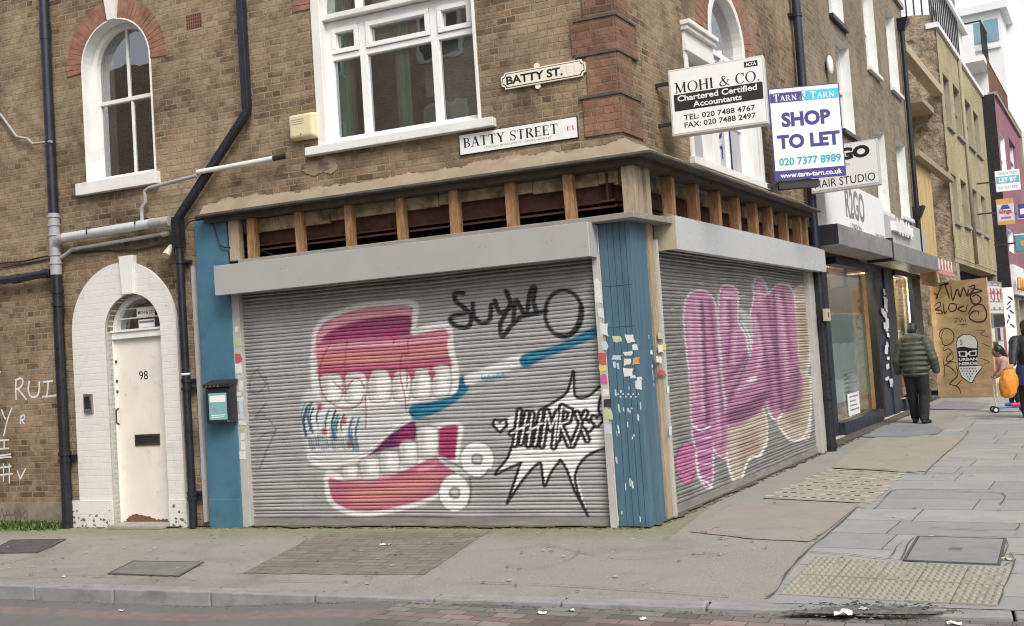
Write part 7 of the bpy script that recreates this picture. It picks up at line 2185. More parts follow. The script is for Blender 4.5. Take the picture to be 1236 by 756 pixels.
a = MB(R).m(TANREN); a.tube([(dvt, -DB - 0.05, ZB3), (dvt, -DB - 0.05, ZT3)], 0.055, 8); a.build('drainpipe', tb, True)
pho = MB(R).m(RENDW)
pho.box(V3 - 0.0, V4 + 4, 0.9, 6, ZT3 + 0.02, ZT3 + 3.4)
pho.box(V3 - 0.1, V4 + 4.2, 0.7, 6.2, ZT3 + 3.4, ZT3 + 3.6)
rf = pho.build('penthouse', tb, label='white rendered roof storey set back behind black railings')
w_ = MB(R).m(NAVYP); 
w_.box(V3 + 6.2, V3 + 7.4, 0.88, 0.9, ZT3 + 0.9, ZT3 + 2.5)
w_.box(V3 - 0.03, V3 + 0.0, 2.6, 3.6, ZT3 + 0.9, ZT3 + 2.4)
w_.build('window', rf)
rl = MB(R).m(BLACKP)
vr1 = V3 + (V4 - V3) * 0.52
z0 = ZT3 + 0.14
nn = 13
for k in range(nn + 1):
    v = V3 + (vr1 - V3) * k / nn; rl.box(v - 0.022, v + 0.022, -DB + 0.05, -DB + 0.085, z0, z0 + 1.35)
rl.box(V3, vr1, -DB + 0.04, -DB + 0.095, z0 + 1.35, z0 + 1.41)
for k in range(12):
    y = -DB + 0.1 + k * 0.2; rl.box(V3 + 0.02, V3 + 0.055, y, y + 0.035, top, top + 1.2)
rl.box(V3 + 0.01, V3 + 0.065, -DB + 0.1, 2.4, top + 1.2, top + 1.26)
rl.build('railing', tb)
# timber across the gap
gp = thing('timber_infill', 'yellow pine boards and beams closing the gap before the crumbling wall', 'timber panel', R, ((VE2 + V3) / 2, 0.1, 3))
a = MB(R).m(PINEP)
gv0, gv1 = VE2 + 0.15, R.u(1131, 260, 0.0)
z0, z1 = R.z(1118, 312, 0.0), R.z(1118, 200, 0.0)
v = gv0
while v < gv1 - 0.05:
    a.box(v, min(gv1, v + 0.19), 0.06 + random.uniform(0, 0.012), 0.09, z0 - 0.6, z1); v += 0.2
a.build('boards', gp)
a = MB(R).m(TIMBG); a.box(gv0 - 0.1, V3 - 0.08, -0.12, 0.1, z1, z1 + 0.14)
zb2 = R.z(1108, 77, 0.0)
a.m(mat('pale_sawn_beam', (0.46, 0.37, 0.25), 0.8, var=0.15)).box(VE2 + 0.02, V3 - 0.06, -0.05, 0.22, zb2 - 0.10, zb2 + 0.10)
a.box(V3 - 1.9, V3 - 0.08, 0.22, 2.6, zb2 - 0.55, zb2 - 0.40)
a.build('beam', gp)

# ------------------------------------------------------------------ hoarding round the gap
gl_, gr_ = ground(1133, 480), ground(1203.5, 479.5)
ang = math.degrees(math.atan2(gr_.y - gl_.y, gr_.x - gl_.x))
HP = Plane(gl_, ang)
hw = (gr_ - gl_).length
hz = HP.z(1155, 339)
hd = thing('hoarding', 'plywood hoarding with black tags and a bearded cap wearing face', 'hoarding', HP, (hw / 2, 0, 0))
a = MB(HP).m(PLY)
hx0 = HP.u(1121, 340); hx1 = HP.u(1190.5, 338)
a.hexa([(0, 0, 0.01), (hw, 0, 0.01), (hx1 if hx1 < hw else hw, 0, hz), (min(0.05, hx0), 0, hz)], [(0, 0.04, 0.01), (hw, 0.04, 0.01), (hx1 if hx1 < hw else hw, 0.04, hz), (min(0.05, hx0), 0.04, hz)])
a.build('board', hd)
a = MB(HP).m(TIMBG); a.box(0.05, 0.12, 0.05, 0.12, 0, hz); a.box(hw - 0.15, hw - 0.08, 0.05, 0.12, 0, hz); a.box(0.05, hw - 0.1, 0.05, 0.1, 1.2, 1.28); a.build('stud', hd)
cH = crop(1100, 320, 4.447)
hp = lambda x, y: HP(*cH(x, y))
gb = MB(HP).m(SPRAYK)
def tagline(strokes, w_):
    for k, st in enumerate(strokes):
        gb.ribbon([hp(*p) for p in smoothline(st, 5)], w_, -0.002 - 0.0002 * (k % 8), True)
tagline([[(120, 150), (140, 165), (135, 178), (160, 115)], [(150, 112), (200, 98), (180, 108)], [(180, 105), (196, 150), (205, 182)], [(212, 110), (222, 190), (246, 130), (262, 170), (280, 122), (298, 168)],
         [(310, 130), (300, 165), (330, 140), (340, 110), (308, 118)], [(320, 125), (380, 138), (350, 148), (318, 162), (330, 205), (360, 208), (374, 180), (350, 160), (326, 172)]], 0.042)
tagline([[(120, 222), (150, 200), (156, 222), (128, 240), (160, 245), (165, 262), (132, 258)], [(170, 206), (178, 260), (190, 245)], [(196, 240), (210, 208), (240, 214), (236, 244), (208, 248), (200, 228)], [(244, 238), (284, 220), (250, 236), (290, 250), (300, 210)],
         [(306, 262), (330, 224), (380, 214), (405, 260), (390, 300), (345, 305), (312, 282), (330, 250), (360, 250), (362, 270)]], 0.036)
tagline([[(226, 290), (248, 286), (232, 310), (250, 300)], [(256, 284), (262, 306), (272, 288), (282, 306)], [(286, 280), (292, 306)], [(244, 322), (304, 318)], [(350, 350), (395, 352), (372, 372), (420, 388)], [(380, 420), (425, 440)], [(370, 500), (420, 520), (390, 530)]], 0.016)
tagline([[(160, 400), (150, 372), (170, 344), (206, 345), (228, 372), (222, 410), (190, 432), (168, 420), (164, 372), (176, 350)], [(180, 432), (170, 462), (200, 450), (215, 470), (190, 500), (198, 520), (226, 500), (220, 470)],
         [(170, 500), (178, 540), (210, 520), (246, 524)], [(178, 540), (176, 605)], [(182, 534), (222, 560), (242, 588)], [(240, 540), (250, 590), (210, 632), (206, 644)], [(206, 640), (252, 656), (266, 690)], [(270, 618), (240, 650)]], 0.026)
gb.build('sprayed_tags', hd)
fc = MB(HP)
def fl(m_, pts, y, sm=False):
    p = [hp(*q) for q in (smoothline(pts, 5, True) if sm else pts)]
    fc.m(m_).flat(p, y)
fl(INK, [(240, 420), (248, 390), (275, 372), (310, 370), (342, 384), (358, 412), (358, 470), (352, 540), (384, 536), (380, 556), (352, 590), (330, 634), (312, 632), (272, 605), (254, 560), (246, 470)], -0.0035)
fl(PWHITE, [(244, 420), (252, 394), (278, 376), (310, 374), (340, 388), (354, 414), (352, 448), (320, 446), (280, 438), (246, 444)], -0.0045)
fl(PWHITE, [(252, 462), (296, 462), (304, 472), (312, 462), (352, 456), (350, 486), (316, 490), (306, 480), (298, 494), (258, 492)], -0.0045)
fl(INK, [(262, 468), (292, 468), (288, 488), (264, 486)], -0.0055); fl(INK, [(316, 468), (346, 464), (344, 482), (318, 484)], -0.0055)
fl(PWHITE, [(256, 546), (352, 542), (382, 540), (374, 556), (350, 584), (326, 630), (312, 628), (274, 600), (258, 562)], -0.0045)
for i in range(6):
    for j in range(5):
        x, y = 268 + i * 15 + (j % 2) * 6, 556 + j * 14
        if abs(x - 312) < 48 - (j * 9): fl(INK, circ((x, y), 3.4, 4.4, 7), -0.0055)
for t, y0, y1 in (('URBAN', 516, 498), ('NERDS', 539, 521)):
    a0, b0 = hp(256, y0); a1, b1 = hp(354, y1 - 2)
    fc.m(PWHITE).text(t, a0, a1, b0, b1, -0.0050, 0.05)
ax, az = hp(268, 415); fc.m(INK).text('S', ax - 0.03, ax + 0.03, az - 0.06, az + 0.06, -0.0056)
fc.build('painted_face', hd)
# poster boards turning along the pavement
PPl = Plane(gr_, 59.16 - 6)
pw_ = PPl.u(1215.5, 420)
pb = thing('poster_board', 'poster covered board beside the plywood hoarding', 'poster board', PPl, (pw_ / 2, 0, 0))
a = MB(PPl).m(TIMBG); a.box(0.02, pw_, 0.0, 0.04, 0.01, PPl.z(1200, 340)); a.build('board', pb)
zt_, zm_ = PPl.z(1200, 342), PPl.z(1202, 378)
pos = MB(PPl).m(PW); pos.box(0.05, pw_ - 0.05, -0.004, 0.0, zm_, zt_ - 0.02)
pos.m(PR)
for k in range(4): pos.box(0.2 + k * pw_ / 4.4, 0.34 + k * pw_ / 4.4, -0.006, -0.004, zt_ - 0.38, zt_ - 0.12)
pos.m(INKG)
for r_ in range(4):
    for k in range(5): pos.box(0.1 + k * pw_ / 5.3, 0.1 + (k + 0.82) * pw_ / 5.3, -0.006, -0.004, zm_ + 0.06 + 0.19 * r_, zm_ + 0.085 + 0.19 * r_ + 0.05 * (k % 2))
for r_ in range(6):
    for k in range(5):
        pos.m(random.choice([PKK, PW, INKG, PKK, PR, PB])); z_ = zm_ - 0.32 * (r_ + 1)
        if z_ > 0.05: pos.box(0.06 + k * pw_ / 5.2, 0.06 + (k + 0.9) * pw_ / 5.2, -0.005 - 0.0005 * k, 0.0, z_, z_ + 0.29)
pos.build('posters', pb)

# ------------------------------------------------------------------ pink building with its black end wall
V4b = V4 + 0.0
DP = DB + 0.40
V5 = R.u(1229, 148, DP)
ZT5 = R.z(1187, 93, DP)
pk = thing('pink_building', 'pink and red painted building with a black end wall', 'building', R, (V4 + 3, 0, 0))
a = MB(R).m(PINK)
pq = []
v0, v1 = max(V4 + 0.5, R.u(1197, 175, DP)), max(V4 + 2.4, R.u(1207, 175, DP)); pq.append((v0, v1, R.z(1202, 205, DP), R.z(1202, 152, DP)))
v0b, v1b = R.u(1219.5, 190, DP), R.u(1226.5, 190, DP); pq.append((v0b, v1b, R.z(1223, 211, DP), R.z(1223, 174, DP)))
v0c, v1c = max(V4 + 0.5, R.u(1200, 285, DP)), max(V4 + 2.4, R.u(1208, 285, DP)); pq.append((v0c, v1c, R.z(1206, 296, DP), R.z(1206, 268, DP)))
a.holed([(V4, 2.9), (V5, 2.9), (V5, ZT5), (V4, ZT5)], [hole_rect(*q) for q in pq], -DP)
a.build('wall', pk)
a = MB(R).m(BLACKW); a.box(V4 - 0.03, V4, -DP + 0.001, 9, 2.0, ZT5 + 0.05); a.build('end_wall', pk, label='black painted end wall')
a = MB(R).m(STONE); a.box(V4, V5 + 0.1, -DP - 0.08, -DP + 0.2, ZT5, ZT5 + 0.12); a.m(ROOMW).box(V4, V5, -DP + 0.25, 9, ZT5 - 0.3, ZT5 - 0.1); a.build('parapet', pk)
for k, (v0, v1, z0, z1) in enumerate(pq):
    w_ = MB(R).m(RENDW if k != 1 else PINK); w_.reveal([(v0, z0), (v1, z0), (v1, z1), (v0, z1)], -DP, -DP + 0.2)
    w_.m(RENDW).box(v0, v0 + 0.1, -DP + 0.1, -DP + 0.17, z0, z1); w_.box(v1 - 0.1, v1, -DP + 0.1, -DP + 0.17, z0, z1); w_.box(v0 + 0.1, v1 - 0.1, -DP + 0.1, -DP + 0.17, (z0 + z1) / 2 - 0.05, (z0 + z1) / 2 + 0.05)
    ww = w_.build('window', pk); g = MB(R).m(GLASS); g.flat(hole_rect(v0, v1, z0, z1), -DP + 0.16); g.m(NET if k != 1 else DARK).flat(hole_rect(v0, v1, z0, z1), -DP + 0.4); g.build('pane', ww)
rl = MB(R).m(mat('rusty_railing', (0.16, 0.09, 0.06), 0.8))
vr0, vr1 = V4 + 0.1, V4 + 7
for k in range(44):
    v = vr0 + (vr1 - vr0) * k / 43; rl.box(v - 0.02, v + 0.02, -DP + 0.12, -DP + 0.15, ZT5 + 0.12, ZT5 + 1.25)
rl.box(vr0, vr1, -DP + 0.11, -DP + 0.16, ZT5 + 1.25, ZT5 + 1.31)
rl.build('railing', pk)
a = MB(R).m(TANREN)
a.box(V4 + 0.3, V5, -DP + 0.02, 0.6, 2.55, 2.9); a.box(V4 + 0.0, V4 + 1.2, -DP, 0.5, 0, 2.55)
for k in range(5):
    v = V4 + 2.0 + k * 2.4; a.box(v, v + 0.5, -DP, 0.4, 0, 2.55)
a.m(RENDW).box(V4 + 0.3, V4 + 4.2, -DP - 0.12, -DP, 2.7, 3.75)
a.m(mat('grey_fascia_board', (0.30, 0.30, 0.30), 0.6)).box(V4 + 4.2, V5, -DP - 0.2, -DP, 2.55, 3.45)
a.m(DARK).box(V4 + 1.2, V5, 0.42, 0.45, 0, 2.55)
a.m(GLASSD).box(V4 + 1.2, V5, -DP + 0.2, -DP + 0.21, 0.3, 2.5)
a.build('shopfront', pk)
# banner outside it
vb = R.u(1221, 400, DP + 0.35)
bn = thing('banner', 'tall white lettered banner outside the shops beyond the poster board', 'banner', R, (vb, -DP - 0.35, 0))
QB = Plane(R.o + R.x * vb + R.n * (DP + 0.1), 59.16 - 62)
x0, x1 = QB.u(1214, 400), QB.u(1227.5, 400)
a = MB(QB).m(SIGNW); a.box(x0, x1, 0, 0.03, 0.3, QB.z(1217, 347)); a.build('cloth', bn)
a = MB(QB).m(INKN)
zt_ = QB.z(1217, 352)
for k in range(7): a.tube([((x0 + x1) / 2 + 0.06 * math.sin(k), -0.004, zt_ - 0.15 - 0.14 * k), ((x0 + x1) / 2 + 0.12 * math.cos(k * 2), -0.004, zt_ - 0.25 - 0.14 * k)], 0.02, 6)
a.m(INKG)
for k in range(5): a.box(x0 + 0.04, x1 - 0.04, -0.003, 0.0, 0.4 + 0.16 * k, 0.5 + 0.16 * k)
a.build('print', bn)
a = MB(QB).m(BLACKP); a.tube([(x0 - 0.02, 0.02, 0), (x0 - 0.02, 0.02, zt_ + 0.1)], 0.015, 6); a.box(x0 - 0.15, x0 + 0.25, -0.12, 0.16, 0.0, 0.05); a.build('stand', bn)

# projecting signs further along
def cross(px0, py0, px1, py1, v, name, label, base, draw):
    o = R.o + R.x * v
    P_ = Plane((o.x, o.y, 0), 59.16 - 78)
    x0, z1 = P_(px0, py0); x1, z0 = P_(px1, py1)
    t = thing(name, label, 'sign', P_, ((x0 + x1) / 2, 0.03, z0))
    a = MB(P_).m(base); a.box(x0, x1, 0, 0.08, z0, z1); a.build('sign_box', t, bev=0.01)
    a = MB(P_); draw(a, x0, x1, z0, z1); a.build('lettering', t)
    a = MB(P_).m(BLACKP); a.box(x0 - 0.5, x0 + 0.01, 0.02, 0.06, (z0 + z1) / 2 - 0.02, (z0 + z1) / 2 + 0.02); a.build('bracket', t)
BLUEP = mat('sky_blue_print', (0.16, 0.42, 0.56), 0.5, bump=0)
NAVB = mat('deep_blue_print', (0.04, 0.05, 0.22), 0.5, bump=0)
def d1_(a, x0, x1, z0, z1):
    H, W = z1 - z0, x1 - x0
    a.m(BLUEP).box(x0 + 0.03 * W, x1 - 0.03 * W, -0.003, 0.0, z0 + 0.38 * H, z0 + 0.72 * H)
    a.text('020 7377 8989', x0 + 0.1 * W, x1 - 0.1 * W, z0 + 0.12 * H, z0 + 0.24 * H, -0.004); a.text('TARN & TARN', x0 + 0.1 * W, x1 - 0.1 * W, z0 + 0.80 * H, z0 + 0.92 * H, -0.004)
    a.m(PWHITE).text('LET BY', x0 + 0.14 * W, x1 - 0.14 * W, z0 + 0.44 * H, z0 + 0.66 * H, -0.005, 0.04)
cross(1200.5, 207, 1232.5, 229, 24.0, 'letting_board', 'white and sky blue board reading LET BY high on the pink building', SIGNW, d1_)
def d2_(a, x0, x1, z0, z1):
    H, W = z1 - z0, x1 - x0
    a.m(PO).box(x0, x1, -0.003, 0.0, z0 + 0.80 * H, z1); a.box(x0, x1, -0.003, 0.0, z0, z0 + 0.14 * H)
    a.m(NAVB).flat([(x0 + 0.2 * W, z0 + 0.6 * H), (x0 + 0.8 * W, z0 + 0.6 * H), (x0 + 0.66 * W, z0 + 0.76 * H), (x0 + 0.34 * W, z0 + 0.76 * H)], -0.003)
    a.m(INKR).text('kings', x0 + 0.14 * W, x0 + 0.86 * W, z0 + 0.38 * H, z0 + 0.60 * H, -0.006, 0.04)
    a.m(PP).box(x0 + 0.2 * W, x0 + 0.8 * W, -0.003, 0, z0 + 0.22 * H, z0 + 0.30 * H)
cross(1202, 241, 1225.5, 270, 22.5, 'projecting_sign', 'small orange and pale blue sign reading kings under the LET BY board', PAP[1], d2_)
def d3_(a, x0, x1, z0, z1):
    H, W = z1 - z0, x1 - x0
    a.m(NAVB).box(x0 + 0.05 * W, x0 + 0.95 * W, -0.003, 0, z0 + 0.25 * H, z0 + 0.95 * H)
    for k in range(3): a.box(x0 + (0.15 + 0.25 * k) * W, x0 + (0.3 + 0.25 * k) * W, -0.005, -0.002, z0 + 0.4 * H, z0 + 0.75 * H)
    a.m(PR).box(x0, x1, -0.004, 0, z0, z0 + 0.2 * H)
cross(1227, 247, 1246, 268, 24.5, 'projecting_sign', 'dark blue sign with a red foot at the right edge', PAP[1], lambda a, x0, x1, z0, z1: (a.m(NAVB).box(x0 + 0.05 * (x1 - x0), x1, -0.003, 0, z0 + 0.25 * (z1 - z0), z1), a.m(PR).box(x0, x1, -0.004, 0, z0, z0 + 0.2 * (z1 - z0)), a.m(PWHITE).box(x0 + 0.2 * (x1 - x0), x0 + 0.5 * (x1 - x0), -0.006, -0.002, z0 + 0.45 * (z1 - z0), z0 + 0.75 * (z1 - z0))))
cross(1224.5, 283, 1248, 302, 21.0, 'projecting_sign', 'teal box sign below the dark blue sign', mat('teal_sign', (0.06, 0.28, 0.30), 0.5, bump=0), lambda a, x0, x1, z0, z1: (a.m(PWHITE).box(x0 - 0.01, x1, -0.004, 0, z1 - 0.03, z1), a.m(PO).box(x0 + 0.3 * (x1 - x0), x0 + 0.7 * (x1 - x0), -0.004, 0, z0 + 0.3 * (z1 - z0), z0 + 0.6 * (z1 - z0))))
vo = R.u(1229, 315, DP + 0.2)
os_ = MB(R).m(PO)
for k in range(4): os_.tube(smoothline([(vo - 1.2 + k * 0.8, -DP - 0.24, 2.85), (vo - 0.9 + k * 0.8, -DP - 0.24, 3.25), (vo - 0.6 + k * 0.8, -DP - 0.24, 2.9), (vo - 0.45 + k * 0.8, -DP - 0.24, 3.2)], 5), 0.05, 8)
tag(os_.build('sign_letters', smooth=True), 'orange raised letters on the grey shop fascia at the right', 'sign')
aw = thing('awning', 'faded red and white awning stub over the gap by the hoarding', 'awning', R, (R.u(1142, 322, 0.3), -0.3, 2.9))
av0, av1 = R.u(1133, 318, 0.35), R.u(1152, 326, 0.35); az0, az1 = R.z(1142, 332, 0.35), R.z(1142, 314, 0.35)
a = MB(R).m(mat('faded_red_cloth', (0.46, 0.18, 0.17), 0.8)); a.hexa([(av0, -0.35, az0), (av1, -0.35, az0), (av1, -0.25, az1), (av0, -0.25, az1)], [(av0, -0.33, az0), (av1, -0.33, az0), (av1, 0.2, az1 + 0.03), (av0, 0.2, az1 + 0.03)]); a.build('cloth', aw)
a = MB(R).m(PWHITE)
for k in range(5):
    v = av0 + (av1 - av0) * (k + 0.3) / 5; a.box(v, v + 0.12, -0.352 + 0.02, -0.325, az0 + 0.1, az0 + 0.35)
a.build('stripes', aw)

# ------------------------------------------------------------------ far blocks
def perp(v, deg=-90):
    o = R.o + R.x * v
    return Plane((o.x, o.y, 0), 59.16 + deg)
Q1 = perp(44)
wt = thing('white_tower', 'white rendered flats rising behind the pink building', 'building', Q1, (Q1.u(1180, 60), 2, 0))
x0, x1 = Q1.u(1148, 60), Q1.u(1211, 60)
a = MB(Q1).m(RENDW); zt_ = Q1.z(1180, -40)
a.box(x0, x1, 0, 12, 0, Q1.z(1185, 8)); a.box(x0 - 0.15, x1 + 0.3, -0.25, 12.2, Q1.z(1185, 16), Q1.z(1185, 7)); 
a.box(x0, x1 + 1.6, 3, 12, 0, zt_); a.build('wall', wt)
w_ = MB(Q1).m(mat('pale_blue_glazing', (0.22, 0.36, 0.44), 0.15, bump=0, var=0.05))
for l, r, t, b_ in ((1158, 1166, 33, 60), (1172, 1185, 27, 55), (1189, 1204, 22, 52)):
    xa, za = Q1(l, b_); xb, zb2_ = Q1(r, t); w_.box(xa, xb, -0.03, 0.02, za, zb2_)
w_.build('window', wt)
w_ = MB(Q1).m(UPVC); xa, za = Q1(1156, 64); xb, zb2_ = Q1(1209, 60); w_.box(xa, xb, -0.10, 0.0, za - 0.12, za); w_.build('sill', wt)
bl = MB(Q1).m(RENDW)
xa, za = Q1(1160, 86); xb, zb2_ = Q1(1195, 84)
bl.box(xa, xb, -2.4, 0, za - 0.25, za); bl.box(xa, xa + 0.9, -2.4, -2.32, za, za + 1.5)
bl.m(BLACKP)
for k in range(12): bl.box(xb - 0.05, xb, -2.4 + 0.2 * k, -2.36 + 0.2 * k, za, za + 1.5)
bl.box(xb - 0.06, xb + 0.01, -2.4, 0, za + 1.5, za + 1.56); bl.box(xa, xb, -2.42, -2.36, za + 1.5, za + 1.56)
bl.build('balcony', wt)
Q2 = perp(50)
tt = thing('tan_tower', 'tall tan block with rows of windows at the right edge', 'building', R, (56, 0, 0))
a = MB(R).m(TANREN)
dT = -0.9
vT0 = R.u(1213, 60, dT)
vT0 = min(max(vT0, 48), 70)
ZT7 = 34
a.box(vT0, vT0 + 46, -dT, 14, 0, ZT7); a.build('wall', tt)
for fl_ in range(9):
    w_ = MB(R)
    for k in range(9):
        v = vT0 + 1.0 + k * 3.3; z_ = 4.5 + fl_ * 3.1
        w_.m(RENDW).box(v, v + 1.7, -dT - 0.05, -dT + 0.02, z_, z_ + 1.9); w_.m(NAVYP).box(v + 0.12, v + 0.8, -dT - 0.07, -dT - 0.04, z_ + 0.12, z_ + 1.78); w_.box(v + 0.9, v + 1.58, -dT - 0.07, -dT - 0.04, z_ + 0.12, z_ + 1.78)
    w_.build('window', tt)
ft = thing('terrace_row', 'distant grey terrace continuing along the main road', 'building', R, (100, 0, 0))
a = MB(R).m(STOCK_PALE); a.box(V5 + 0.05, vT0 - 0.05, -DP + 0.3, 9, 0, 11); a.build('wall', ft)
a = MB(R).m(mat('grey_shop_row', (0.22, 0.21, 0.2), 0.7, var=0.3, vs=0.6)); a.box(V5 + 0.06, vT0 - 0.06, -DP - 0.0, -DP + 0.29, 0, 3.4); a.build('shopfront', ft)

# across the side street, behind the camera: what the windows mirror
op = thing('brick_terrace', 'red brick terrace across the side street mirrored in the window glass', 'building', F, (-8, -15, 0))
a = MB(F).m(brick('light_red_brick', [(0.0, (0.50, 0.33, 0.25)), (0.5, (0.60, 0.42, 0.32)), (1.0, (0.66, 0.48, 0.38))], (0.5, 0.42, 0.34), soot=0.1))
a.box(-30, 2.0, -19, -15, 0, 8.0); a.box(-13.5, -5.5, -18.9, -15.0005, 8.0, 12.4); a.box(-26.0, -17.5, -18.9, -15.0005, 8.0, 11.3); a.build('wall', op)
for k in range(8):
    for j in range(4):
        u_ = -28 + k * 3.66; z_ = 1.0 + j * 3.0 - (0.35 if j > 1 else 0)
        if j > 1 and not 4 <= k <= 5: continue
        w_ = MB(F).m(WHITE); w_.box(u_, u_ + 1.3, -15.0, -14.93, z_, z_ + 1.8); w_.m(NET if (k, j) == (5, 2) else NAVYP).box(u_ + 0.1, u_ + 1.2, -14.94, -14.91, z_ + 0.1, z_ + 1.7); w_.build('window', op)
op2 = thing('brick_terrace', 'brown brick terrace across the main road mirrored in the shop glass', 'building', R, (18, -24, 0))
a = MB(R).m(STOCK); a.box(-6, 60, -30, -22, 0, 9.5); a.build('wall', op2)
for k in range(14):
    for j in range(3):
        v = -4 + k * 4.2; z_ = 0.8 + j * 3.0
        w_ = MB(R).m(WHITE); w_.box(v, v + 1.4, -22, -21.9, z_, z_ + 1.9) if False else w_.box(v, v + 1.4, -22.0, -21.93, z_, z_ + 1.9); w_.m(NAVYP).box(v + 0.1, v + 1.3, -21.94, -21.91, z_ + 0.1, z_ + 1.8); w_.build('window', op2)
# ------------------------------------------------------------------ people
def cap(mb, a, ra, b, rb, n=12):
    a, b = Vector(a), Vector(b)
    pts, rr = [], []
    for k in range(6):
        t = k / 5
        pts.append(a.lerp(b, t)); rr.append(ra + (rb - ra) * t)
    mb.tube(pts, rr, n); mb.ball(a, ra, n, 8); mb.ball(b, rb, n, 8)

def limb(mb, pts, n=12):
    for (a, ra), (b, rb) in zip(pts, pts[1:]): cap(mb, a, ra, b, rb, n)

def fuse(mb, name, voxel, parent=None, smooth=4, label=None):
    """melt overlapping closed pieces into one continuous skin"""
    o = mb.build(name, parent, label=label)
    m = o.modifiers.new('skin', 'REMESH'); m.mode = 'VOXEL'; m.voxel_size = voxel; m.use_smooth_shade = True
    s = o.modifiers.new('soft', 'SMOOTH'); s.factor = 0.5; s.iterations = smooth
    dg = bpy.context.evaluated_depsgraph_get()
    dg.update()
    me = bpy.data.meshes.new_from_object(o.evaluated_get(dg))
    o.modifiers.clear()
    mats = list(o.data.materials)
    o.data = me
    me.name = name
    if not me.materials:
        for x in mats: me.materials.append(x)
    return o

SKIN = mat('skin', (0.42, 0.24, 0.165), 0.55, var=0.08, bump=0.03)
SKIND = mat('brown_skin', (0.24, 0.125, 0.08), 0.55, var=0.08, bump=0.03)
HAIR = mat('black_hair', (0.012, 0.010, 0.010), 0.5, var=0.3, vs=40, bump=0.5, bs=140)
PUFF = mat('olive_padded_nylon', (0.060, 0.066, 0.046), 0.62, var=0.18, vs=6, bump=0.25, bs=45)
TROU = mat('black_trouser_cloth', (0.011, 0.011, 0.015), 0.85, var=0.3, vs=7, bump=0.3, bs=60)
SHOE = mat('black_shoe_leather', (0.012, 0.012, 0.012), 0.4, var=0.2, bump=0.1)

def hand(mb, wrist, dirv, side, r=1.0):
    """palm, four bent fingers of unequal length and a thumb from the side of the palm"""
    w_ = Vector(wrist); d = Vector(dirv).normalized()
    fwd = Vector((0, 1, 0)); fwd = (fwd - d * fwd.dot(d)).normalized()
    lat = d.cross(fwd)
    pe = w_ + d * 0.085 * r
    for k in range(4):
        o = fwd * (0.030 - 0.020 * k) * r
        cap(mb, w_ + d * 0.02 * r + o * 0.6, 0.016 * r, pe + o, 0.013 * r, 8)
        L = (0.062, 0.072, 0.066, 0.052)[k] * r
        m1 = pe + o + d * L * 0.55 - lat * side * 0.008
        m2 = m1 + d * L * 0.38 - lat * side * 0.022 * r
        limb(mb, [(pe + o, 0.0095 * r), (m1, 0.0088 * r), (m2, 0.0075 * r)], 8)
    t0 = w_ + d * 0.03 * r + fwd * 0.028 * r
    t1 = t0 + fwd * 0.032 * r + d * 0.028 * r - lat * side * 0.008
    limb(mb, [(t0, 0.013 * r), (t1, 0.0105 * r), (t1 + d * 0.030 * r + fwd * 0.004, 0.0085 * r)], 8)

def face(mb, c, s=1.0):
    c = Vector(c)
    mb.ball(c, (0.074 * s, 0.092 * s, 0.112 * s), 18, 14)
    mb.ball(c + Vector((0, 0.012, -0.055)) * s, (0.056 * s, 0.072 * s, 0.066 * s), 14, 10)
    cap(mb, c + Vector((0, 0.088, 0.012)) * s, 0.010 * s, c + Vector((0, 0.104, -0.022)) * s, 0.014 * s, 8)
    mb.ball(c + Vector((0, 0.088, -0.058)) * s, (0.024 * s, 0.010 * s, 0.007 * s), 10, 6)
    for sx in (-1, 1):
        mb.ball(c + Vector((0.075 * sx, -0.004, 0.0)) * s, (0.010 * s, 0.022 * s, 0.032 * s), 10, 8)

mg = ground(1110.5, 512)
MP = Plane(mg, -34)
man = thing('person', 'person in an olive padded hooded jacket and black trousers walking away past the shops', 'person', MP, (0, 0, 0))
b = MB(MP).m(SKIN)
LF, RF2 = (-0.10, 0.16, 0.10), (0.10, -0.08, 0.09)
limb(b, [((-0.09, 0, 0.90), 0.085), ((-0.10, 0.09, 0.50), 0.06), (LF, 0.042)])
limb(b, [((0.09, 0, 0.90), 0.085), ((0.10, 0.03, 0.49), 0.06), (RF2, 0.042)])
for f in (LF, RF2): limb(b, [((f[0], f[1] - 0.02, 0.05), 0.036), ((f[0] * 1.1, f[1] + 0.13, 0.04), 0.032)])
limb(b, [((0, 0, 0.92), 0.135), ((0, 0, 1.15), 0.125), ((0, 0, 1.33), 0.14)])
limb(b, [((-0.17, 0, 1.40), 0.06), ((0.17, 0, 1.40), 0.06)])
limb(b, [((0, 0, 1.40), 0.065), ((0, 0.015, 1.54), 0.055)])
AL = [((-0.20, 0, 1.39), 0.06), ((-0.30, -0.01, 1.12), 0.045), ((-0.305, 0.08, 0.90), 0.032)]
AR = [((0.20, 0, 1.39), 0.06), ((0.31, -0.03, 1.12), 0.045), ((0.33, 0.05, 0.90), 0.032)]
limb(b, AL); limb(b, AR)
hand(b, AL[2][0], (0.0, 0.25, -1), -1, 1.05); hand(b, AR[2][0], (0.02, 0.2, -1), 1, 1.05)
face(b, (0, 0.025, 1.635))
fuse(b, 'body', 0.011, man, 2)
j = MB(MP).m(PUFF)
z = 0.86
k = 0
while z < 1.46:
    t = (z - 0.86) / 0.6
    wx = 0.235 + 0.03 * math.sin(math.pi * min(1, t * 1.2)) - (0.09 * max(0, (t - 0.8) / 0.2))
    j.ball((0, -0.005, z), (wx, 0.165 + 0.02 * math.sin(math.pi * t), 0.062), 24, 10)
    z += 0.088; k += 1
j.tube([(0, 0, 0.84), (0, 0, 1.40)], [0.17, 0.17], 16)
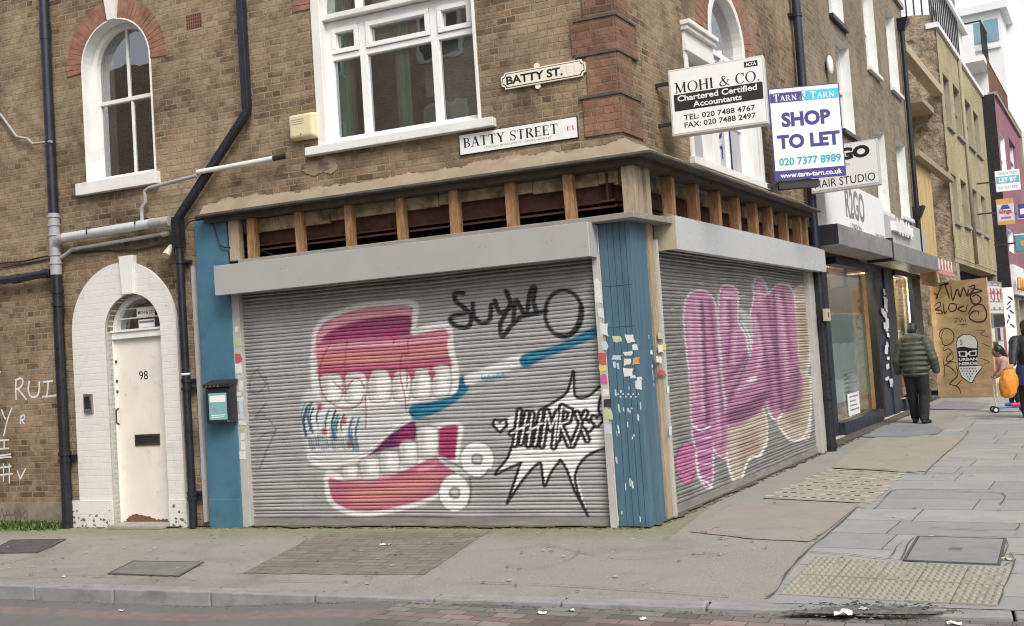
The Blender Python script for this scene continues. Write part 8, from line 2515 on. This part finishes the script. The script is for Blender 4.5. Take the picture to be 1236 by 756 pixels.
for A in (AL, AR):
    P = [Vector(A[0][0]), Vector(A[1][0]), Vector(A[2][0])]
    L = [(P[0].lerp(P[1], s), 0.105 - 0.018 * s) for s in (0, 0.25, 0.5, 0.75, 1)] + [(P[1].lerp(P[2], s), 0.088 - 0.02 * s) for s in (0.33, 0.66, 0.95)]
    for q, r in L: j.ball(q, (r, r, r * 0.82), 14, 10)
    limb(j, [(P[0], 0.08), (P[1], 0.068), (P[2], 0.055)])
limb(j, [((-0.19, 0, 1.40), 0.085), ((0.19, 0, 1.40), 0.085)])
fuse(j, 'jacket', 0.013, man, 7)
h = MB(MP).m(PUFF)
h.ball((0, -0.075, 1.485), (0.165, 0.085, 0.095), 20, 12); h.ball((0, -0.10, 1.42), (0.13, 0.06, 0.09), 18, 10)
for sx in (-1, 1): limb(h, [((0.14 * sx, -0.05, 1.49), 0.055), ((0.10 * sx, 0.07, 1.47), 0.045)])
fuse(h, 'hood', 0.013, man, 2)
t = MB(MP).m(TROU)
limb(t, [((-0.095, 0, 0.88), 0.125), ((-0.105, 0.085, 0.50), 0.092), ((-0.10, 0.15, 0.12), 0.078)])
limb(t, [((0.095, 0, 0.88), 0.125), ((0.105, 0.025, 0.49), 0.092), ((0.10, -0.08, 0.11), 0.080)])
t.ball((0, -0.02, 0.90), (0.20, 0.15, 0.12), 18, 10)
fuse(t, 'trousers', 0.013, man, 3)
for f, dx in ((LF, -0.02), (RF2, 0.05)):
    s = MB(MP).m(SHOE)
    limb(s, [((f[0], f[1] - 0.045, 0.05), 0.045), ((f[0] + dx * 0.6, f[1] + 0.08, 0.045), 0.046), ((f[0] + dx, f[1] + 0.15, 0.038), 0.036)])
    s.ball((f[0], f[1] - 0.03, 0.10), (0.05, 0.055, 0.05))
    fuse(s, 'shoe', 0.010, man, 2)
hh = MB(MP).m(HAIR)
hh.ball((0, 0.012, 1.665), (0.085, 0.104, 0.098), 20, 14); hh.ball((0, -0.035, 1.62), (0.078, 0.068, 0.095), 18, 12)
fuse(hh, 'hair', 0.009, man, 2)

# child on a scooter, seen from the side
cg = ground(1219, 497.5)
CP = Plane(cg, -14)                       # local x runs to the right of the picture
ch = thing('person', 'small child with dark hair and a pink top standing on a blue kick scooter', 'person', CP, (0, 0, 0.10))
b = MB(CP).m(SKIND)
B0 = 0.10
limb(b, [((0.06, 0.05, 0.60), 0.06), ((0.08, 0.03, 0.36), 0.045), ((0.04, 0.03, B0 + 0.08), 0.032)])
limb(b, [((0.06, -0.06, 0.60), 0.06), ((0.12, -0.06, 0.36), 0.045), ((0.14, -0.06, B0 + 0.08), 0.032)])
limb(b, [((0.05, 0, 0.62), 0.10), ((0.0, 0, 0.82), 0.10), ((-0.05, 0, 0.94), 0.10)])
limb(b, [((-0.05, 0, 0.96), 0.055), ((-0.09, 0, 1.06), 0.045)])
limb(b, [((-0.05, -0.12, 0.95), 0.042), ((-0.10, -0.16, 0.76), 0.034), ((-0.20, -0.10, 0.66), 0.026)])
limb(b, [((-0.05, 0.12, 0.95), 0.042), ((-0.10, 0.16, 0.76), 0.034), ((-0.20, 0.10, 0.66), 0.026)])
# hands closed on the handlebar
for sy in (-1, 1):
    c0 = Vector((-0.215, 0.09 * sy, 0.655))
    b.ball(c0, (0.022, 0.03, 0.028), 10, 8)
    for k in range(4):
        y = c0.y + (k - 1.5) * 0.017
        limb(b, [((c0.x - 0.004, y, c0.z + 0.02), 0.0085), ((c0.x - 0.034, y, c0.z + 0.008), 0.008), ((c0.x - 0.026, y, c0.z - 0.018), 0.007)], 8)
    limb(b, [((c0.x + 0.01, c0.y - 0.028 * sy, c0.z + 0.01), 0.009), ((c0.x - 0.014, c0.y - 0.034 * sy, c0.z - 0.014), 0.0075)], 8)
hc = Vector((-0.13, 0, 1.13))
b.ball(hc, (0.092, 0.076, 0.10), 18, 14); b.ball(hc + Vector((-0.02, 0, -0.05)), (0.062, 0.052, 0.056), 14, 10)
b.ball(hc + Vector((-0.096, 0, -0.02)), (0.014, 0.012, 0.016), 10, 8); b.ball(hc + Vector((-0.082, 0, -0.055)), (0.010, 0.022, 0.006), 8, 6)
for sy in (-1, 1): b.ball(hc + Vector((0.01, 0.076 * sy, -0.01)), (0.018, 0.010, 0.026), 8, 6)
fuse(b, 'body', 0.010, ch, 2)
tp_ = MB(CP).m(mat('dusty_pink_cloth', (0.42, 0.25, 0.22), 0.85, var=0.15, bump=0.15))
limb(tp_, [((0.06, 0, 0.60), 0.135), ((0.0, 0, 0.80), 0.13), ((-0.05, 0, 0.93), 0.12)])
for sy in (-1, 1): limb(tp_, [((-0.04, 0.11 * sy, 0.94), 0.062), ((-0.10, 0.16 * sy, 0.76), 0.05), ((-0.17, 0.12 * sy, 0.69), 0.04)])
fuse(tp_, 'top', 0.011, ch, 3)
lg = MB(CP).m(TROU)
limb(lg, [((0.06, 0.05, 0.60), 0.085), ((0.08, 0.03, 0.36), 0.06), ((0.05, 0.03, B0 + 0.10), 0.044)])
limb(lg, [((0.06, -0.06, 0.60), 0.085), ((0.12, -0.06, 0.36), 0.06), ((0.14, -0.06, B0 + 0.10), 0.044)])
fuse(lg, 'leggings', 0.011, ch, 3)
for x, y, mm in ((0.05, 0.03, mat('blue_shoe', (0.03, 0.12, 0.42), 0.5, bump=0)), (0.14, -0.06, mat('pink_shoe', (0.62, 0.06, 0.16), 0.5, bump=0))):
    s = MB(CP).m(mm); limb(s, [((x + 0.03, y, B0 + 0.045), 0.038), ((x - 0.09, y, B0 + 0.038), 0.034)]); fuse(s, 'shoe', 0.010, ch, 2)
hh = MB(CP).m(HAIR)
hh.ball(hc + Vector((0.02, 0, 0.025)), (0.098, 0.092, 0.10), 18, 12); limb(hh, [(hc + Vector((0.07, 0, 0.02)), 0.06), (hc + Vector((0.12, 0, -0.10)), 0.05), (hc + Vector((0.12, 0, -0.2)), 0.03)])
fuse(hh, 'hair', 0.010, ch, 2)
sc = thing('kick_scooter', 'blue kick scooter with small wheels under the child', 'scooter', CP, (0, 0, 0))
SCB = mat('blue_scooter_plastic', (0.03, 0.14, 0.45), 0.35, bump=0)
a = MB(CP).m(SCB); a.slab([(-0.22, -0.05), (0.24, -0.06), (0.27, 0), (0.24, 0.06), (-0.22, 0.05)], 0.075, 0.098); a.build('deck', sc, bev=0.006)
a = MB(CP).m(ALU); a.tube([(-0.22, 0, 0.08), (-0.25, 0, 0.35), (-0.23, 0, 0.66)], 0.014, 8); a.tube([(-0.23, -0.16, 0.66), (-0.23, 0.16, 0.66)], 0.012, 8); a.tube([(-0.26, -0.12, 0.06), (-0.26, 0.12, 0.06)], 0.012, 8); a.build('handlebar', sc, True, auto=40)
for x, y in ((-0.26, -0.12), (-0.26, 0.12), (0.22, 0.0)):
    a = MB(CP).m(BLACKPL); a.tube([(x, y - 0.018, 0.06), (x, y + 0.018, 0.06)], 0.06, 16); a.m(PWHITE).tube([(x, y - 0.020, 0.06), (x, y + 0.020, 0.06)], 0.03, 12); a.build('wheel', sc, True, auto=40)

# adult at the frame's edge, arm stretched out with an orange bag
agr = ground(1247, 504)
AP = Plane(agr, -20)
ad = thing('person', 'adult in a dark coat at the right edge reaching out with an orange bag', 'person', AP, (0, 0, 0))
b = MB(AP).m(SKIN)
limb(b, [((-0.09, 0, 0.86), 0.085), ((-0.10, 0.02, 0.47), 0.06), ((-0.11, -0.02, 0.09), 0.042)])
limb(b, [((0.09, 0, 0.86), 0.085), ((0.12, 0.05, 0.47), 0.06), ((0.14, 0.10, 0.09), 0.042)])
for x, y in ((-0.11, -0.02), (0.14, 0.10)): limb(b, [((x, y - 0.02, 0.05), 0.036), ((x, y + 0.14, 0.04), 0.03)])
limb(b, [((0, 0, 0.90), 0.13), ((0, 0, 1.12), 0.12), ((-0.01, 0, 1.28), 0.13)])
limb(b, [((-0.16, 0, 1.33), 0.055), ((0.16, 0, 1.33), 0.055)]); limb(b, [((0, 0, 1.33), 0.06), ((0, 0.01, 1.46), 0.05)])
WR = Vector((-0.27, -0.30, 0.93))
limb(b, [((-0.18, 0, 1.32), 0.055), ((-0.24, -0.12, 1.08), 0.043), (WR, 0.031)])
limb(b, [((0.18, 0, 1.32), 0.055), ((0.25, 0.0, 1.06), 0.043), ((0.25, 0.06, 0.84), 0.031)])
hand(b, (0.25, 0.06, 0.84), (0, 0.2, -1), 1)
# fingers closed round the neck of the bag
pc_ = WR + Vector((-0.05, -0.03, -0.05))
limb(b, [(WR, 0.03), (pc_, 0.034)])
for k in range(4):
    o = Vector((-0.01 * k, 0.0, -0.019 * k + 0.02))
    q = pc_ + o
    limb(b, [(q + Vector((-0.012, -0.026, 0)), 0.0105), (q + Vector((-0.05, -0.034, -0.004)), 0.0095), (q + Vector((-0.062, -0.004, -0.006)), 0.0085), (q + Vector((-0.04, 0.014, -0.006)), 0.0078)], 8)
limb(b, [(pc_ + Vector((0, 0.026, 0.02)), 0.012), (pc_ + Vector((-0.035, 0.032, 0.016)), 0.010), (pc_ + Vector((-0.055, 0.02, 0.0)), 0.0085)], 8)
face(b, (0, 0.02, 1.55))
fuse(b, 'body', 0.011, ad, 2)
COAT = mat('black_coat_cloth', (0.014, 0.015, 0.022), 0.6, var=0.3, bump=0.3, bs=50)
NVY = mat('blue_dress_cloth', (0.02, 0.035, 0.12), 0.8, var=0.3, bump=0.2)
c = MB(AP).m(COAT)
limb(c, [((0, 0, 0.80), 0.185), ((0, 0, 1.05), 0.17), ((-0.01, 0, 1.27), 0.165)]); limb(c, [((-0.16, 0, 1.33), 0.085), ((0.16, 0, 1.33), 0.085)])
limb(c, [((-0.18, 0, 1.32), 0.09), ((-0.24, -0.12, 1.08), 0.075), (Vector((-0.24, -0.12, 1.08)).lerp(WR, 0.9), 0.055)])
limb(c, [((0.18, 0, 1.32), 0.09), ((0.25, 0.0, 1.06), 0.075), ((0.25, 0.055, 0.88), 0.055)])
fuse(c, 'coat', 0.013, ad, 3)
c = MB(AP).m(NVY)
c.tube([(0, 0, 0.9), (0, 0, 0.55)], [0.19, 0.24], 20); fuse(c, 'skirt', 0.013, ad, 3)
c = MB(AP).m(TROU)
limb(c, [((-0.095, 0, 0.82), 0.11), ((-0.10, 0.02, 0.47), 0.085), ((-0.11, -0.02, 0.11), 0.07)]); limb(c, [((0.095, 0, 0.82), 0.11), ((0.12, 0.05, 0.47), 0.085), ((0.14, 0.10, 0.11), 0.07)])
fuse(c, 'trousers', 0.013, ad, 3)
for x, y in ((-0.11, -0.02), (0.14, 0.10)):
    c = MB(AP).m(SHOE); limb(c, [((x, y - 0.04, 0.05), 0.045), ((x, y + 0.15, 0.04), 0.038)]); fuse(c, 'shoe', 0.011, ad, 2)
c = MB(AP).m(HAIR); c.ball((0, 0.0, 1.575), (0.086, 0.10, 0.10), 18, 12); c.ball((0, -0.05, 1.50), (0.085, 0.06, 0.14), 16, 10); fuse(c, 'hair', 0.011, ad, 2)
BAGM = mat('orange_plastic_bag', (0.70, 0.26, 0.03), 0.4, var=0.22, vs=9, bump=0.8, bs=16, stretch=(1, 1, 0.5))
bag = MB(AP).m(BAGM)
bc = pc_ + Vector((-0.03, -0.01, -0.04))
nu, nv = 28, 16
vv = []
for jv in range(nv + 1):
    t = jv / nv
    r = 0.03 + 0.125 * (math.sin(math.pi * min(1, 0.08 + t * 0.80)) ** 0.8) if t < 0.97 else 0.05
    for i in range(nu):
        an = 2 * math.pi * i / nu
        rr = r * (1 + 0.05 * math.sin(3 * an + 4 * t) + 0.05 * math.sin(7 * an - 9 * t) + 0.03 * math.sin(13 * an + 17 * t) + random.uniform(-0.07, 0.07))
        vv.append((bc.x + rr * math.cos(an) * 0.95 - 0.04 * t, bc.y + rr * 0.8 * math.sin(an), bc.z + 0.03 - 0.50 * t))
bag.add(vv, [(jv * nu + i, jv * nu + (i + 1) % nu, (jv + 1) * nu + (i + 1) % nu, (jv + 1) * nu + i) for jv in range(nv) for i in range(nu)] + [tuple(range(nu)), tuple(range((nv + 1) * nu - 1, nv * nu - 1, -1))])
tag(bag.build('carrier_bag', smooth=True), 'full orange carrier bag held out in front of the child', 'bag')
# ------------------------------------------------------------------ weeds, litter, burnt debris
BURN_ = mat('dark_grit', (0.04, 0.04, 0.04), 0.9, bump=0)
GRASS = mat('weed_green', (0.075, 0.15, 0.028), 0.7, var=0.5, vs=20, bump=0)
GRASSD = mat('weed_olive', (0.10, 0.12, 0.035), 0.7, var=0.4, vs=20, bump=0)
mb = MB(F)
for k in range(2600):
    t = random.random()
    u_ = F.u(-40, 650) + (F.u(86, 645) - F.u(-40, 650)) * t
    if t > 0.86 and random.random() < 0.6: continue
    d = abs(random.gauss(0, 0.09)) + 0.03
    if d > 0.3: continue
    h = random.uniform(0.03, 0.10) * (1.25 - d * 2.5)
    a = random.uniform(0, 6.28); l = random.uniform(0.01, 0.05); wv_ = random.uniform(0.004, 0.011)
    x, y = u_, -d - 0.02
    px_, py_ = math.cos(a + 1.57) * wv_, math.sin(a + 1.57) * wv_
    dx, dy = math.cos(a) * l, math.sin(a) * l
    mb.m(GRASS if random.random() < 0.75 else GRASSD)
    mb.add([(x - px_, y - py_, 0), (x + px_, y + py_, 0), (x + px_ * .8 + dx * .4, y + py_ * .8 + dy * .4, h * .6), (x - px_ * .8 + dx * .4, y - py_ * .8 + dy * .4, h * .6), (x + dx, y + dy, h)], [(0, 1, 2, 3), (3, 2, 4)])
for k in range(240):
    t = random.random(); u_ = F.u(-40, 650) + (F.u(82, 645) - F.u(-40, 650)) * t
    d = random.uniform(0.04, 0.22); z = random.uniform(0.02, 0.08); r = random.uniform(0.012, 0.03); a = random.uniform(0, 6.28)
    c, s = math.cos(a), math.sin(a)
    mb.m(GRASS); mb.poly([(u_ + r * c, -d + r * s, z + 0.01), (u_ - r * 0.6 * s, -d + r * 0.6 * c, z), (u_ - r * c, -d - r * s, z - 0.006), (u_ + r * 0.6 * s, -d - r * 0.6 * c, z)])
tag(mb.build('weeds'), kind='stuff', label='strip of green weeds along the rendered plinth')
# moss and dirt tufts along the foot of the walls
mb = MB(F).m(mat('wall_foot_dirt', (0.10, 0.095, 0.055), 0.95, var=0.5, vs=20, bump=0.3))
for k in range(420):
    u_ = random.uniform(F.u(100, 640), 0.0); r = random.uniform(0.006, 0.022)
    if D1['x0'] < u_ < D1['x1']: continue
    mb.ball((u_, -random.uniform(0.03, 0.10), 0.0), (r * 1.6, r, r * 0.6), 6, 4)
tag(mb.build('dirt'), kind='stuff', label='dirt and moss along the foot of the wall')
mb = MB(R).m(mat('gutter_dirt', (0.085, 0.075, 0.06), 0.95, var=0.4, vs=20, bump=0.3))
for k in range(300):
    v = random.uniform(0.2, 9.0); r = random.uniform(0.006, 0.02)
    mb.ball((v, -random.uniform(0.0, 0.07) - 0.02, 0.0), (r * 1.8, r, r * 0.6), 6, 4)
tag(mb.build('dirt'), kind='stuff', label='dirt along the foot of the main road shopfronts')
# dark grime washed into the angle of wall and pavement
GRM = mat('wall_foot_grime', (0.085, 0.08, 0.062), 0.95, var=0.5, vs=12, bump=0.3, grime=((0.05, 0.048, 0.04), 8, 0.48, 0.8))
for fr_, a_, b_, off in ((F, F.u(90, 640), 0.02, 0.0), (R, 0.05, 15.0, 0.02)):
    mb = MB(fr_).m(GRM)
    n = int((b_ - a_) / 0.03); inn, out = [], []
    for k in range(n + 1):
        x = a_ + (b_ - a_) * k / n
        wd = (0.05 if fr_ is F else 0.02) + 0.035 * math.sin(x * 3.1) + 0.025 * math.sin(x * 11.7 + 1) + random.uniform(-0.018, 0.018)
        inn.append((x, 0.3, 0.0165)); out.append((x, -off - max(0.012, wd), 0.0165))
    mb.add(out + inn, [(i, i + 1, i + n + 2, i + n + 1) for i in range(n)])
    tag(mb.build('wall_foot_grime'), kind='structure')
# grit and leaf scraps lying in the gutter
mb = MB(F)
LEAF = mat('dead_leaf', (0.12, 0.075, 0.035), 0.9, var=0.5, vs=30, bump=0)
for k in range(700):
    u_ = random.uniform(-7.5, 3.0); d = KD + 0.15 + abs(random.gauss(0, 0.05)) + 0.01; r = random.uniform(0.003, 0.013)
    z = road_z(u_) + 0.002; a = random.uniform(0, 6.28); c, s = math.cos(a) * r, math.sin(a) * r
    mb.m(random.choice([LEAF, BURN_, LEAF, INKG]))
    mb.poly([(u_ + c, -d + s, z + random.uniform(0, .006)), (u_ - s * .6, -d + c * .6, z), (u_ - c, -d - s, z + random.uniform(0, .006)), (u_ + s * .6, -d - c * .6, z)])
tag(mb.build('gutter_litter'), kind='stuff', label='grit and leaf scraps gathered along the kerb')
# burnt debris on the kerb by the crossing
GRIT_ = mat('grey_ash', (0.13, 0.125, 0.12), 0.9, bump=0)
BURN = mat('burnt_debris', (0.045, 0.043, 0.042), 0.9, var=0.6, vs=30, bump=0.5)
mb = MB(F)
for k in range(900):
    px = 1045 + random.gauss(0, 44); py = 737 + random.gauss(0, 3.6)
    if not (940 < px < 1165): continue
    g_ = F.loc(ground(px, py, 0.0)); r = random.uniform(0.004, 0.02)
    mb.m(random.choice([BURN, BURN, BURN, GRIT_, GRIT_, LEAF]))
    mb.add([(g_.x - r, g_.y - r * .6, 0.004), (g_.x + r, g_.y - r * .4, 0.004), (g_.x + r * .5, g_.y + r, 0.004), (g_.x + random.uniform(-r, r) * .4, g_.y, 0.006 + r * random.uniform(0.05, 0.5))], [(0, 1, 3), (1, 2, 3), (2, 0, 3), (0, 2, 1)])
tag(mb.build('debris'), kind='stuff', label='black burnt debris scattered over the kerb at the blister paving')
# char stain below it
def char_mat():
    m, nt, p = newmat('char_stain')
    v = coords(nt, 'Object')
    c = mixc(nt, ramp(nt, noise(nt, v, 16, 7, 0.8), [(0.4, 0.0), (0.65, 1.0)]), (0.05, 0.049, 0.047), (0.20, 0.195, 0.185))
    nt.links.new(c, p.inputs['Base Color']); p.inputs['Roughness'].default_value = 0.9
    return m
CH = char_mat()
mb = MB(F).m(CH)
P = []
for k in range(44):
    a = 2 * math.pi * k / 44
    r = 1 + 0.22 * math.sin(3 * a) + random.uniform(-0.16, 0.16)
    g_ = F.loc(ground(1045 + 86 * r * math.cos(a), 737 + 5.0 * r * math.sin(a), 0.012)); P.append((g_.x, g_.y))
mb.sheet(P, 0.0125)
tag(mb.build('char_stain'), kind='structure')
# crack lines in the pavement
mb = MB(R).m(mat('open_joint', (0.085, 0.08, 0.072), 0.95, bump=0))
def crack(pts, w_, f=cB):
    q = [R.g(*f(*p)) for p in pts]
    q = smoothline(q, 3)
    q = [(x + random.uniform(-.008, .008), y + random.uniform(-.008, .008)) for x, y in q]
    L, Rr = [], []
    for i in range(len(q)):
        a = q[max(0, i - 1)]; b = q[min(len(q) - 1, i + 1)]
        tx, ty = b[0] - a[0], b[1] - a[1]; l = math.hypot(tx, ty) or 1
        h = w_ * 0.36 * random.uniform(0.3, 1.4)
        L.append((q[i][0] - ty / l * h, q[i][1] + tx / l * h, 0.0155)); Rr.append((q[i][0] + ty / l * h, q[i][1] - tx / l * h, 0.0155))
    n = len(q)
    mb.add(L + Rr, [(i, i + 1, i + n + 1, i + n) for i in range(n - 1)])
crack([(345, 668), (380, 640), (430, 560), (490, 500), (560, 445), (640, 368)], 0.018)
crack([(640, 362), (700, 372), (740, 330), (775, 308), (870, 308), (1000, 316), (1125, 320), (1118, 356)], 0.018)
crack([(560, 236), (700, 240), (800, 246), (860, 258), (880, 240), (940, 185), (1010, 118), (985, 110), (900, 116)], 0.016)
crack([(490, 516), (560, 520), (640, 527), (750, 540), (850, 548)], 0.018); crack([(790, 540), (830, 470), (900, 465), (1000, 468), (1135, 472), (1115, 556)], 0.012)
crack([(880, 435), (1000, 440), (1165, 442), (1175, 420)], 0.014); crack([(930, 200), (1000, 206), (1190, 208)], 0.012); crack([(1020, 160), (1190, 166)], 0.012); crack([(840, 245), (960, 256), (1190, 260)], 0.010)
crack([(750, 536), (790, 482), (810, 484)], 0.012); crack([(1135, 560), (1160, 540), (1150, 520), (1194, 526)], 0.012); crack([(1115, 690), (1130, 640), (1170, 540)], 0.014)
crack([(300, 470), (200, 452), (95, 446)], 0.007); crack([(500, 478), (640, 368)], 0.008)
tag(mb.build('pavement_cracks'), kind='structure')
# seams and old trench lines in the side street footway
mb = MB(R).m(mat('worn_seam', (0.13, 0.125, 0.11), 0.95, bump=0))
idp = lambda x, y: (x, y)
for pts, w_ in (([(-20, 700), (90, 697), (180, 699), (300, 703), (420, 704)], 0.010), ([(70, 656), (40, 672), (-10, 684)], 0.012), ([(246, 680), (215, 698), (205, 704)], 0.010), ([(130, 694), (110, 700)], 0.012),
                ([(512, 694), (490, 703), (480, 706)], 0.010), ([(520, 705), (640, 707), (760, 714), (880, 722)], 0.010), ([(600, 642), (700, 668), (770, 676), (905, 668)], 0.006), ([(292, 693), (180, 688), (120, 690)], 0.006), ([(640, 690), (690, 676), (700, 660)], 0.005)):
    crack(pts, w_, idp)
tag(mb.build('pavement_seams'), kind='structure')
# trodden gum and drip stains
mb = MB(F)
GUM = [mat('trodden_gum', (0.42, 0.40, 0.36), 0.8, bump=0), mat('dark_gum', (0.11, 0.105, 0.095), 0.8, bump=0)]
for k in range(230):
    u_, d = random.uniform(-8, 1.2), random.uniform(0.35, 2.5)
    r = random.uniform(0.006, 0.019); n = 8
    mb.m(GUM[random.random() < 0.6])
    mb.sheet([(u_ + r * random.uniform(.7, 1.2) * math.cos(2 * math.pi * t / n), -d + r * random.uniform(.7, 1.2) * math.sin(2 * math.pi * t / n)) for t in range(n)], 0.0135 + 0.00001 * k)
for k in range(150):
    v, d = random.uniform(-1, 16), random.uniform(0.5, 4.0)
    r = random.uniform(0.008, 0.022); n = 8
    p0 = F.loc(R.o + R.x * v + R.n * d)
    mb.m(GUM[random.random() < 0.6])
    mb.sheet([(p0.x + r * random.uniform(.7, 1.2) * math.cos(2 * math.pi * t / n), p0.y + r * random.uniform(.7, 1.2) * math.sin(2 * math.pi * t / n)) for t in range(n)], 0.0165 + 0.00001 * k)
tag(mb.build('trodden_gum'), kind='stuff', label='spots of trodden chewing gum on the pavement')

def scrap(px, py, w_, h_, z, label, m_=PW, grp='paper scraps littering the street'):
    p = F.loc(ground(px, py, z))
    w_ *= 0.62; h_ *= 0.62
    a = MB(F).m(m_)
    an = random.uniform(-0.6, 0.6); n = 4
    vv, ff = [], []
    for j_ in range(n + 1):
        for i in range(n + 1):
            x = (i / n - 0.5) * w_; y = (j_ / n - 0.5) * h_
            vv.append((p.x + x * math.cos(an) - y * math.sin(an) + random.uniform(-.004, .004), p.y + x * math.sin(an) + y * math.cos(an) + random.uniform(-.004, .004), z + 0.004 + 0.5 * max(0, random.uniform(-0.03, 0.05)) * min(1, w_ / 0.1)))
    ff = [(j_ * (n + 1) + i, j_ * (n + 1) + i + 1, (j_ + 1) * (n + 1) + i + 1, (j_ + 1) * (n + 1) + i) for j_ in range(n) for i in range(n)]
    a.add(vv, ff)
    tag(a.build('paper_scrap'), label, 'litter', grp)
scrap(1018, 742, 0.16, 0.12, 0.012, 'crumpled white paper lying in the burnt debris')
scrap(1043, 736, 0.09, 0.05, 0.014, 'small torn paper at the top of the burnt debris')
scrap(1152, 754, 0.12, 0.07, -0.018, 'white wrapper on the block paving below the burnt debris')
scrap(1216, 676, 0.10, 0.07, 0.006, 'pale cardboard scrap beside the large grey cover', PAP[4] if False else mat('kraft_card', (0.48, 0.36, 0.25), 0.8, bump=0))
scrap(466, 658, 0.16, 0.10, 0.006, 'flat white paper on the brown block patch under the mural')
scrap(654, 741, 0.09, 0.05, -0.02, 'white paper scrap on the road straight below the burst tag')
scrap(690, 738, 0.08, 0.04, -0.02, 'white paper scrap on the red band below the corner pillar')
scrap(777, 748, 0.07, 0.05, -0.02, 'white paper scrap on block paving nearest the frame bottom')
scrap(146, 738, 0.06, 0.04, -0.10, 'tiny white scrap on the asphalt left of the kerb joint')
scrap(76, 697, 0.07, 0.04, 0.002, 'tiny white scrap on the pavement edge below the weeds')
